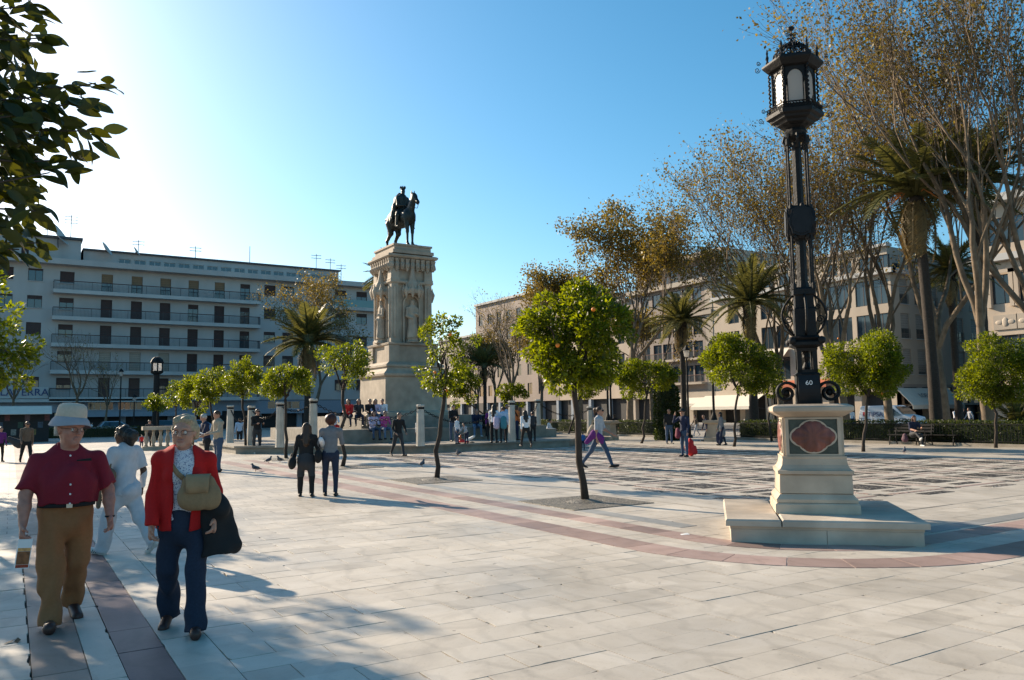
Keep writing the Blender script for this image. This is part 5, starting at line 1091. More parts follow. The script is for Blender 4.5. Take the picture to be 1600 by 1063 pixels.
hm = [(1.2 + 3.2 * k, 3.6 + 3.2 * k, 1.9, 3.6) for k in range(8)]; fs_.wall('side_mezzanine', 0, 28, 1.75, 3.89, hm, M['pinkwall']); [fs_.window(*h, 'frame', None, mull=1, sill=False) for h in hm]; fs_.slab('shop_front', .2, 28, -.16, 1.74, -1.2, -.6, M['dark'])
for u in (0, 5.2, 10.4, 15.6): fs_.slab('pier', u, u + .7, -.16, 1.74, -.6, .0, M['cream'])
# right end building
ry1 = 38.6; rb = thing('end_building', 'pale classical building at the right edge with carved panel', 'building', (RX, ry1, -.16)); E_ = np.array([RX, ry1, -.16]); f_ = rfac(rb, E_); cols = [RYv(p, 450) for p in (1568, 1605, 1640, 1690)]; ha = [(c - 1.0, c + 1.0, z, z + hh2) for c in cols for z, hh2 in ((4.6, 3.2), (10.6, 2.6), (15.9, 2.4))]
f_.wall('wall', 20, ry1, 3.4, 19.6, ha, M['cream']); [f_.window(*h, 'frame', None, sill=True) for h in ha]
for c in cols:
    f_.slab('carved_panel', c - 1.0, c + 1.0, 8.3, 9.6, .0, .12, M['cream2']); f_.slab('window_surround', c + 1.0, c + 1.35, 10.3, 13.6, .0, .3, M['cream']); f_.slab('window_surround', c - 1.35, c - 1.0, 10.3, 13.6, .0, .3, M['cream']); f_.slab('window_surround', c - 1.35, c + 1.35, 13.3, 13.62, .305, .32, M['cream'])
    b = MB(); b.ball(f_.P(c, 8.95, .12), (.07, .28, .42), 10, 6); [b.ball(f_.P(c + x, 8.95, .12), (.05, .34, .2), 10, 6) for x in (-.5, .5)]; b.build('carving', M['cream2'], rb, True, E_)
    f_.slab('balcony_slab', c - 1.4, c + 1.4, 4.3, 4.58, .0, .9, M['cream2']); f_.railing(c - 1.35, c + 1.35, 4.59, .88, .95)
f_.slab('cornice', 20, ry1 + .3, 14.4, 15.0, -.2, .6, M['slabw']); f_.slab('cornice', 20, ry1 + .4, 19.6, 20.3, -.4, .9, M['slabw']); body(rb, E_, RX + .5, RX + 20, 20, ry1, -.16, 19.59, M['cream2']); f_.slab('shop_front', 20, ry1 - .3, -.16, 3.39, -1.2, -.6, M['dark'])
for y in (ry1 - .5, ry1 - 4.5, ry1 - 9): f_.slab('pier', y - .5, y + .5, -.16, 3.39, -.6, .06, M['slabw'])
body(rb, E_, RX + .02, RX + 20, ry1 - .012, ry1, -.16, 19.58, M['cream'], 'lane_wall')
# far row
for lab, ya, yb, zt, m, X in (('plain cream building half hidden behind the plane trees', y1 + .05, 104, 17.2, 'cream', RX), ('pale pink block rising at the far end of the row', 104.1, 131, 21.6, 'pinkwall', RX), ('grey far building at the end of the square', 131.2, 150, 16.5, 'cream2', RX + 2)):
    t = thing('far_building', lab, 'building', (X, ya, -.16), 0, 'far row of buildings'); T_ = np.array([X, ya, -.16]); f_ = Facade(t, (X, 0, 0), (0, 1, 0), (-1, 0, 0), T_); nn = int((yb - ya) / 3.3); hl = [(ya + 1.2 + 3.3 * i, ya + 2.6 + 3.3 * i, z, z + 1.9) for i in range(nn) for z in np.arange(4.6, zt - 2.4, 3.3)]
    f_.wall('wall', ya, yb, 3.4, zt, hl, M[m]); [f_.window(*h, 'frame', 'blind', float(r6.choice([.3, .6, .9])), sill=True) for h in hl]; f_.slab('cornice', ya, yb, zt, zt + .4, -.3, .4, M['slabw']); body(t, T_, X + 1.3, X + 14, ya, yb, -.16, zt - .02, M['cream2']); f_.slab('shop_front', ya, yb, -.16, 3.39, -1, -.5, M['dark']); body(t, T_, X, X + 14, ya - .01, ya, 3.4, zt, M[m], 'end_wall')
    for y in np.arange(ya + .5, yb, 4.5): f_.slab('pier', y - .3, y + .3, -.16, 3.39, -.5, .04, M['bluegrey'])
# awnings
def awning(label, ya, yb, z0, z1, out, m, words=None, valance=.35, X=RX, tsize=.55):
    t = thing('awning', label, 'awning', (X, ya, z0), 0, 'shop awnings'); b = MB(); L_ = yb - ya
    b.add([(-.1, 0, z1 - z0), (-.1, L_, z1 - z0), (-out, L_, 0), (-out, 0, 0), (-.1, 0, z1 - z0 - .03), (-.1, L_, z1 - z0 - .03), (-out, L_, -.03), (-out, 0, -.03)], [(0, 1, 2, 3), (7, 6, 5, 4), (0, 3, 7, 4), (1, 5, 6, 2)]); b.build('canvas', M[m], t)
    b = MB(); b.box(-out - .02, -out, 0, L_, -valance, -.005); b.build('valance', M[m], t)
    for y in (.02, L_ - .02): b = MB(); b.tube([(-.05, y, -.3), (-out + .02, y, -.05)], .025, 4); b.build('arm', M['rail'], t)
    if words: ang = math.atan2(z1 - z0, out - .1); text(words, tsize, 'awning_lettering', M['grey'], t, (-out * .52, L_ * .5, (z1 - z0) * .53 + .03), (ang, 0, -math.pi / 2), .004)
ax = 66.5
awning('cream awning beside the wide dark orange tree', RYv(1196, 630), RYv(1104, 630), 1.95, 3.35, 2.8, 'canvas', None, X=RX)
awning('cream canvas awning of the left shop', RYv(1102, 630), RYv(1075, 630) + 1, 2.4, 3.2, 1.2, 'canvas')
awning('rust coloured awning behind the lamp foot', RYv(1300, 580), RYv(1222, 580), 4.2, 4.75, 1.1, 'redcanvas', None)
# awning over the lane corner with the shop name
def lane_awning(label, ua, ub, z0, z1, out, words):
    t = thing('awning', label, 'awning', (RX + ua, cy0, z0), 0, 'shop awnings'); b = MB(); L_ = ub - ua
    b.add([(0, -.05, z1 - z0), (L_, -.05, z1 - z0), (L_, -out, 0), (0, -out, 0), (0, -.05, z1 - z0 - .03), (L_, -.05, z1 - z0 - .03), (L_, -out, -.03), (0, -out, -.03)], [(3, 2, 1, 0), (4, 5, 6, 7), (0, 4, 7, 3), (1, 2, 6, 5)]); b.build('canvas', M['canvas'], t)
    b = MB(); b.box(0, L_, -out - .02, -out, -.4, -.005); b.build('valance', M['canvas'], t); ang = math.atan2(z1 - z0, out - .05)
    for x in (.02, L_ - .02): b = MB(); b.tube([(x, -.03, -.3), (x, -out + .02, -.05)], .025, 4); b.build('arm', M['rail'], t)
    text(words, .75, 'awning_lettering', M['grey'], t, (L_ * .42, -out * .52, (z1 - z0) * .53 + .03), (ang, 0, 0), .004)
lane_awning('grey awning with dark lettering over the lane shop', -.2, 9.0, 1.8, 3.5, 1.7, 'LOEWE')
awning('pale awning beside the lamp scroll', RYv(1232, 500), RYv(1186, 500), 7.4, 8.4, 1.2, 'canvas')
# ---------------------------------------------------------------- people
PM = {}
def cm(key, col, rough=.8, **kw):
    if key not in PM: PM[key] = mat(key, col, rough, kw.pop('var', .12), kw.pop('scale', 18), **kw)
    return PM[key]
skinA = cm('fair skin', (.42, .22, .15), .55, var=.1); skinB = cm('tanned skin', (.30, .15, .09), .55, var=.1); skinC = cm('dark skin', (.07, .035, .022), .5, var=.1)
hairD = cm('dark hair', (.018, .013, .01), .5, var=.3, scale=40); hairB = cm('brown hair', (.05, .026, .013), .5, var=.3, scale=40); hairR = cm('auburn hair', (.05, .014, .008), .5, var=.3, scale=40); hairL = cm('blond hair', (.34, .25, .155), .55, var=.3, scale=60); hairG = cm('grey hair', (.38, .37, .35), .6, var=.2, scale=40)
FAB = {'black': (.012, .012, .013), 'charcoal': (.035, .036, .04), 'navy': (.015, .02, .05), 'jeans': (.045, .075, .13), 'lightjeans': (.12, .18, .27), 'darkjeans': (.018, .025, .05), 'white': (.72, .72, .74), 'grey': (.17, .17, .18), 'lightgrey': (.38, .38, .4), 'beige': (.38, .31, .23), 'brown': (.12, .085, .06), 'lightblue': (.38, .5, .66), 'blue': (.03, .11, .3), 'pink': (.55, .08, .25), 'red': (.5, .02, .02), 'orange': (.6, .16, .04), 'purple': (.13, .02, .16), 'khaki': (.16, .14, .08), 'green': (.07, .1, .06), 'lilac': (.5, .42, .55), 'teal': (.05, .2, .25)}
def fab(k): return cm(k + ' cloth', FAB[k], .85)
shoeD = cm('dark shoe leather', (.02, .014, .012), .5); shoeW = cm('pale shoe', (.55, .54, .52), .6)
def rot2(v, a): return np.array([v[0] * math.cos(a) - v[1] * math.sin(a), v[0] * math.sin(a) + v[1] * math.cos(a), v[2]])
def skel(p):
    """joints for a 1.75 m figure, x forward, y left, z up; p: pose"""
    J = {}; hipw = .095
    legs = p.get('legs', ((0, 0), (0, 0)))       # (thigh forward deg, knee bend deg) left, right
    spread = p.get('spread', 3); rel = []
    for s, (t, k) in zip((1, -1), legs):
        a, c = R_(t), R_(t - k); sp = R_(spread) * s; kn = .435 * np.array([math.sin(a), math.sin(sp) * (1 if abs(t) < 60 else 1.4), -math.cos(a)]); an = kn + .425 * np.array([math.sin(c), math.sin(sp) * .3, -math.cos(c)]); rel.append((kn, an))
    hz = p['seat'] + .09 if 'seat' in p else .075 - min(r_[1][2] for r_ in rel)
    pel = np.array([0, 0, hz]); J['pel'] = pel; J['hz'] = hz
    for s, nm, (kn, an), (t, k) in zip((1, -1), 'LR', rel, legs):
        h = pel + np.array([0, s * hipw, -.02]); J['hip' + nm] = h; J['knee' + nm] = h + kn + np.array([0, 0, .02]); J['ank' + nm] = h + an + np.array([0, 0, .02]); fa_ = R_(t - k) * .85
        d = np.array([math.cos(fa_), s * .12, math.sin(fa_) if 'seat' not in p else 0]); 
        if fa_ > 0: d = np.array([math.cos(fa_ * .6), s * .12, math.sin(fa_ * .6)])
        d /= np.linalg.norm(d); J['toe' + nm] = J['ank' + nm] + d * .17 + np.array([0, 0, -.045]); J['heel' + nm] = J['ank' + nm] - d * .05 + np.array([0, 0, -.04])
    ln = R_(p.get('lean', 2)); side = R_(p.get('side', 0)); sp = np.array([math.sin(ln), math.sin(side), math.cos(ln)]); sp /= np.linalg.norm(sp); tw = R_(p.get('twist', 0)); ux = np.array([math.cos(ln), 0, -math.sin(ln)])
    J['spine'] = sp; J['chest'] = pel + sp * .42; J['neck'] = pel + sp * .535; yl = rot2(np.array([0, 1.0, 0]), tw); J['yl'] = yl
    J['head'] = pel + sp * .56 + np.array([math.sin(ln) * .1 + p.get('hf', .03), 0, .125]); J['hy'] = R_(p.get('head', 0)); J['hp'] = R_(p.get('nod', 0))
    sw = p.get('sw', .185)
    for s, nm, (fl, ab, el, iw) in zip((1, -1), 'LR', p.get('arms', ((5, 8, 12, 0), (-5, 8, 12, 0)))):
        sh = pel + sp * p.get('shz', .475) + yl * s * sw; f_, a_, e_, i_ = map(R_, (fl, ab, el, iw)); d = np.array([math.sin(f_) * math.cos(a_), s * math.sin(a_), -math.cos(f_) * math.cos(a_)]); g_ = f_ + e_
        d2 = np.array([math.sin(g_) * math.cos(i_), s * math.sin(a_) * .4 - s * math.sin(i_), -math.cos(g_) * math.cos(i_)]); d2 /= np.linalg.norm(d2); d = rot2(d, tw); d2 = rot2(d2, tw)
        J['sh' + nm] = sh; J['el' + nm] = sh + d * .285; J['wr' + nm] = J['el' + nm] + d2 * .25; J['hd' + nm] = J['wr' + nm] + d2 * .15; J['fd' + nm] = d2
    return J
def far_prims(J, o):
    """whole clothed body; material ids: 0 skin 1 hair 2 top 3 bottom 4 shoes 5 extra"""
    g_ = o.get('g', 1.0); L_ = []; T, B = 2, 3; pel, sp, yl = J['pel'], J['spine'], J['yl']; xf = np.array([1.0, 0, 0]); ls = o.get('long', True); pe = o.get('skirt', False)
    L_ += [cone(pel + sp * .02, pel + sp * .25, .148 * g_, .142 * g_, T, xf, 1.35), cone(pel + sp * .25, pel + sp * .43, .142 * g_, .158 * g_, T, xf, 1.4), cone(J['shL'] - sp * .01, J['shR'] - sp * .01, .07, .07, T), ell(pel - sp * .06, (.125 * g_, .165 * g_, .12), B)]
    if o.get('coat'): L_ += [cone(pel + sp * .1, pel - sp * o['coat'], .15 * g_, .19 * g_, T, xf, 1.25)]
    if pe: L_ += [cone(pel, pel - sp * pe, .15 * g_, .19 * g_, B, xf, 1.2)]
    L_ += [cone(J['neck'] - sp * .04, J['head'] - np.array([0, 0, .06]), .062, .055, 0)]
    h = J['head']; y_ = J['hy']; Rz = Matrix.Rotation(y_, 3, 'Z') @ Matrix.Rotation(J['hp'], 3, 'Y'); Rn = np.array(Rz); hp = lambda x, y, z: h + Rn @ np.array([x, y, z])
    L_ += [ell(hp(.0, 0, .02), (.095, .076, .105), 0, Rn, .01), cone(hp(.03, 0, -.03), hp(.05, 0, -.085), .06, .035, 0, k=.02), cone(hp(.09, 0, .015), hp(.108, 0, -.018), .012, .014, 0, k=.01), ell(hp(0, .08, 0), (.02, .012, .03), 0, None, .005), ell(hp(0, -.08, 0), (.02, .012, .03), 0, None, .005)]
    hs_ = o.get('hair', 'short')
    if hs_ != 'bald': L_ += [ell(hp(-.02, 0, .042), (.1, .088, .098), 1, Rn, .005, [(hp(.06, 0, .03), Rn @ np.array([1, 0, -.35]))])]
    if hs_ == 'long': L_ += [cone(hp(-.05, 0, .02), pel + sp * .33 - xf * .13, .09, .07, 1, xf, 1.4), cone(hp(-.01, .07, .02), pel + sp * .42 + yl * .09 - xf * .07, .045, .035, 1), cone(hp(-.01, -.07, .02), pel + sp * .42 - yl * .09 - xf * .07, .045, .035, 1)]
    if hs_ == 'pony': L_ += [ell(hp(-.13, 0, .05), (.06, .05, .06), 1), cone(hp(-.15, 0, .04), hp(-.17, 0, -.08), .04, .02, 1)]
    if hs_ == 'curly': L_ += [ell(hp(-.025, 0, .045), (.13, .13, .125), 1, Rn, .02, [(hp(.05, 0, .03), Rn @ np.array([1, 0, -.2]))])]
    if hs_ == 'bob': L_ += [cone(hp(-.03, .055, .03), hp(-.03, .06, -.08), .055, .05, 1), cone(hp(-.03, -.055, .03), hp(-.03, -.06, -.08), .055, .05, 1), cone(hp(-.06, 0, .03), hp(-.06, 0, -.09), .07, .06, 1)]
    if o.get('hat'): L_ += [ell(hp(-.01, 0, .07), (.11, .095, .09), 5, Rn, .004), ell(hp(0, 0, .055), (.19, .17, .016), 5, Rn, .004)]
    if o.get('glasses'): L_ += [cone(hp(.088, -.045, .02), hp(.088, .045, .02), .02, .02, 6, k=.003)]
    at = .056 * (.6 + .4 * g_)
    for nm in 'LR':
        L_ += [cone(J['sh' + nm], J['el' + nm], at * 1.12, at * .9, T), cone(J['el' + nm], J['wr' + nm], at * .85, at * .62, T if ls else 0)]
        w, d2 = J['wr' + nm], J['fd' + nm]; L_ += [cone(w, w + d2 * .075, .03, .036, 0, yl, 1.4, k=.015), cone(w + d2 * .075, w + d2 * .15 + xf * .02, .032, .016, 0, yl, 1.3, k=.012), cone(w + d2 * .03 + xf * .02, w + d2 * .085 + xf * .045, .014, .011, 0, k=.006)]
        lt = .092 * (.5 + .5 * g_) * o.get('lg', 1.0); L_ += [cone(J['hip' + nm], J['knee' + nm], lt, lt * .72, B), cone(J['knee' + nm], J['ank' + nm] + (J['knee' + nm] - J['ank' + nm]) * .06, lt * .70, lt * (.5 if not o.get('flare') else .72), o.get('shin', B)), cone(J['heel' + nm], J['toe' + nm], .042, .036, 4, k=.015), cone(J['ank' + nm], J['heel' + nm] + np.array([.03, 0, 0]), .042, .04, 4, k=.015)]
    return L_ + o.get('extra', [])
def far_person(label, foot, h, face, pose=None, group=None, cell=.022, sk=None, hc=None, top='black', bot='jeans', shoes=None, ex='black', ground=True, **o):
    pose = pose or {}; J = skel(pose); pr = far_prims(J, o); P, Q, ids = solid(pr, cell, .028, folds(.004, 1.0, int(abs(foot[0]) * 100) % 97)); s = h / 1.75
    t = thing('person', label, 'person', foot, 0, group); a = heading(foot, face)
    mats_ = [sk or skinA, hc or hairD, fab(top), fab(bot), shoes or shoeD, fab(ex), fab('black')]; ids = np.minimum(ids, 6); o_ = obj('body', npmesh('body', P, Q, mats_, True, midx=ids), t, (0, 0, 0), a); o_.scale = (s, s, s)
    return t, J, a, s
def wp(t, a, s, v): q = rot2(np.array(v, float) * s, a); return np.array(t.location) + q
WALK = {'legs': ((24, 8), (-18, 16)), 'arms': ((-18, 9, 14, 0), (20, 9, 18, 0)), 'lean': 4}
WALK2 = {'legs': ((-18, 18), (22, 6)), 'arms': ((20, 9, 18, 0), (-18, 9, 14, 0)), 'lean': 4}
STAND = {'arms': ((4, 8, 14, 0), (0, 8, 14, 0))}
HOLD = {'arms': ((14, 8, 85, 25), (10, 8, 90, 25))}
def SIT(seat=.45, k=88, lean=8, arms=((25, 6, 55, 15), (25, 6, 55, 15)), **kw): return dict(legs=((82, k), (84, k - 4)), seat=seat, lean=lean, arms=arms, spread=6, **kw)
def pxp(px, foot, top, z=0.0):
    """ground point and figure height from foot and head pixels"""
    p = gp(px, foot, z); return p, (foot - top) / F * (p @ fw)
def bag(name, label, cat, prims, m, loc, rz=0.0, cell=.02, k=.03, strap=None, group=None):
    t = thing(name, label, cat, loc, rz, group); sobj('shell', prims, cell, [m], t, k)
    if strap: b = MB(); b.tube(strap, .012, 5); b.build('strap', m, t)
    return t

def P_(label, px, foot, ytop, face, pose, z=0.0, **kw): p, h = pxp(px, foot, ytop, z); return far_person(label, p, h, face, pose, **kw)
# middle distance
gA = P_('girl with long dark hair in black top and black tights seen from behind', 478, 776, 663, 176, {'legs': ((4, 2), (-5, 3)), 'arms': ((6, 14, 30, 0), (8, 16, 30, 0)), 'spread': 5}, cell=.016, hair='long', hc=hairB, top='black', bot='charcoal', shin=6, g=1.12, lg=1.12, skirt=.1, group='two girls walking away')
gB = P_('girl with curly auburn hair in a grey top and dark jeans from behind', 516, 775, 651, 178, {'legs': ((5, 2), (-3, 2)), 'arms': ((4, 10, 30, 0), (14, 12, 70, 10)), 'spread': 2}, cell=.016, hair='curly', hc=hairR, top='grey', bot='darkjeans', group='two girls walking away')
def carried(t4, off): t, J, a, s = t4; return wp(t, a, s, off), a
p, a = carried(gA, (.06, .33, .80)); bag('shoulder_bag', 'black shoulder bag on the left side of the girl in black', 'bag', [cone((-.1, 0, 0), (.12, 0, .0), .13, .13, 0, (0, 1, 0), 1.7), cone((0, 0, .05), (0, 0, .12), .13, .08, 0, (0, 1, 0), 1.6)], fab('black'), p, a, strap=[(-.1, 0, .1), (-.05, -.12, .5), (.1, 0, .1)])
p, a = carried(gB, (.02, .26, .86)); bag('shoulder_bag', 'black handbag between the two girls walking away', 'bag', [cone((-.1, 0, 0), (.12, 0, 0), .14, .14, 0, (0, 1, 0), 1.8)], fab('black'), p, a, strap=[(-.1, 0, .1), (-.03, -.08, .48), (.1, 0, .1)])
p, a = carried(gB, (-.06, .2, 1.16)); bag('rolled_jacket', 'white rolled jacket under the arm of the red haired girl', 'jacket', [cone((-.12, 0, .06), (.14, -.04, -.06), .055, .075, 0, (0, 1, 0), 1.2)], fab('white'), p, a)
P_('man in a beige vest and jeans talking near the left orange trees', 340, 738, 643, -62, {'legs': ((4, 2), (-6, 3)), 'arms': ((20, 8, 62, 5), (12, 10, 60, 10)), 'nod': 14}, cell=.016, top='beige', bot='jeans', hc=hairB, g=1.12, group='two men talking', hair='short')
P_('white haired man in dark clothes facing the man in the vest', 322, 733, 648, -70, {'legs': ((6, 3), (-10, 6)), 'arms': ((22, 6, 65, 10), (16, 8, 60, 10)), 'nod': 22, 'lean': 7}, cell=.018, top='navy', bot='black', hc=hairG, group='two men talking')
p, h = pxp(310, 735, 650); pp = atD(311, 676, p @ fw); b = MB(); b.box(-.13, .13, -.1, .1, -.004, .004); t = b.build('paper', M['white'], None, False, None, pp); t.rotation_euler = (.3, .2, .4); tag(t, 'white papers held by the two men talking', 'paper')
P_('man in a black jacket and grey trousers by the bollards', 401, 709, 640, 22, HOLD, cell=.018, top='black', bot='charcoal', hc=hairD, glasses=True, shoes=shoeW)
P_('person in a light blue shirt walking behind the broad bollard', 374, 697, 652, 172, WALK, z=0.0, top='lightblue', bot='black', hc=hairB)
P_('man in a brown sweater walking at the far left', 40, 723, 658, 12, WALK, cell=.018, top='brown', bot='black', sk=skinB, hc=hairB, g=1.1, glasses=True)
p = gp(20, 722); p = atD(22, 690, p @ fw); bag('folded_jacket', 'dark jacket carried by the man in the brown sweater', 'jacket', [cone((-.2, 0, .1), (.2, 0, -.1), .1, .17, 0, (0, 1, 0), 1.5), cone((.1, 0, -.1), (.3, 0, -.2), .12, .06)], fab('charcoal'), p, -YAW)
P_('person in purple cut off by the left edge', -1, 722, 668, 20, STAND, top='purple', bot='black', hc=hairD)
P_('man in dark clothes standing with a small child far left', 232, 700, 657, 30, HOLD, top='charcoal', bot='black', hc=hairB)
P_('small child in red beside the man far left', 221, 702, 680, 0, STAND, top='red', bot='navy', hc=hairL, cell=.03)
P_('person in a white shirt behind the far left hedge', 142, 682, 660, 60, WALK, top='white', bot='navy', hc=hairD, cell=.03)
P_('person in grey next to the white shirt behind the far left hedge', 128, 682, 662, 40, STAND, top='grey', bot='navy', hc=hairD, cell=.03)
P_('young man in a black jacket walking past the monument steps', 622, 713, 644, 28, {'legs': ((18, 4), (-14, 22)), 'arms': ((6, 16, 40, 15), (4, 16, 40, 15)), 'lean': 5, 'hf': .06}, cell=.018, top='black', bot='charcoal', hc=hairD)
wk = P_('woman in sunglasses walking with a purple cardigan on her arm', 936, 731, 633, 72, {'legs': ((26, 6), (-24, 14)), 'arms': ((14, 8, 45, 0), (-2, 8, 8, 0)), 'lean': 3}, cell=.016, hair='pony', hc=hairB, top='lightgrey', bot='jeans', long=False, glasses=True)
p, a = carried(wk, (-.04, -.22, .86)); bag('purple_cardigan', 'purple cardigan hanging from the walking woman', 'cardigan', [cone((-.24, .0, -.16), (.0, 0, .08), .07, .11, 0, (0, 1, 0), 1.9), cone((0, 0, .08), (.2, 0, -.05), .11, .1, 0, (0, 1, 0), 1.9), cone((.14, 0, .0), (.22, 0, -.16), .08, .06, 0, (0, 1, 0), 1.8)], fab('purple'), p, a, .018)
p, a = carried(wk, (-.14, -.1, 1.02)); bag('shoulder_bag', 'tan shoulder bag behind the walking woman', 'bag', [cone((-.08, 0, -.08), (.02, 0, .08), .09, .1, 0, (0, 1, 0), 1.6)], fab('beige'), p, a, strap=[(-.05, 0, .1), (.05, .0, .4), (.0, 0, .1)])
P_('small child in blue behind the leaning tree trunk', 911, 704, 676, 170, STAND, cell=.022, top='blue', bot='navy', hc=hairD)
P_('woman in black standing before the far hedge', 961, 687, 648, 150, STAND, top='black', bot='black', hc=hairB, hair='bob')
P_('man in a dark pullover and jeans standing by the ivy column', 1046, 694, 640, 20, STAND, cell=.02, top='black', bot='jeans', hc=hairG, hair='bald', g=1.1, sk=skinB)
P_('man in a dark hat shading his eyes beside a red backpack', 1070, 714, 640, -40, {'arms': ((0, 10, 20, 0), (60, 14, 115, 25)), 'legs': ((2, 1), (-2, 1))}, cell=.018, top='navy', bot='jeans', hat=True, ex='black', hc=hairD)
p = gp(1080, 713); bag('backpack', 'red backpack standing on the paving', 'backpack', [cone((0, 0, .17), (.02, 0, .44), .17, .15, 0, (1, 0, 0), 1.25), cone((-.14, 0, .14), (-.12, 0, .3), .09, .08), cone((0, .0, .5), (.02, 0, .58), .1, .06)], fab('red'), p, 2.4, .02, strap=[(.16, .05, .12), (.24, .06, .3), (.14, .05, .5)])
p = gp(1058, 690); p = atD(1059, 676, gp(1070, 714) @ fw); bag('handbag', 'dark red bag hanging beside the man in the hat', 'bag', [cone((0, 0, -.1), (0, 0, .08), .12, .09, 0, (1, 0, 0), 1.5)], cm('dark red cloth', (.14, .02, .04)), p, 0)
P_('walker in pale trousers far behind the man in the hat', 1088, 681, 648, -60, WALK, top='brown', bot='lightgrey', hc=hairD, cell=.026, shoes=shoeW)
P_('stooping man in a navy suit walking with a plastic bag', 1107, 690, 646, -70, {'legs': ((26, 6), (-20, 10)), 'lean': 20, 'arms': ((-2, 6, 6, 0), (10, 6, 6, 0)), 'nod': 18}, cell=.02, top='navy', bot='navy', hc=hairG, hair='bald', coat=.12)
p = atD(1106, 676, gp(1107, 690) @ fw); bag('plastic_bag', 'white plastic bag carried by the stooping man', 'bag', [cone((0, 0, -.14), (0, 0, .08), .15, .07, 0, (1, 0, 0), 1.6)], fab('white'), p, 0)
P_('person in a long grey coat walking with a carrier bag', 1129, 696, 644, -75, {'legs': ((14, 4), (-10, 8)), 'lean': 4, 'arms': ((4, 6, 10, 0), (8, 8, 14, 0))}, cell=.02, top='grey', bot='darkjeans', hc=hairD, hair='bob', coat=.3)
p = atD(1124, 683, gp(1129, 696) @ fw); t = bag('carrier_bag', 'blue and white carrier bag beside the grey coat', 'bag', [cone((0, 0, -.18), (0, 0, .1), .15, .15, 0, (1, 0, 0), 1.9)], fab('navy'), p, .6)
# on and round the monument
def seatp(label, px, y, X=None, Y=None, seat=.45, z=0.0, face=0, h=1.68, **kw):
    """a seated figure whose seat front is at the wall/step with world y = Y"""
    p = atY(px, y, Y); foot = np.array([p[0], p[1], z]); return far_person(label, foot, h, face, SIT(seat, **kw.pop('sit', {})), **kw)
G5 = 'young people sitting on the upper monument step'
YU = MY - 3.9; YL = MY - 5.6
for i, (px, lab, kw) in enumerate(((546, 'girl in red and white, leftmost on the upper step', dict(top='red', bot='darkjeans', hc=hairB, hair='bob')), (560, 'girl with long dark hair, second on the upper step', dict(top='charcoal', bot='darkjeans', hair='long', hc=hairD)), (577, 'dark clad girl in the middle of the upper step', dict(top='black', bot='beige', hc=hairD)),
                               (585, 'blond girl leaning forward on the upper step', dict(top='lilac', bot='lightjeans', hc=hairL, hair='long')), (598, 'boy in a white shirt, rightmost on the upper step', dict(top='white', bot='black', hc=hairB)))):
    seatp(lab, px, 640, Y=YU - .12, z=.95, seat=.60, face=float(r6.uniform(-20, 20)), sit=dict(lean=18, k=86), group=G5, cell=.02, **kw)
G2 = 'young people sitting on the lower monument step'
for px, lab, kw in ((582, 'red haired girl in white and lilac on the lower step', dict(top='lilac', bot='jeans', hc=hairR, hair='bob')), (600, 'person in a pink top and light jeans on the lower step', dict(top='pink', bot='lightjeans', hc=hairD))):
    seatp(lab, px, 670, Y=YL - .12, z=.345, seat=.60, face=25, sit=dict(lean=10, k=80), group=G2, cell=.02, **kw)
seatp('child peeping over the steps behind the red haired girl', 523, 650, Y=YL + .3, z=.952, seat=.2, h=1.3, face=10, top='white', bot='red', hc=hairR, cell=.022)
P_('small child in a navy and white jacket beside the front bollard', 655, 696, 655, 170, STAND, z=.345, cell=.02, top='white', bot='jeans', hc=hairD)
P_('man in the shade leaning against the monument step', 708, 690, 633, 30, HOLD, z=.345, cell=.02, top='black', bot='jeans', hc=hairD)
P_('boy in a white shirt behind the toy motorbike', 714, 694, 652, 60, STAND, z=.345, cell=.02, top='white', bot='jeans', hc=hairB)
P_('child in white bending over the toy motorbike', 729, 694, 660, -40, {'lean': 30, 'arms': ((30, 6, 20, 0), (35, 6, 20, 0))}, z=.345, cell=.022, top='lightgrey', bot='navy', hc=hairD)
seatp('man in a dark blue top and jeans sitting on the shaded step', 744, 660, Y=YL - .12, z=.345, seat=.6, h=1.75, face=10, sit=dict(lean=14, k=78), top='navy', bot='lightjeans', hc=hairD, cell=.02, shoes=shoeW)
seatp('girl in black sitting beside the man in dark blue', 758, 660, Y=YL - .12, z=.345, seat=.6, face=25, sit=dict(lean=14, k=80), top='black', bot='black', hc=hairB, cell=.02, hair='long')
GS = 'students standing by the right of the monument'
for px, ft, tp, fc, lab, kw in ((772, 692, 633, 160, 'student with long dark hair and white backpack straps', dict(top='white', bot='black', hair='long', hc=hairD)), (787, 692, 636, 190, 'student in light blue with a teal backpack', dict(top='lightblue', bot='black', hc=hairB)), (807, 688, 634, 120, 'student in orange behind the bollard', dict(top='orange', bot='navy', hc=hairB, hair='bob')), (822, 698, 640, 200, 'student with long dark hair stepping off the platform', dict(top='white', bot='black', hair='long', hc=hairD)), (792, 688, 632, 30, 'tall student in a pale blue shirt by the bollard', dict(top='lightblue', bot='navy', hc=hairD)), (833, 690, 644, -150, 'student in dark clothes at the right end of the group', dict(top='charcoal', bot='black', hc=hairD)), (766, 688, 638, 10, 'student in a purple top in the deep shade', dict(top='purple', bot='black', hc=hairD, hair='bob'))):
    P_(lab, px, ft, tp, fc, STAND if fc != 200 else WALK, z=.345, cell=.022, group=GS, **kw)
for px, y, c, lab in ((787, 660, 'teal', 'teal backpack on the student in light blue'), (824, 665, 'beige', 'pinkish grey backpack on the student stepping off the platform'), (776, 660, 'lilac', 'pale backpack on the student with long dark hair')):
    D_ = gp(px, 692, .345) @ fw - .16; bag('backpack', lab, 'backpack', [cone((0, 0, -.16), (0, 0, .14), .14, .13, 0, fw, 1.4), cone((-.0, -.02, -.12), (0, -.02, .0), .1, .09)], fab(c), atD(px, y, D_), 0, .025, group='students backpacks')
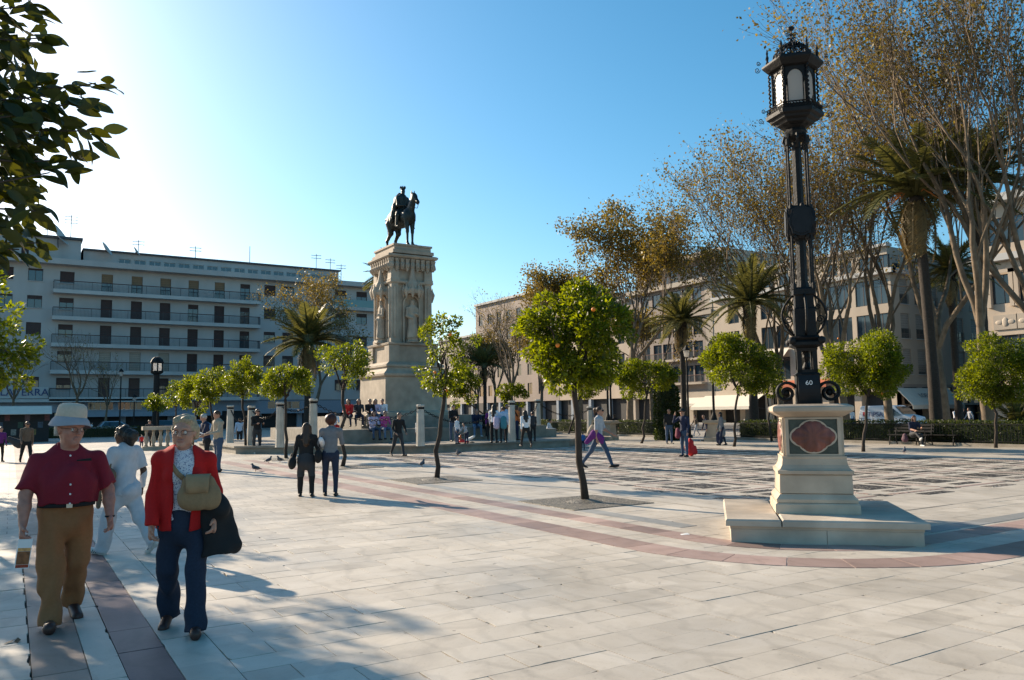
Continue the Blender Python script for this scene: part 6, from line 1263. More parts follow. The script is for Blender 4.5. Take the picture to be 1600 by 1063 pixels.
p = gp(856, 686); far_person('man in a white shirt sitting low beyond the raised bollard', p + np.array([0, 0, 0]), 1.7, 80, SIT(.35, 80, 12), top='white', bot='charcoal', hc=hairD, cell=.024)
b = MB(); b.box(-.9, .9, -.25, .25, .33, .40); [b.box(x - .06, x + .06, -.2, .2, -.0, .33) for x in (-.7, .7)]; o = b.build('low_bench', M['kerb'], None, False, None, p); o.rotation_euler[2] = -.6; tag(o, 'low stone bench under the man in the white shirt', 'bench')
# toy motorbike
p = gp(727, 704); tm = thing('toy_motorbike', 'orange and red toy motorbike parked at the platform kerb', 'toy motorbike', p, R_(150) - YAW); OR, RD, BK = cm('orange plastic', (.6, .13, .02), .4), cm('red plastic', (.5, .02, .02), .4), fab('black')
for x in (-.36, .36):
    b = MB(); A = np.linspace(0, 2 * math.pi, 19); b.tube([(x + .15 * math.cos(t), 0, .2 + .15 * math.sin(t)) for t in A], .05, 6, False); w_ = b.build('wheel', BK, tm, True); b = MB(); [b.tube([(x, 0, .2), (x + .12 * math.cos(t), 0, .2 + .12 * math.sin(t))], .02, 4) for t in A[:-1:3]]; b.build('rim', OR, w_)
sobj('fairing', [cone((.15, 0, .4), (.34, 0, .52), .1, .07), cone((.3, 0, .55), (.22, 0, .68), .06, .03)], .02, [OR], tm); sobj('tank', [cone((-.1, 0, .35), (.2, 0, .4), .1, .11), cone((.0, 0, .25), (.1, 0, .25), .1, .1)], .02, [RD], tm); sobj('seat', [cone((-.45, 0, .6), (-.1, 0, .44), .05, .08)], .02, [M['white']], tm)
b = MB(); b.tube([(.2, -.2, .66), (.2, .2, .66)], .015, 5); b.tube([(.36, .06, .2), (.26, .05, .6)], .02, 5); b.tube([(.36, -.06, .2), (.26, -.05, .6)], .02, 5); b.build('handlebar', BK, tm)
# far right
p = gp(1430, 697); bw = far_person('woman in a dark top sitting cross legged on the bench', p + np.array([.1, .1, 0]), 1.66, 28, dict(legs=((84, 86), (98, 44)), seat=.44, lean=8, arms=((30, 8, 70, 25), (20, 8, 60, 20)), spread=2), top='navy', bot='charcoal', hc=hairR, hair='bob', cell=.018, sk=skinA, long=False, shoes=shoeW)
for i, (px, ft, tp, c, lab) in enumerate(((1304, 676, 642, 'orange', 'far person in orange beyond the right hedge'), (1330, 676, 641, 'white', 'far person in white left of the van'), (1492, 676, 640, 'white', 'far person in a white top right of the big palm'), (1505, 676, 641, 'black', 'far person in black right of the big palm'), (1515, 676, 642, 'lightgrey', 'far person in pale grey near the white pier'), (1322, 676, 642, 'black', 'far person in black left of the van'))):
    d = ray(px, 640); q = np.array([60.5, 60.5 * d[1] / d[0], -.16]); far_person(lab, q, 1.72, float(r6.uniform(-90, 90)), WALK, 'far passers by on the right', .035, top=c, bot='navy', hc=hairD)
# ---------------------------------------------------------------- the three near people
lipm = cm('lips', (.36, .17, .13), .5, var=.05); eyew = cm('eye white', (.55, .52, .48), .3, var=.02); eyed = cm('eye iris', (.03, .03, .035), .3, var=.02); skinM = cm('ruddy skin', (.40, .185, .13), .5, var=.16, scale=30); skinW = cm('freckled skin', (.44, .22, .15), .5, var=.14, scale=40)
def nrm(v): v = np.array(v, float); return v / np.linalg.norm(v)
def head_prims(J, big=1.0):
    h = J['head']; Rn = np.array(Matrix.Rotation(J['hy'], 3, 'Z') @ Matrix.Rotation(J['hp'], 3, 'Y')); hp = lambda x, y, z: h + Rn @ (np.array([x, y, z]) * big)
    L_ = [ell(hp(-.008, 0, .025), np.array([.1, .078, .105]) * big, 0, Rn, .02), cone(hp(.015, 0, -.035), hp(.045, 0, -.078), .062 * big, .04 * big, 0, k=.03), ell(hp(.062, 0, -.092), np.array([.026, .026, .02]) * big, 0, Rn, .02),
          cone(hp(.045, .042, -.02), hp(.04, .036, -.06), .034 * big, .03 * big, 0, k=.02), cone(hp(.045, -.042, -.02), hp(.04, -.036, -.06), .034 * big, .03 * big, 0, k=.02), cone(hp(.082, -.04, .038), hp(.082, .04, .038), .014, .014, 0, k=.02),
          ell(hp(.088, .034, .012), (.02, .018, .014), 0, Rn, .012, sub=True), ell(hp(.088, -.034, .012), (.02, .018, .014), 0, Rn, .012, sub=True),
          cone(hp(.088, 0, .025), hp(.114, 0, -.018), .010, .0135, 0, k=.012), ell(hp(.1, .013, -.024), (.012, .009, .009), 0, Rn, .008), ell(hp(.1, -.013, -.024), (.012, .009, .009), 0, Rn, .008),
          cone(hp(.086, -.02, -.052), hp(.09, 0, -.049), .0065, .0075, 1, k=.005), cone(hp(.09, 0, -.049), hp(.086, .02, -.052), .0075, .0065, 1, k=.005), cone(hp(.085, -.016, -.062), hp(.085, .016, -.062), .0075, .0075, 1, k=.005),
          ell(hp(.076, .034, .012), (.0125, .0125, .0125), 2, None, .002), ell(hp(.076, -.034, .012), (.0125, .0125, .0125), 2, None, .002), ell(hp(.0845, .034, .012), (.006, .006, .006), 3, None, .001), ell(hp(.0845, -.034, .012), (.006, .006, .006), 3, None, .001)]
    for s in (1, -1): L_ += [ell(hp(-.005, s * .08, -.0), (.022, .01, .034), 0, Rn, .006), ell(hp(-.01, s * .09, .012), (.014, .006, .02), 0, Rn, .004)]
    return L_, hp, Rn
def hand_prims(w, d, palm, side, curl=25, grip=False, m=0):
    """w wrist, d along the hand, palm normal, side = direction of the thumb"""
    d, palm = nrm(d), nrm(palm); side = nrm(np.array(side) - d * (np.array(side) @ d)); L_ = [cone(w, w + d * .03, .027, .03, m, palm, 1.4, k=.015), cone(w + d * .03, w + d * .085, .04, .043, m, palm, 2.1, k=.012)]
    for i, (ln, off) in enumerate(((.072, .030), (.08, .010), (.074, -.010), (.058, -.029))):
        b0 = w + d * (.092 - .006 * abs(i - 1)) + side * off; a = R_(curl + 6 * i); a2 = a * 2.1 if not grip else a * 2.6; d1 = d * math.cos(a) + palm * math.sin(a); d2 = d * math.cos(a2) + palm * math.sin(a2); p1 = b0 + d1 * ln * .5; L_ += [cone(b0 - d * .015, p1, .0098, .009, m, k=.004), cone(p1, p1 + d2 * ln * .5, .0088, .0072, m, k=.004)]
    t0 = w + d * .025 + side * .026; t1 = t0 + nrm(side * .75 + d * .8 + palm * .25) * .045; t2 = t1 + nrm(side * .15 + d + palm * (.45 if not grip else 1.1)) * .035; return L_ + [cone(t0, t1, .015, .012, m, k=.01), cone(t1, t2, .0115, .0085, m, k=.005)]
def near_root(label, px, foot, face, s):
    p = gp(px, foot); a = heading(p, face); t = thing('person', label, 'person', p, a); t.scale = (s, s, s); return t, a
def place(t, o_root, off, rz=0): return None
def wloc(t, a, s, v): return np.array(t.location) + rot2(np.array(v, float) * s, a)

# ---- heavy man: red shirt, khaki trousers, sun hat
s = .968; man, ma = near_root('heavy older man in a red shirt, khaki trousers and sun hat', 97, 973, 6, s)
J = skel({'legs': ((-10, 20), (11, 2)), 'arms': ((4, 22, 26, 8), (6, 20, 16, 4)), 'lean': 1, 'head': 30, 'nod': 6, 'sw': .205, 'hf': .05, 'spread': 1, 'shz': .425})
pel, sp = J['pel'], J['spine']; X_ = np.array([1.0, 0, 0]); Y_ = np.array([0, 1.0, 0]); Zv = np.array([0, 0, 1.0])
hd, hp, Rn = head_prims(J, 1.14); pr = hd + [cone(J['neck'] - sp * .06, J['head'] - Zv * .055, .072, .066, 0), cone(pel + sp * .1, pel + sp * .46, .1, .12, 0, X_, 1.2), cone(J['shL'] - sp * .03, J['shR'] - sp * .03, .05, .05, 0), cone(hp(.03, 0, -.085), J['neck'] + X_ * .03, .05, .06, 0, k=.03)]
for nm, sg in (('L', 1), ('R', -1)):
    pr += [cone(J['sh' + nm], J['el' + nm], .055, .05, 0), cone(J['el' + nm], J['el' + nm] * .6 + J['wr' + nm] * .4, .05, .049, 0), cone(J['el' + nm] * .6 + J['wr' + nm] * .4, J['wr' + nm], .049, .032, 0)]
    pr += hand_prims(J['wr' + nm], J['fd' + nm], nrm([.25, -sg, 0]), X_, 22 if nm == 'L' else 34, nm == 'R')
sobj('body', pr, .0075, [skinM, lipm, eyew, eyed], man, .02)
redshirt = cm('dark red cotton shirt', (.19, .009, .022), .85, var=.08, scale=40); khaki = cm('khaki cotton', (.27, .118, .046), .85, var=.08, scale=40)
sh = [cone(pel + sp * .06 + X_ * .03, pel + sp * .24 + X_ * .04, .215, .225, 0, X_, 1.18, [(pel + sp * .078, -sp)]), cone(pel + sp * .24 + X_ * .04, pel + sp * .37, .222, .185, 0, X_, 1.28), cone(pel + sp * .475, J['shL'] - sp * .005, .085, .072, 0), cone(pel + sp * .475, J['shR'] - sp * .005, .085, .072, 0), cone(pel + sp * .42, pel + sp * .515, .12, .07, 0, k=.05)]
for nm in 'LR':
    d = nrm(J['el' + nm] - J['sh' + nm]); e = J['sh' + nm] + d * .25; sh.append(cone(J['sh' + nm] - d * .0, e + d * .06, .08, .084, 0, clip=[(e, d)], k=.018))
sobj('shirt', sh, .0105, [redshirt], man, .03, folds(.011, .8, 5))
nb = J['neck'] + X_ * .02
for sg in (1, -1):
    b = MB(); c0 = J['neck'] + np.array([.085, sg * .006, -.045]); b.add([c0, c0 + np.array([.006, sg * .06, -.04]), J['neck'] + np.array([.05, sg * .085, .01]), J['neck'] + np.array([-.03, sg * .085, .035]), J['neck'] + np.array([.03, sg * .075, .045]), c0 + np.array([-.01, sg * .005, .03])], [(0, 1, 2, 4, 5), (2, 3, 4)]); o = b.build('collar', redshirt, man); m_ = o.modifiers.new('t', 'SOLIDIFY'); m_.thickness = .006
def front_x(z, y=0.0):      # rough front surface of the shirt
    u = (z - pel[2]); w = .215 if u < .3 else .215 - (u - .3) * .3; return .035 + math.sqrt(max(w * w - y * y, .001)) / (1.18 if u < .24 else 1.28) + (.01 if u < .24 else -.012)
b = MB()
for k in range(6): z = pel[2] + .08 + k * .078; b.ball((front_x(z) + .012, .0, z), (.006, .009, .009), 6, 4)
b.build('buttons', M['white'], man, True)
b = MB(); b.box(0, .012, -.055, .055, -.06, .06); b.build('shirt_pocket', redshirt, man, False, None, (front_x(pel[2] + .36, .1) - .012, .105, pel[2] + .36))
b = MB(); b.box(0, .02, -.055, .055, -.012, .012); o = b.build('glasses_case', PM['black cloth'], man, False, None, (front_x(pel[2] + .42, .1) - .004, .105, pel[2] + .425)); o.rotation_euler = (.1, 0, 0)
tr = [cone(pel + sp * .06, pel - sp * .06, .195, .19, 0, X_, 1.25, [(pel + sp * .075, sp)]), ell(pel - sp * .06 - X_ * .04, (.14, .18, .13))]
for nm in 'LR':
    d = nrm(J['ank' + nm] - J['knee' + nm]); e = J['ank' + nm] + d * .045; tr += [cone(J['hip' + nm] - Zv * .01, J['knee' + nm], .116, .088, 0, k=.04), cone(J['knee' + nm], e + d * .05, .088, .08, 0, clip=[(e, d)], k=.05)]
sobj('trousers', tr, .0105, [khaki], man, .04, folds(.012, .75, 9))
b = MB(); bz = pel[2] + .062; A = np.linspace(0, 2 * math.pi, 41); b.ring([(.217, bz - .016), (.219, bz + .016)], 40, c=(.014, 0), sx=.88, sy=1.0, cap=False); belt = b.build('belt', PM['black cloth'], man, True); m_ = belt.modifiers.new('t', 'SOLIDIFY'); m_.thickness = .008
b = MB(); b.box(.205, .216, -.022, .022, bz - .018, bz + .018); b.build('buckle', cm('steel', (.4, .38, .34), .3, metal=.9), man)
browns = cm('brown shoe leather', (.05, .022, .017), .45, var=.2)
for nm in 'LR': sobj('shoe', [cone(J['heel' + nm] + X_ * .01, J['toe' + nm] + X_ * .03, .046, .047, 0, k=.02), cone(J['ank' + nm] + Zv * .01, J['heel' + nm] + X_ * .03, .05, .05, 0, k=.02), cone(J['heel' + nm] + Zv * -.03, J['toe' + nm] + X_ * .03 + Zv * -.025, .03, .032, 0, Zv, 1.6)], .008, [browns], man, .02)
hatm = cm('beige hat cotton', (.50, .43, .34), .9, var=.08, scale=50); hatg = cm('grey hat brim', (.30, .31, .34), .9, var=.08)
b = MB(); b.ring([(.112, .06), (.112, .085), (.108, .13), (.098, .162), (.075, .178), (.03, .184)], 28, sx=1.1, sy=.96); hat = b.build('hat_crown', hatm, man, True); b = MB()
n = 36; v = []; f = []
for rr, zz in ((.112, .075), (.132, .052), (.15, .012), (.151, .007), (.13, .045), (.11, .067)):
    for i in range(n): a_ = 2 * math.pi * i / n; v.append((rr * math.cos(a_) * 1.08, rr * math.sin(a_) * .98, zz + (.012 * math.cos(2 * a_) if rr > .13 else 0)))
f = [(j * n + i, j * n + (i + 1) % n, (j + 1) * n + (i + 1) % n, (j + 1) * n + i) for j in range(5) for i in range(n)]; b.add(v, f); b.build('hat_brim', hatg, hat, True)
hat.scale = (1.06, 1.06, 1.1); hat.location = tuple(J['head'] + np.array([-.012, 0, .024])); hat.rotation_euler = (R_(-5), R_(3), J['hy'])
def spectacles(parent, hp, k=1.0):
    b = MB()
    for sg in (1, -1):
        A = np.linspace(0, 2 * math.pi, 17); b.tube([hp(.099, sg * .035 + .024 * math.cos(t), .01 + .018 * math.sin(t)) for t in A], .0022, 4, False); b.tube([hp(.096, sg * .058, .016), hp(.0, sg * .086, .014)], .002, 4)
    b.tube([hp(.104, -.011, .014), hp(.104, .011, .014)], .0022, 4); b.build('spectacles', cm('wire frame', (.12, .1, .08), .4, metal=.7), parent)
spectacles(man, hp)
sobj('side_hair', [cone(hp(-.03, .07, .02), hp(-.05, .065, -.03), .025, .022), cone(hp(-.03, -.07, .02), hp(-.05, -.065, -.03), .025, .022), cone(hp(-.09, .03, .0), hp(-.09, -.03, .0), .03, .03)], .009, [hairG], man)
w = J['wrL']; b = MB(); b.tube([w + rot2(np.array([.036 * math.cos(t), .033 * math.sin(t), 0]), 0) for t in np.linspace(0, 6.28, 17)], .008, 5, False); b.build('wrist_strap', PM['black cloth'], man)
q = wloc(man, ma, s, J['hdR'] + J['fdR'] * .05 + np.array([.05, .02, -.01])); lf = thing('leaflet', 'printed leaflet in the right hand of the man in the red shirt', 'leaflet', q, ma + R_(15)); b = MB(); b.box(-.004, .004, -.05, .05, -.13, .09); b.build('sheet', M['white'], lf); lf.rotation_euler[0] = R_(-6)
for z0, z1, c in ((-.1, .0, (.25, .09, .03)), (.0, .025, (.6, .3, .1)), (-.125, -.1, (.35, .05, .02))): b = MB(); b.box(.0042, .0055, -.045, .045, z0 + .001, z1 - .001); b.build('printed_picture', cm('print %.2f' % z0, c, .5, var=.5, scale=30), lf)

# ---- woman in a red cardigan
s = .945; wom, wa = near_root('fair haired woman in a red cardigan with a beige shoulder bag', 282, 986, -6, s)
J = skel({'legs': ((10, 2), (-10, 18)), 'arms': ((-6, 11, 38, 2), (4, 8, 16, 4)), 'lean': 2, 'head': -14, 'nod': 2, 'sw': .185, 'spread': 3})
pel, sp = J['pel'], J['spine']; hd, hp, Rn = head_prims(J, 1.04); pr = hd + [cone(J['neck'] - sp * .06, J['head'] - Zv * .055, .06, .056, 0), cone(pel + sp * .1, pel + sp * .46, .08, .1, 0, X_, 1.2), cone(J['shL'] - sp * .03, J['shR'] - sp * .03, .045, .045, 0)]
for nm, sg in (('L', 1), ('R', -1)):
    pr += [cone(J['sh' + nm], J['el' + nm], .042, .038, 0), cone(J['el' + nm], J['wr' + nm], .038, .027, 0)] + hand_prims(J['wr' + nm], J['fd' + nm], nrm([.2, -sg, 0]), X_, 30)
sobj('body', pr, .0075, [skinW, lipm, eyew, eyed], wom, .02)
def printmat():
    m = bpy.data.materials.new('blue print blouse'); N, L = nodes(m); b_ = N['Principled BSDF']; tc = N.new('ShaderNodeTexCoord'); v_ = N.new('ShaderNodeTexVoronoi'); v_.inputs['Scale'].default_value = 95; L.new(tc.outputs['Object'], v_.inputs[0]); n_ = N.new('ShaderNodeTexNoise'); n_.inputs['Scale'].default_value = 60; L.new(tc.outputs['Object'], n_.inputs[0])
    ad = N.new('ShaderNodeMath'); L.new(v_.outputs['Distance'], ad.inputs[0]); L.new(n_.outputs[0], ad.inputs[1]); rp = N.new('ShaderNodeValToRGB'); rp.color_ramp.interpolation = 'CONSTANT'; e = rp.color_ramp.elements; e[0].color = (.06, .07, .16, 1); e[1].position = .86; e[1].color = (.60, .59, .62, 1); x = e.new(.72); x.color = (.22, .24, .36, 1); L.new(ad.outputs[0], rp.inputs[0]); L.new(rp.outputs[0], b_.inputs['Base Color']); b_.inputs['Roughness'].default_value = .85; return m
blouse = printmat(); redc = cm('red knit', (.42, .007, .007), .9, var=.1, scale=60); jean = cm('dark denim', (.013, .022, .045), .85, var=.2, scale=60); bagm = cm('beige canvas bag', (.26, .165, .085), .8, var=.1, scale=50)
sobj('blouse', [cone(pel - sp * .02, pel + sp * .2, .172, .155, 0, X_, 1.28, [(pel - sp * .01, -sp)]), cone(pel + sp * .2, pel + sp * .4, .157, .162, 0, X_, 1.28), cone(pel + sp * .36, pel + sp * .52, .15, .07, 0, X_, 1.2, k=.04), ell(pel + sp * .34 + np.array([.07, .065, 0]), (.07, .075, .075)), ell(pel + sp * .34 + np.array([.07, -.065, 0]), (.07, .075, .075))], .0105, [blouse], wom, .04, folds(.004, .8, 15))
for sg in (1, -1):
    b = MB(); c0 = J['neck'] + np.array([.078, sg * .004, -.05]); b.add([c0, c0 + np.array([.012, sg * .058, -.03]), J['neck'] + np.array([.04, sg * .09, -.005]), J['neck'] + np.array([-.03, sg * .08, .04]), J['neck'] + np.array([.03, sg * .065, .045]), c0 + np.array([-.01, sg * .005, .03])], [(0, 1, 2, 4, 5), (2, 3, 4)]); o = b.build('collar', cm('pale collar', (.6, .58, .6), .8), wom); m_ = o.modifiers.new('t', 'SOLIDIFY'); m_.thickness = .006
b = MB()
for k in range(4): b.ball((.13 - .002 * k, 0, pel[2] + .26 + k * .06), .008, 6, 4)
b.build('buttons', PM['black cloth'], wom, True)
# cardigan: back shell plus two open fronts
cg = []
open_ = lambda y0, sg: [(np.array([0, y0 * sg, 0]), np.array([.0, -sg, 0.0]))]
for sg in (1, -1):
    cl = [(np.array([.0, sg * .075, 0]), np.array([.9, -sg * .55, 0]) if False else np.array([.0, -sg, 0])), (pel - sp * .09, -sp)]
    cg += [cone(pel - sp * .12 + Y_ * sg * .02, pel + sp * .2 + Y_ * sg * .02, .188, .175, 0, X_, 1.2, cl, k=.02), cone(pel + sp * .2 + Y_ * sg * .02, pel + sp * .42 + Y_ * sg * .02, .178, .175, 0, X_, 1.22, [cl[0]], k=.02), ell(pel + sp * .34 + np.array([.07, sg * .085, 0]), (.085, .08, .09), 0, None, .02, [cl[0]])]
cg += [cone(pel - sp * .1 - X_ * .05, pel + sp * .42 - X_ * .04, .17, .16, 0, X_, 1.35, [(np.array([-.02, 0, 0]), X_), (pel - sp * .09, -sp)], k=.02), cone(J['shL'] - sp * .02, J['shL'] * .45 + J['shR'] * .55 - sp * .01 - X_ * .05, .07, .06, 0, k=.03), cone(J['shR'] - sp * .02, J['shR'] * .45 + J['shL'] * .55 - sp * .01 - X_ * .05, .07, .06, 0, k=.03)]
for nm in 'LR':
    d = nrm(J['wr' + nm] - J['el' + nm]); e = J['wr' + nm] + d * .005; cg += [cone(J['sh' + nm], J['el' + nm], .062, .055, 0, k=.015), cone(J['el' + nm], e + d * .04, .055, .048, 0, clip=[(e, d)], k=.015)]
sobj('cardigan', cg, .0105, [redc], wom, .02, folds(.010, .7, 25))
jl = [cone(pel + sp * .05, pel - sp * .06, .155, .178, 0, X_, 1.2, [(pel + sp * .06, sp)]), ell(pel - sp * .07 - X_ * .03, (.145, .175, .13))]
for nm in 'LR':
    d = nrm(J['ank' + nm] - J['knee' + nm]); e = J['ank' + nm] + d * .055; jl += [cone(J['hip' + nm], J['knee' + nm], .108, .078, 0, k=.04), cone(J['knee' + nm], e + d * .05, .078, .083, 0, clip=[(e, d)], k=.04)]
sobj('jeans', jl, .0105, [jean], wom, .035, folds(.011, .85, 35))
for nm in 'LR': sobj('shoe', [cone(J['heel' + nm] + X_ * .01, J['toe' + nm] + X_ * .02, .04, .042, 0, k=.02), cone(J['ank' + nm] + Zv * .01, J['heel' + nm] + X_ * .03, .046, .044, 0, k=.02), cone(J['heel' + nm] + Zv * -.028, J['toe' + nm] + X_ * .02 + Zv * -.022, .028, .03, 0, Zv, 1.5)], .008, [browns], wom, .02)
hr = [ell(hp(-.025, 0, .05), (.105, .092, .095), 0, Rn, .01, [(hp(.062, 0, .045), Rn @ np.array([1, 0, -.45]))]), cone(hp(.03, -.04, .105), hp(.045, .045, .095), .028, .03, 0, k=.02), cone(hp(-.02, .08, .03), hp(-.045, .075, -.035), .034, .026), cone(hp(-.02, -.08, .03), hp(-.045, -.075, -.035), .034, .026), cone(hp(-.09, 0, .02), hp(-.085, 0, -.06), .06, .045), ell(hp(-.015, 0, .1), (.08, .075, .04), 0, Rn, .03)]
sobj('hair', hr, .008, [hairL], wom, .02, folds(.006, 3.5, 45)); spectacles(wom, hp)
bo = [.19, .15, .2]; q = wloc(wom, wa, s, pel + np.array([.19, .13, .21])); bg_ = thing('shoulder_bag', 'beige canvas bag slung across the woman in the red cardigan', 'bag', q, wa)
bg_.scale = (s, s, s); sobj('pouch', [cone((0, -.08, -.07), (0, .09, -.07), .075, .08, 0, X_, 1.35), cone((0, -.07, .07), (0, .07, .07), .06, .06, 0, X_, 1.35), cone((0, -.08, -.02), (0, .085, -.02), .085, .085, 0, X_, 1.4)], .01, [bagm], bg_, .03, folds(.004, 1, 55))
b = MB(); n = 9; v = []
for j, (x, z) in enumerate(((-.02, .135), (.03, .138), (.066, .12), (.075, .06), (.073, .0))):
    for i in range(n): y_ = -.095 + .19 * i / (n - 1); v.append((x + .005 * math.sin(i), y_ * (1.0 - .03 * j), z))
b.add(v, [(j * n + i, j * n + i + 1, (j + 1) * n + i + 1, (j + 1) * n + i) for j in range(4) for i in range(n - 1)]); o = b.build('flap', cm('pale flap canvas', (.31, .205, .11), .8, var=.08), bg_, True); m_ = o.modifiers.new('t', 'SOLIDIFY'); m_.thickness = .008
rel = lambda p_: np.array(p_) - (pel + np.array([.19, .13, .21])); pts = [rel(pel + np.array([.17, .05, .29])), rel(pel + np.array([.178, -.03, .36])), rel(pel + np.array([.125, -.1, .45])), rel(pel + np.array([.03, -.125, .535])), rel(pel + np.array([-.09, -.1, .49])), rel(pel + np.array([-.16, .0, .3])), rel(pel + np.array([-.13, .15, .16])), rel(pel + np.array([.1, .215, .15])), rel(pel + np.array([.16, .19, .2]))]
b = MB()
for a_, c_ in zip(pts[:-1], pts[1:]):
    pass
v = []
for i, p_ in enumerate(pts):
    tg = nrm(pts[min(i + 1, len(pts) - 1)] - pts[max(i - 1, 0)]); cen = np.array([-.17, -.13, p_[2]]); outw = nrm((p_ - cen) * np.array([1, 1, .3])); w_ = nrm(np.cross(tg, outw)) * .02; v += [p_ - w_, p_ + w_]
b.add(v, [(2 * i, 2 * i + 1, 2 * i + 3, 2 * i + 2) for i in range(len(pts) - 1)]); o = b.build('strap', bagm, bg_, True); m_ = o.modifiers.new('t', 'SOLIDIFY'); m_.thickness = .006
q = wloc(wom, wa, s, J['wrL'] * .5 + J['elL'] * .5 + np.array([.03, .0, -.0])); jk = thing('black_jacket', 'black jacket hanging over the left arm of the woman in red', 'jacket', q, wa)
jk.scale = (s, s, s); sobj('cloth', [cone((0, -.03, .03), (.02, .05, -.02), .085, .085, 0), cone((0, .0, 0), (.01, .03, -.38), .1, .125, 0, X_, 1.5, [((0, 0, -.40), (0, .1, -1))], k=.05), cone((-.02, .07, -.1), (-.02, .16, -.36), .08, .055, 0, X_, 1.3), cone((-.02, .13, -.3), (-.0, .2, -.33), .05, .035, 0)], .011, [PM['black cloth']], jk, .04, folds(.012, .8, 65))

# ---- woman in white seen from behind
s = .905; wht, ha_ = near_root('woman in a white tunic and trousers walking away', 192, 866, -142, s)
J = skel({'legs': ((20, 6), (-20, 24)), 'arms': ((8, 16, 62, 18), (-14, 16, 28, 0)), 'lean': 4, 'head': 12, 'sw': .18, 'spread': 4})
pel, sp = J['pel'], J['spine']; hd, hp, Rn = head_prims(J, 1.0); pr = hd + [cone(J['neck'] - sp * .06, J['head'] - Zv * .055, .058, .054, 0), cone(pel + sp * .1, pel + sp * .46, .08, .1, 0, X_, 1.2), cone(J['shL'] - sp * .03, J['shR'] - sp * .03, .045, .045, 0)]
for nm, sg in (('L', 1), ('R', -1)): pr += [cone(J['sh' + nm], J['el' + nm], .044, .04, 0), cone(J['el' + nm], J['wr' + nm], .038, .027, 0)] + hand_prims(J['wr' + nm], J['fd' + nm], nrm([.2, -sg, 0]), X_, 35)
sobj('body', pr, .009, [skinC, lipm, eyew, eyed], wht, .02)
whc = cm('white uniform cotton', (.47, .46, .48), .85, var=.08)
tu = [cone(pel - sp * .1, pel + sp * .22, .19, .16, 0, X_, 1.3, [(pel - sp * .11, -sp)]), cone(pel + sp * .22, pel + sp * .42, .162, .165, 0, X_, 1.32), cone(J['shL'] - sp * .03, J['shR'] - sp * .03, .075, .075, 0), cone(pel + sp * .42, pel + sp * .52, .12, .075, 0)]
for nm in 'LR':
    d = nrm(J['el' + nm] - J['sh' + nm]); e = J['el' + nm] - d * .02; tu.append(cone(J['sh' + nm], e + d * .05, .074, .078, 0, clip=[(e, d)], k=.04)); d = nrm(J['wr' + nm] - J['el' + nm]); tu.append(cone(J['el' + nm], J['wr' + nm] - d * .03, .046, .036, 0, k=.01))
sobj('tunic', tu, .0115, [whc], wht, .04, folds(.010, .75, 75))
jl = [cone(pel + sp * .05, pel - sp * .06, .16, .182, 0, X_, 1.15), ell(pel - sp * .07 - X_ * .05, (.155, .18, .14))]
for nm in 'LR':
    d = nrm(J['ank' + nm] - J['knee' + nm]); e = J['ank' + nm] + d * .03; jl += [cone(J['hip' + nm], J['knee' + nm], .118, .088, 0, k=.04), cone(J['knee' + nm], e + d * .05, .088, .098, 0, clip=[(e, d)], k=.04)]
sobj('trousers', jl, .0115, [whc], wht, .035, folds(.012, .75, 85))
for nm in 'LR':
    sh_ = sobj('shoe', [cone(J['heel' + nm] + X_ * .01, J['toe' + nm] + X_ * .02, .04, .042, 0, k=.02), cone(J['ank' + nm] + Zv * .0, J['heel' + nm] + X_ * .03, .046, .044, 0, k=.02)], .009, [shoeW], wht, .02); d = J['toe' + nm] - J['heel' + nm]; b = MB()
    for k in (.4, .55, .7): c = J['heel' + nm] + d * k; [b.tube([c + np.array([0, sg * .038, .02]), c + np.array([.015, sg * .044, -.015])], .006, 4) for sg in (1, -1)]
    b.build('stripe', PM['black cloth'], sh_)
sobj('hair', [ell(hp(-.02, 0, .04), (.105, .092, .1), 0, Rn, .01, [(hp(.06, 0, .03), Rn @ np.array([1, 0, -.35]))]), ell(hp(-.13, 0, -.01), (.1, .1, .1), 0, Rn, .03), cone(hp(-.12, 0, -.03), hp(-.13, 0, -.12), .075, .04)], .01, [hairD], wht, .02, folds(.008, 2.5, 95))
q = wloc(wht, ha_, s, pel + np.array([.07, .26, .08])); bg2 = thing('shoulder_bag', 'brown suede bag under the arm of the woman in white', 'bag', q, ha_); bg2.scale = (s, s, s)
sobj('pouch', [cone((-.1, 0, .1), (.12, 0, .1), .1, .1, 0, Y_, 2.0), cone((-.06, 0, -.08), (.12, 0, -.08), .13, .12, 0, Y_, 2.0), cone((.08, 0, -.1), (.1, 0, -.32), .07, .04, 0, Y_, 1.8)], .011, [cm('brown suede', (.15, .10, .06), .9)], bg2, .04, folds(.008, .8, 105)); b = MB(); b.tube([(-.1, 0, .15), (-.05, -.06, .34), (-.03, -.08, .42), (.05, -.06, .3), (.1, 0, .15)], .014, 5); b.build('strap', cm('brown suede', (.15, .10, .06), .9), bg2, True)
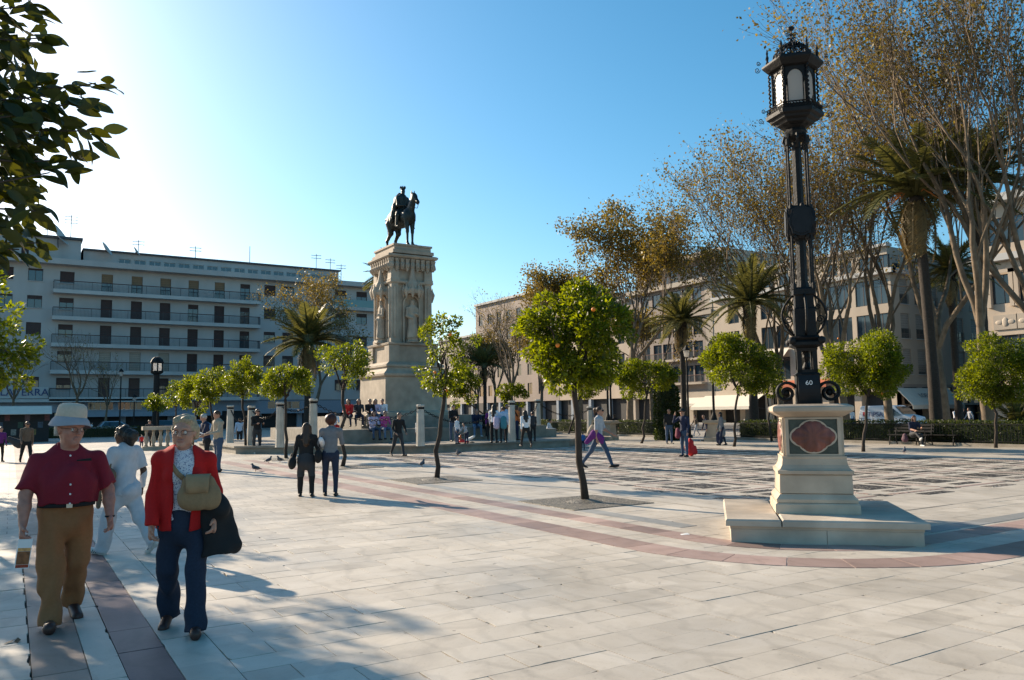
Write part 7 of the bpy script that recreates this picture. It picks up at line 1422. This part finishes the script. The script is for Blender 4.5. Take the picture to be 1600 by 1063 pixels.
# ---------------------------------------------------------------- street furniture, vehicles, birds
def small_lamp(label, px, foot, ytop, kind=0, D=None):
    p = gp(px, foot) if D is None else np.array([*(atD(px, 660, D)[:2]), 0]); D_ = p @ fw; h = atD(px, ytop, D_)[2]; t = thing('street_lamp', label, 'street lamp', p, 0, 'smaller street lamps'); b = MB()
    if kind == 0:
        b.ring([(.22, 0), (.22, .12), (.13, .2), (.12, .7), (.07, .8), (.05, h - .75), (.09, h - .7)], 10); b.build('post', M['iron'], t)
        b = MB(); b.ring([(.1, h - .68), (.17, h - .3)], 6); b.build('lantern_glass', M['frost'], t); b = MB(); b.ring([(.2, h - .3), (.21, h - .26), (.08, h - .08), (.03, h)], 6); b.build('lantern_roof', M['iron'], t)
    else:
        b.ring([(.42, 0), (.42, .9), (.3, 1.0), (.25, 1.1), (.2, h - 1.5), (.42, h - 1.35), (.45, h - 1.2)], 8); b.build('post', M['iron'], t)
        b = MB(); b.ring([(.34, h - 1.19), (.34, h - .6)], 6, cap=False); b.build('lantern_glass', M['frost_sunlit'], t)
        for k in range(6): a = math.pi / 6 + k * math.pi / 3; b = MB(); b.tube([(.4 * math.cos(a), .4 * math.sin(a), h - 1.2), (.4 * math.cos(a), .4 * math.sin(a), h - .58)], .05, 5); b.build('corner_bar', M['iron'], t)
        b = MB(); b.ring([(.46, h - .6), (.46, h - .5), (.38, h - .3), (.2, h - .12), (.05, h - .08)], 8); b.build('lantern_roof', M['iron'], t)
    return t
far_lamp = small_lamp('heavy far lantern with glowing white panes on the left', 243, 690, 556, 1, 62)
small_lamp('slender black lamp post before the balconies', 187, 690, 576, 0, 70); small_lamp('short black lamp post left of the far lantern', 209, 690, 616, 0, 75)
small_lamp('black lamp post with white lantern behind the walking woman', 955, 690, 578, 0, 46); small_lamp('tall thin lamp post beside the brick building palm', 1076, 690, 540, 0, 47); small_lamp('lamp post hidden by the round orange tree', 1211, 690, 548, 0, 48)
def part_c(t, name, b, m, smooth=False): return b.build(name, m, t, smooth)
# van on the right street
vw = cm('white van paint', (.72, .72, .74), .3, var=.03); vb = cm('dark blue vinyl', (.03, .04, .16), .4, var=.03); vr = cm('red vinyl', (.55, .04, .05), .4, var=.03); tyre = cm('tyre rubber', (.02, .02, .02), .9); carglass = glassmat('car glass', (.02, .03, .035), .05)
d = ray(1392, 640); van = thing('delivery_van', 'white delivery van with blue and red lettering behind the right hedge', 'van', (55.5, 55.5 * d[1] / d[0], -.16), -math.pi / 2)
prof = [(-2.1, .35), (-2.12, 1.0), (-2.02, 1.82), (-1.9, 1.9), (.55, 1.92), (.8, 1.84), (1.45, 1.22), (2.1, 1.05), (2.2, .8), (2.2, .35)]
def carbody(t, prof, w, m, name='body', inset=.12):
    b = MB(); n = len(prof); zmax = max(z for _, z in prof); v = []
    for s_ in (-1, 1):
        for k, (sc_, ww) in enumerate(((1, w), )):
            for x, z in prof: tap = w - inset * max(0, (z - .9) / (zmax - .9)) if z > .9 else w; v.append((x, s_ * tap, z))
    f = [tuple(range(n - 1, -1, -1)), tuple(range(n, 2 * n))] + [(i, (i + 1) % n, n + (i + 1) % n, n + i) for i in range(n)]; b.add(v, f); o = b.build(name, m, t); md = o.modifiers.new('b', 'BEVEL'); md.width = .05; md.segments = 2; return o
def wheels(t, xs, w, r=.31):
    for x in xs:
        for s_ in (-1, 1):
            b = MB(); A = np.linspace(0, 2 * math.pi, 21); b.tube([(x + (r - .08) * math.cos(a), s_ * (w - .08), r + (r - .08) * math.sin(a)) for a in A], .085, 6, False); wh = b.build('wheel', tyre, t, True); b = MB(); v = [(x + .2 * math.cos(a), s_ * (w - .02), r + .2 * math.sin(a)) for a in A[:-1]]; b.add(v, [tuple(range(20))]); b.build('rim', M['slabw'], wh)
carbody(van, prof, .88, vw); wheels(van, (-1.35, 1.4), .88)
for s_ in (-1, 1):
    b = MB(); b.add([(.62, s_ * .83, 1.72), (1.32, s_ * .885, 1.2), (.45, s_ * .885, 1.15), (.4, s_ * .83, 1.72)], [(0, 1, 2, 3)]); o = b.build('side_window', carglass, van); m_ = o.modifiers.new('t', 'SOLIDIFY'); m_.thickness = .03; m_.offset = 0
    b = MB(); b.prism([(0, 0), (.22, 0), (.42, 1.3), (.2, 1.3)], 0, .012, Matrix.Translation((.0, s_ * .868, .5)) @ Matrix.Rotation(math.pi / 2, 4, 'X') @ Matrix.Rotation(0, 4, 'Z')); b.build('blue_stripe', vb, van)
    text('TIPSA', .5, 'van_lettering', vb, van, (-.7, s_ * .895, 1.25), (math.pi / 2, 0, 0 if s_ < 0 else math.pi), .004); b = MB(); b.prism([(-.14, -.05), (0, -.16), (.1, .02), (.16, .2), (-.12, .2)], 0, .01, Matrix.Translation((-1.6, s_ * .885, 1.25)) @ Matrix.Rotation(math.pi / 2, 4, 'X')); b.build('red_mark', vr, van)
b = MB(); b.add([(.84, -.74, 1.8), (.84, .74, 1.8), (1.44, .82, 1.25), (1.44, -.82, 1.25)], [(0, 1, 2, 3)]); o = b.build('windscreen', carglass, van); o.location = (.03, 0, .04)
for s_ in (-1, 1): b = MB(); b.cbox((2.12, s_ * .62, .86), (.07, .16, .09)); b.build('headlight', M['frost'], van)
b = MB(); b.box(2.15, 2.24, -.8, .8, .38, .6); b.build('bumper', tyre, van)
# parked cars
def car(label, loc, rz, m, roof=1.45):
    t = thing('parked_car', label, 'car', loc, rz, 'cars in the far left street'); carbody(t, [(-2.0, .35), (-2.05, .85), (-1.5, 1.0), (-1.1, roof), (.3, roof + .02), (1.0, .98), (1.9, .85), (2.05, .6), (2.05, .35)], .84, m, 'body', .2); wheels(t, (-1.3, 1.3), .84, .3)
    for s_ in (-1, 1):
        b = MB(); b.add([(-1.3, s_ * .80, 1.02), (.75, s_ * .80, 1.02), (.22, s_ * .665, roof - .05), (-1.02, s_ * .665, roof - .05)], [(0, 1, 2, 3)]); o = b.build('side_window', carglass, t); m_ = o.modifiers.new('t', 'SOLIDIFY'); m_.thickness = .04; m_.offset = 0
        b = MB(); b.cbox((1.98, s_ * .6, .75), (.07, .16, .07)); b.build('headlight', M['frost'], t)
    for x0, z0, x1, z1 in ((.98, 1.02, .34, roof - .02), (-1.5, 1.03, -1.13, roof - .02)): b = MB(); b.add([(x0, -.72, z0), (x0, .72, z0), (x1, .62, z1), (x1, -.62, z1)], [(0, 1, 2, 3)]); o = b.build('windscreen', carglass, t); o.location = (.03 if x0 > 0 else -.03, 0, .03)
for px, Y, c, lab in ((182, 82, (.3, .36, .42), 'silver blue car parked behind the far left hedge'), (262, 88, (.1, .12, .15), 'dark car parked left of the two men talking'), (312, 84, (.25, .35, .5), 'light blue car parked behind the two men talking'), (70, 90, (.05, .05, .06), 'black car parked behind the man in the sun hat')):
    q = atY(px, 660, Y); car(lab, (q[0], q[1], -.16), .0, cm('car paint %d' % px, c, .3, var=.03))
# kiosk on the left
q = atY(28, 660, 66); ki = thing('news_kiosk', 'street kiosk with pale awning and posters at the far left', 'kiosk', (q[0], q[1], 0)); b = MB(); b.box(-1.9, 1.9, 0, 2.2, 0, 2.3); b.build('cabin', M['dark'], ki); b = MB(); b.box(-2.1, 2.1, -.3, 2.4, 2.3, 2.55); b.build('roof', M['bluegrey'], ki)
b = MB(); b.add([(-2.0, -.3, 2.5), (2.0, -.3, 2.5), (2.0, -1.5, 1.95), (-2.0, -1.5, 1.95)], [(0, 1, 2, 3)]); o = b.build('awning', M['canvas'], ki); m_ = o.modifiers.new('t', 'SOLIDIFY'); m_.thickness = .03
cols_ = [(.16, .12, .04), (.05, .08, .12), (.12, .04, .04), (.2, .2, .18), (.04, .08, .06), (.13, .08, .09)]
for i in range(9): b = MB(); x = -1.6 + .4 * i; z = .5 + .5 * (i % 3); b.box(x, x + .32, -.03, -.005, z, z + .42); b.build('magazine', cm('magazine %d' % (i % 6), cols_[i % 6], .6, var=.5, scale=9), ki)
b = MB(); b.box(2.2, 2.9, -.2, -.1, .4, 2.0); b.build('poster', cm('poster paper', (.5, .44, .3), .6, var=.4, scale=3), ki)
# stone balustrade piece and pedestals on the square
for px, ft, lab in ((951, 688, 'small stone pedestal behind the walking woman'), (1117, 690, 'small stone pedestal behind the stooping man')):
    q = gp(px, ft); t = thing('stone_pedestal', lab, 'pedestal', q, R_(20), 'small stone pedestals'); b = MB(); b.ring([(.42, 0), (.42, .2), (.34, .26), (.3, .9)], 4); b.build('shaft', M['stone'], t); b = MB(); b.ring([(.34, .902), (.45, .96), (.45, 1.08), (.3, 1.1)], 4); b.build('cap', M['stone'], t); b = MB(); b.ring([(.16, 1.1), (.12, 1.3), (.06, 1.5), (.05, 4.4), (.1, 4.5)], 8); b.build('iron_post', M['iron'], t); b = MB(); b.ring([(.12, 4.5), (.2, 4.95)], 6); b.build('lantern', M['frost'], t); b = MB(); b.ring([(.23, 4.95), (.1, 5.15), (.02, 5.3)], 6); b.build('lantern_roof', M['iron'], t)
q = gp(262, 703); t = thing('balustrade', 'pale stone balustrade behind the woman in red', 'balustrade', q, R_(0))
for z0, z1, w_ in ((0, .2, .25), (1.0, 1.18, .25)): b = MB(); b.box(-1.2, 1.2, -w_, w_, z0, z1); b.build('rail', M['stone'], t)
for i in range(7): b = MB(); b.ring([(.09, .2), (.06, .3), (.12, .5), (.05, .8), (.09, 1.0)], 8, c=(-1.0 + i * .33, 0)); b.build('baluster', M['stone'], t, True)
# benches
def bench(label, loc, rz):
    t = thing('park_bench', label, 'bench', loc, rz, 'black iron benches')
    for i in range(4): b = MB(); b.box(-.9, .9, -.24 + i * .12, -.15 + i * .12, .42, .455); b.build('seat_slat', M['iron'], t)
    for i in range(3): b = MB(); b.box(-.9, .9, .26 + .03 * i, .285 + .03 * i, .55 + i * .13, .64 + i * .13); b.build('back_slat', M['iron'], t)
    for x in (-.8, .8): b = MB(); b.tube([(x, -.28, 0), (x, -.22, .3), (x, -.2, .42), (x, .22, .42), (x, .35, .92)], .025, 5); b.tube([(x, .3, 0), (x, .2, .3), (x, .22, .42)], .025, 5); b.tube([(x, -.22, .42), (x, -.26, .65), (x, .2, .66)], .022, 5); b.build('leg_frame', M['iron'], t)
for px, lab in ((1425, 'black iron bench under the cross legged woman'), (1468, 'empty black iron bench right of the cross legged woman')): q = gp(px, 696); bench(lab, (q[0] + .15, q[1] + .15, 0), -math.pi / 2)
q = atD(1414, 684, gp(1425, 696) @ fw); bag('handbag', 'dark bag on the bench beside the cross legged woman', 'bag', [cone((0, 0, -.05), (0, 0, .08), .15, .1, 0, (1, 0, 0), 1.4)], cm('plum cloth', (.10, .05, .07)), q)
# bicycles by the hedge
def bike(label, loc, rz):
    t = thing('bicycle', label, 'bicycle', loc, rz, 'parked bicycles')
    for x in (-.52, .52): b = MB(); A = np.linspace(0, 2 * math.pi, 21); b.tube([(x + .33 * math.cos(a), 0, .34 + .33 * math.sin(a)) for a in A], .02, 5, False); w_ = b.build('wheel', tyre, t, True); b = MB(); [b.tube([(x, 0, .34), (x + .32 * math.cos(a), 0, .34 + .32 * math.sin(a))], .004, 3) for a in A[:-1:2]]; b.build('spokes', M['slabw'], w_)
    b = MB(); [b.tube(q_, .018, 5) for q_ in ([(-.52, 0, .34), (-.15, 0, .85)], [(-.52, 0, .34), (-.05, 0, .32)], [(-.18, 0, .9), (-.05, 0, .32)], [(-.05, 0, .32), (.4, 0, .78)], [(-.15, 0, .82), (.38, 0, .86)], [(.36, 0, 1.0), (.52, 0, .34)])]; b.build('frame', M['slabw'], t); b = MB(); b.tube([(.34, -.28, 1.02), (.36, 0, 1.03), (.34, .28, 1.02)], .016, 5); b.build('handlebar', M['iron'], t); b = MB(); b.cbox((-.2, 0, .95), (.13, .07, .03)); b.build('saddle', M['iron'], t)
for i, px in enumerate((1320, 1352, 1372, 1408, 1417)): d = ray(px, 640); x = 50.0 + .4 * i; bike(('first', 'second', 'third', 'fourth', 'fifth')[i] + ' bicycle from the left in the row before the van', (x, x * d[1] / d[0], -.16), R_(60 + 25 * i))
# pigeons
pigg = cm('pigeon grey', (.10, .10, .115), .7, var=.3); pigd = cm('pigeon dark', (.03, .03, .036), .7, var=.3)
def pigeon(label, px, py, face, sc=1.0):
    q = gp(px, py); t = thing('pigeon', label, 'pigeon', q, R_(face), 'pigeons on the paving'); t.scale = (sc, sc, sc); sobj('body', [cone((-.05, 0, .1), (.06, 0, .13), .05, .058), cone((.08, 0, .15), (.105, 0, .21), .036, .026), ell((.115, 0, .225), (.03, .024, .026)), cone((-.06, 0, .1), (-.17, 0, .07), .035, .014, 0, (0, 0, 1), 1.6)], .012, [pigg], t, .025); b = MB(); [b.tube([(.01, y_, .06), (.015, y_, 0)], .006, 4) for y_ in (-.02, .02)]; b.build('leg', cm('pigeon leg', (.3, .08, .07)), t); b = MB(); b.tube([(.14, 0, .222), (.165, 0, .215)], [.007, .002], 4); b.build('beak', pigd, t)
    sobj('wing', [cone((.04, .045, .12), (-.12, .035, .09), .03, .012, 0, (0, 1, 0), 1.8), cone((.04, -.045, .12), (-.12, -.035, .09), .03, .012, 0, (0, 1, 0), 1.8)], .011, [pigd], t, .01)
for px, py, fc, lab in ((419, 724, 20, 'pigeon left of the tree by the girl in black'), (438, 723, 200, 'pigeon nearest the tree by the girl in black'), (400, 737, 160, 'pigeon left of the girl in black, on open paving'), (659, 730, 30, 'pigeon in the shade left of the slim orange tree'), (716, 711, 120, 'pigeon in front of the toy motorbike'), (1413, 709, 20, 'pigeon in front of the cross legged woman'), (715, 713, 240, 'pigeon just below the toy motorbike')): pigeon(lab, px, py, fc)
# scraps
q = gp(1070, 836); b = MB(); b.add([(-.06, -.04, .006), (.06, -.035, .008), (.055, .04, .02), (-.055, .035, .007)], [(0, 1, 2, 3)]); o = b.build('paper_scrap', M['white'], None, False, None, q); o.rotation_euler[2] = -.4; tag(o, 'white scrap of paper lying left of the lamp plinth', 'paper')
lm_ = mat('dry leaf', (.09, .055, .025), .8, .3, 20)
for i, (px, py) in enumerate(((15, 1005), (28, 1003))): q = gp(px, py); b = MB(); b.add([(-.05, 0, .004), (0, -.02, .012), (.06, .005, .02), (0, .025, .006)], [(0, 1, 2, 3)]); o = b.build('dry_leaf', lm_, None, False, None, q); o.rotation_euler[2] = .5 + i; tag(o, ('dry leaf at the left edge of the paving', 'dry leaf just left of the heavy man')[i], 'leaf', 'dry leaves')
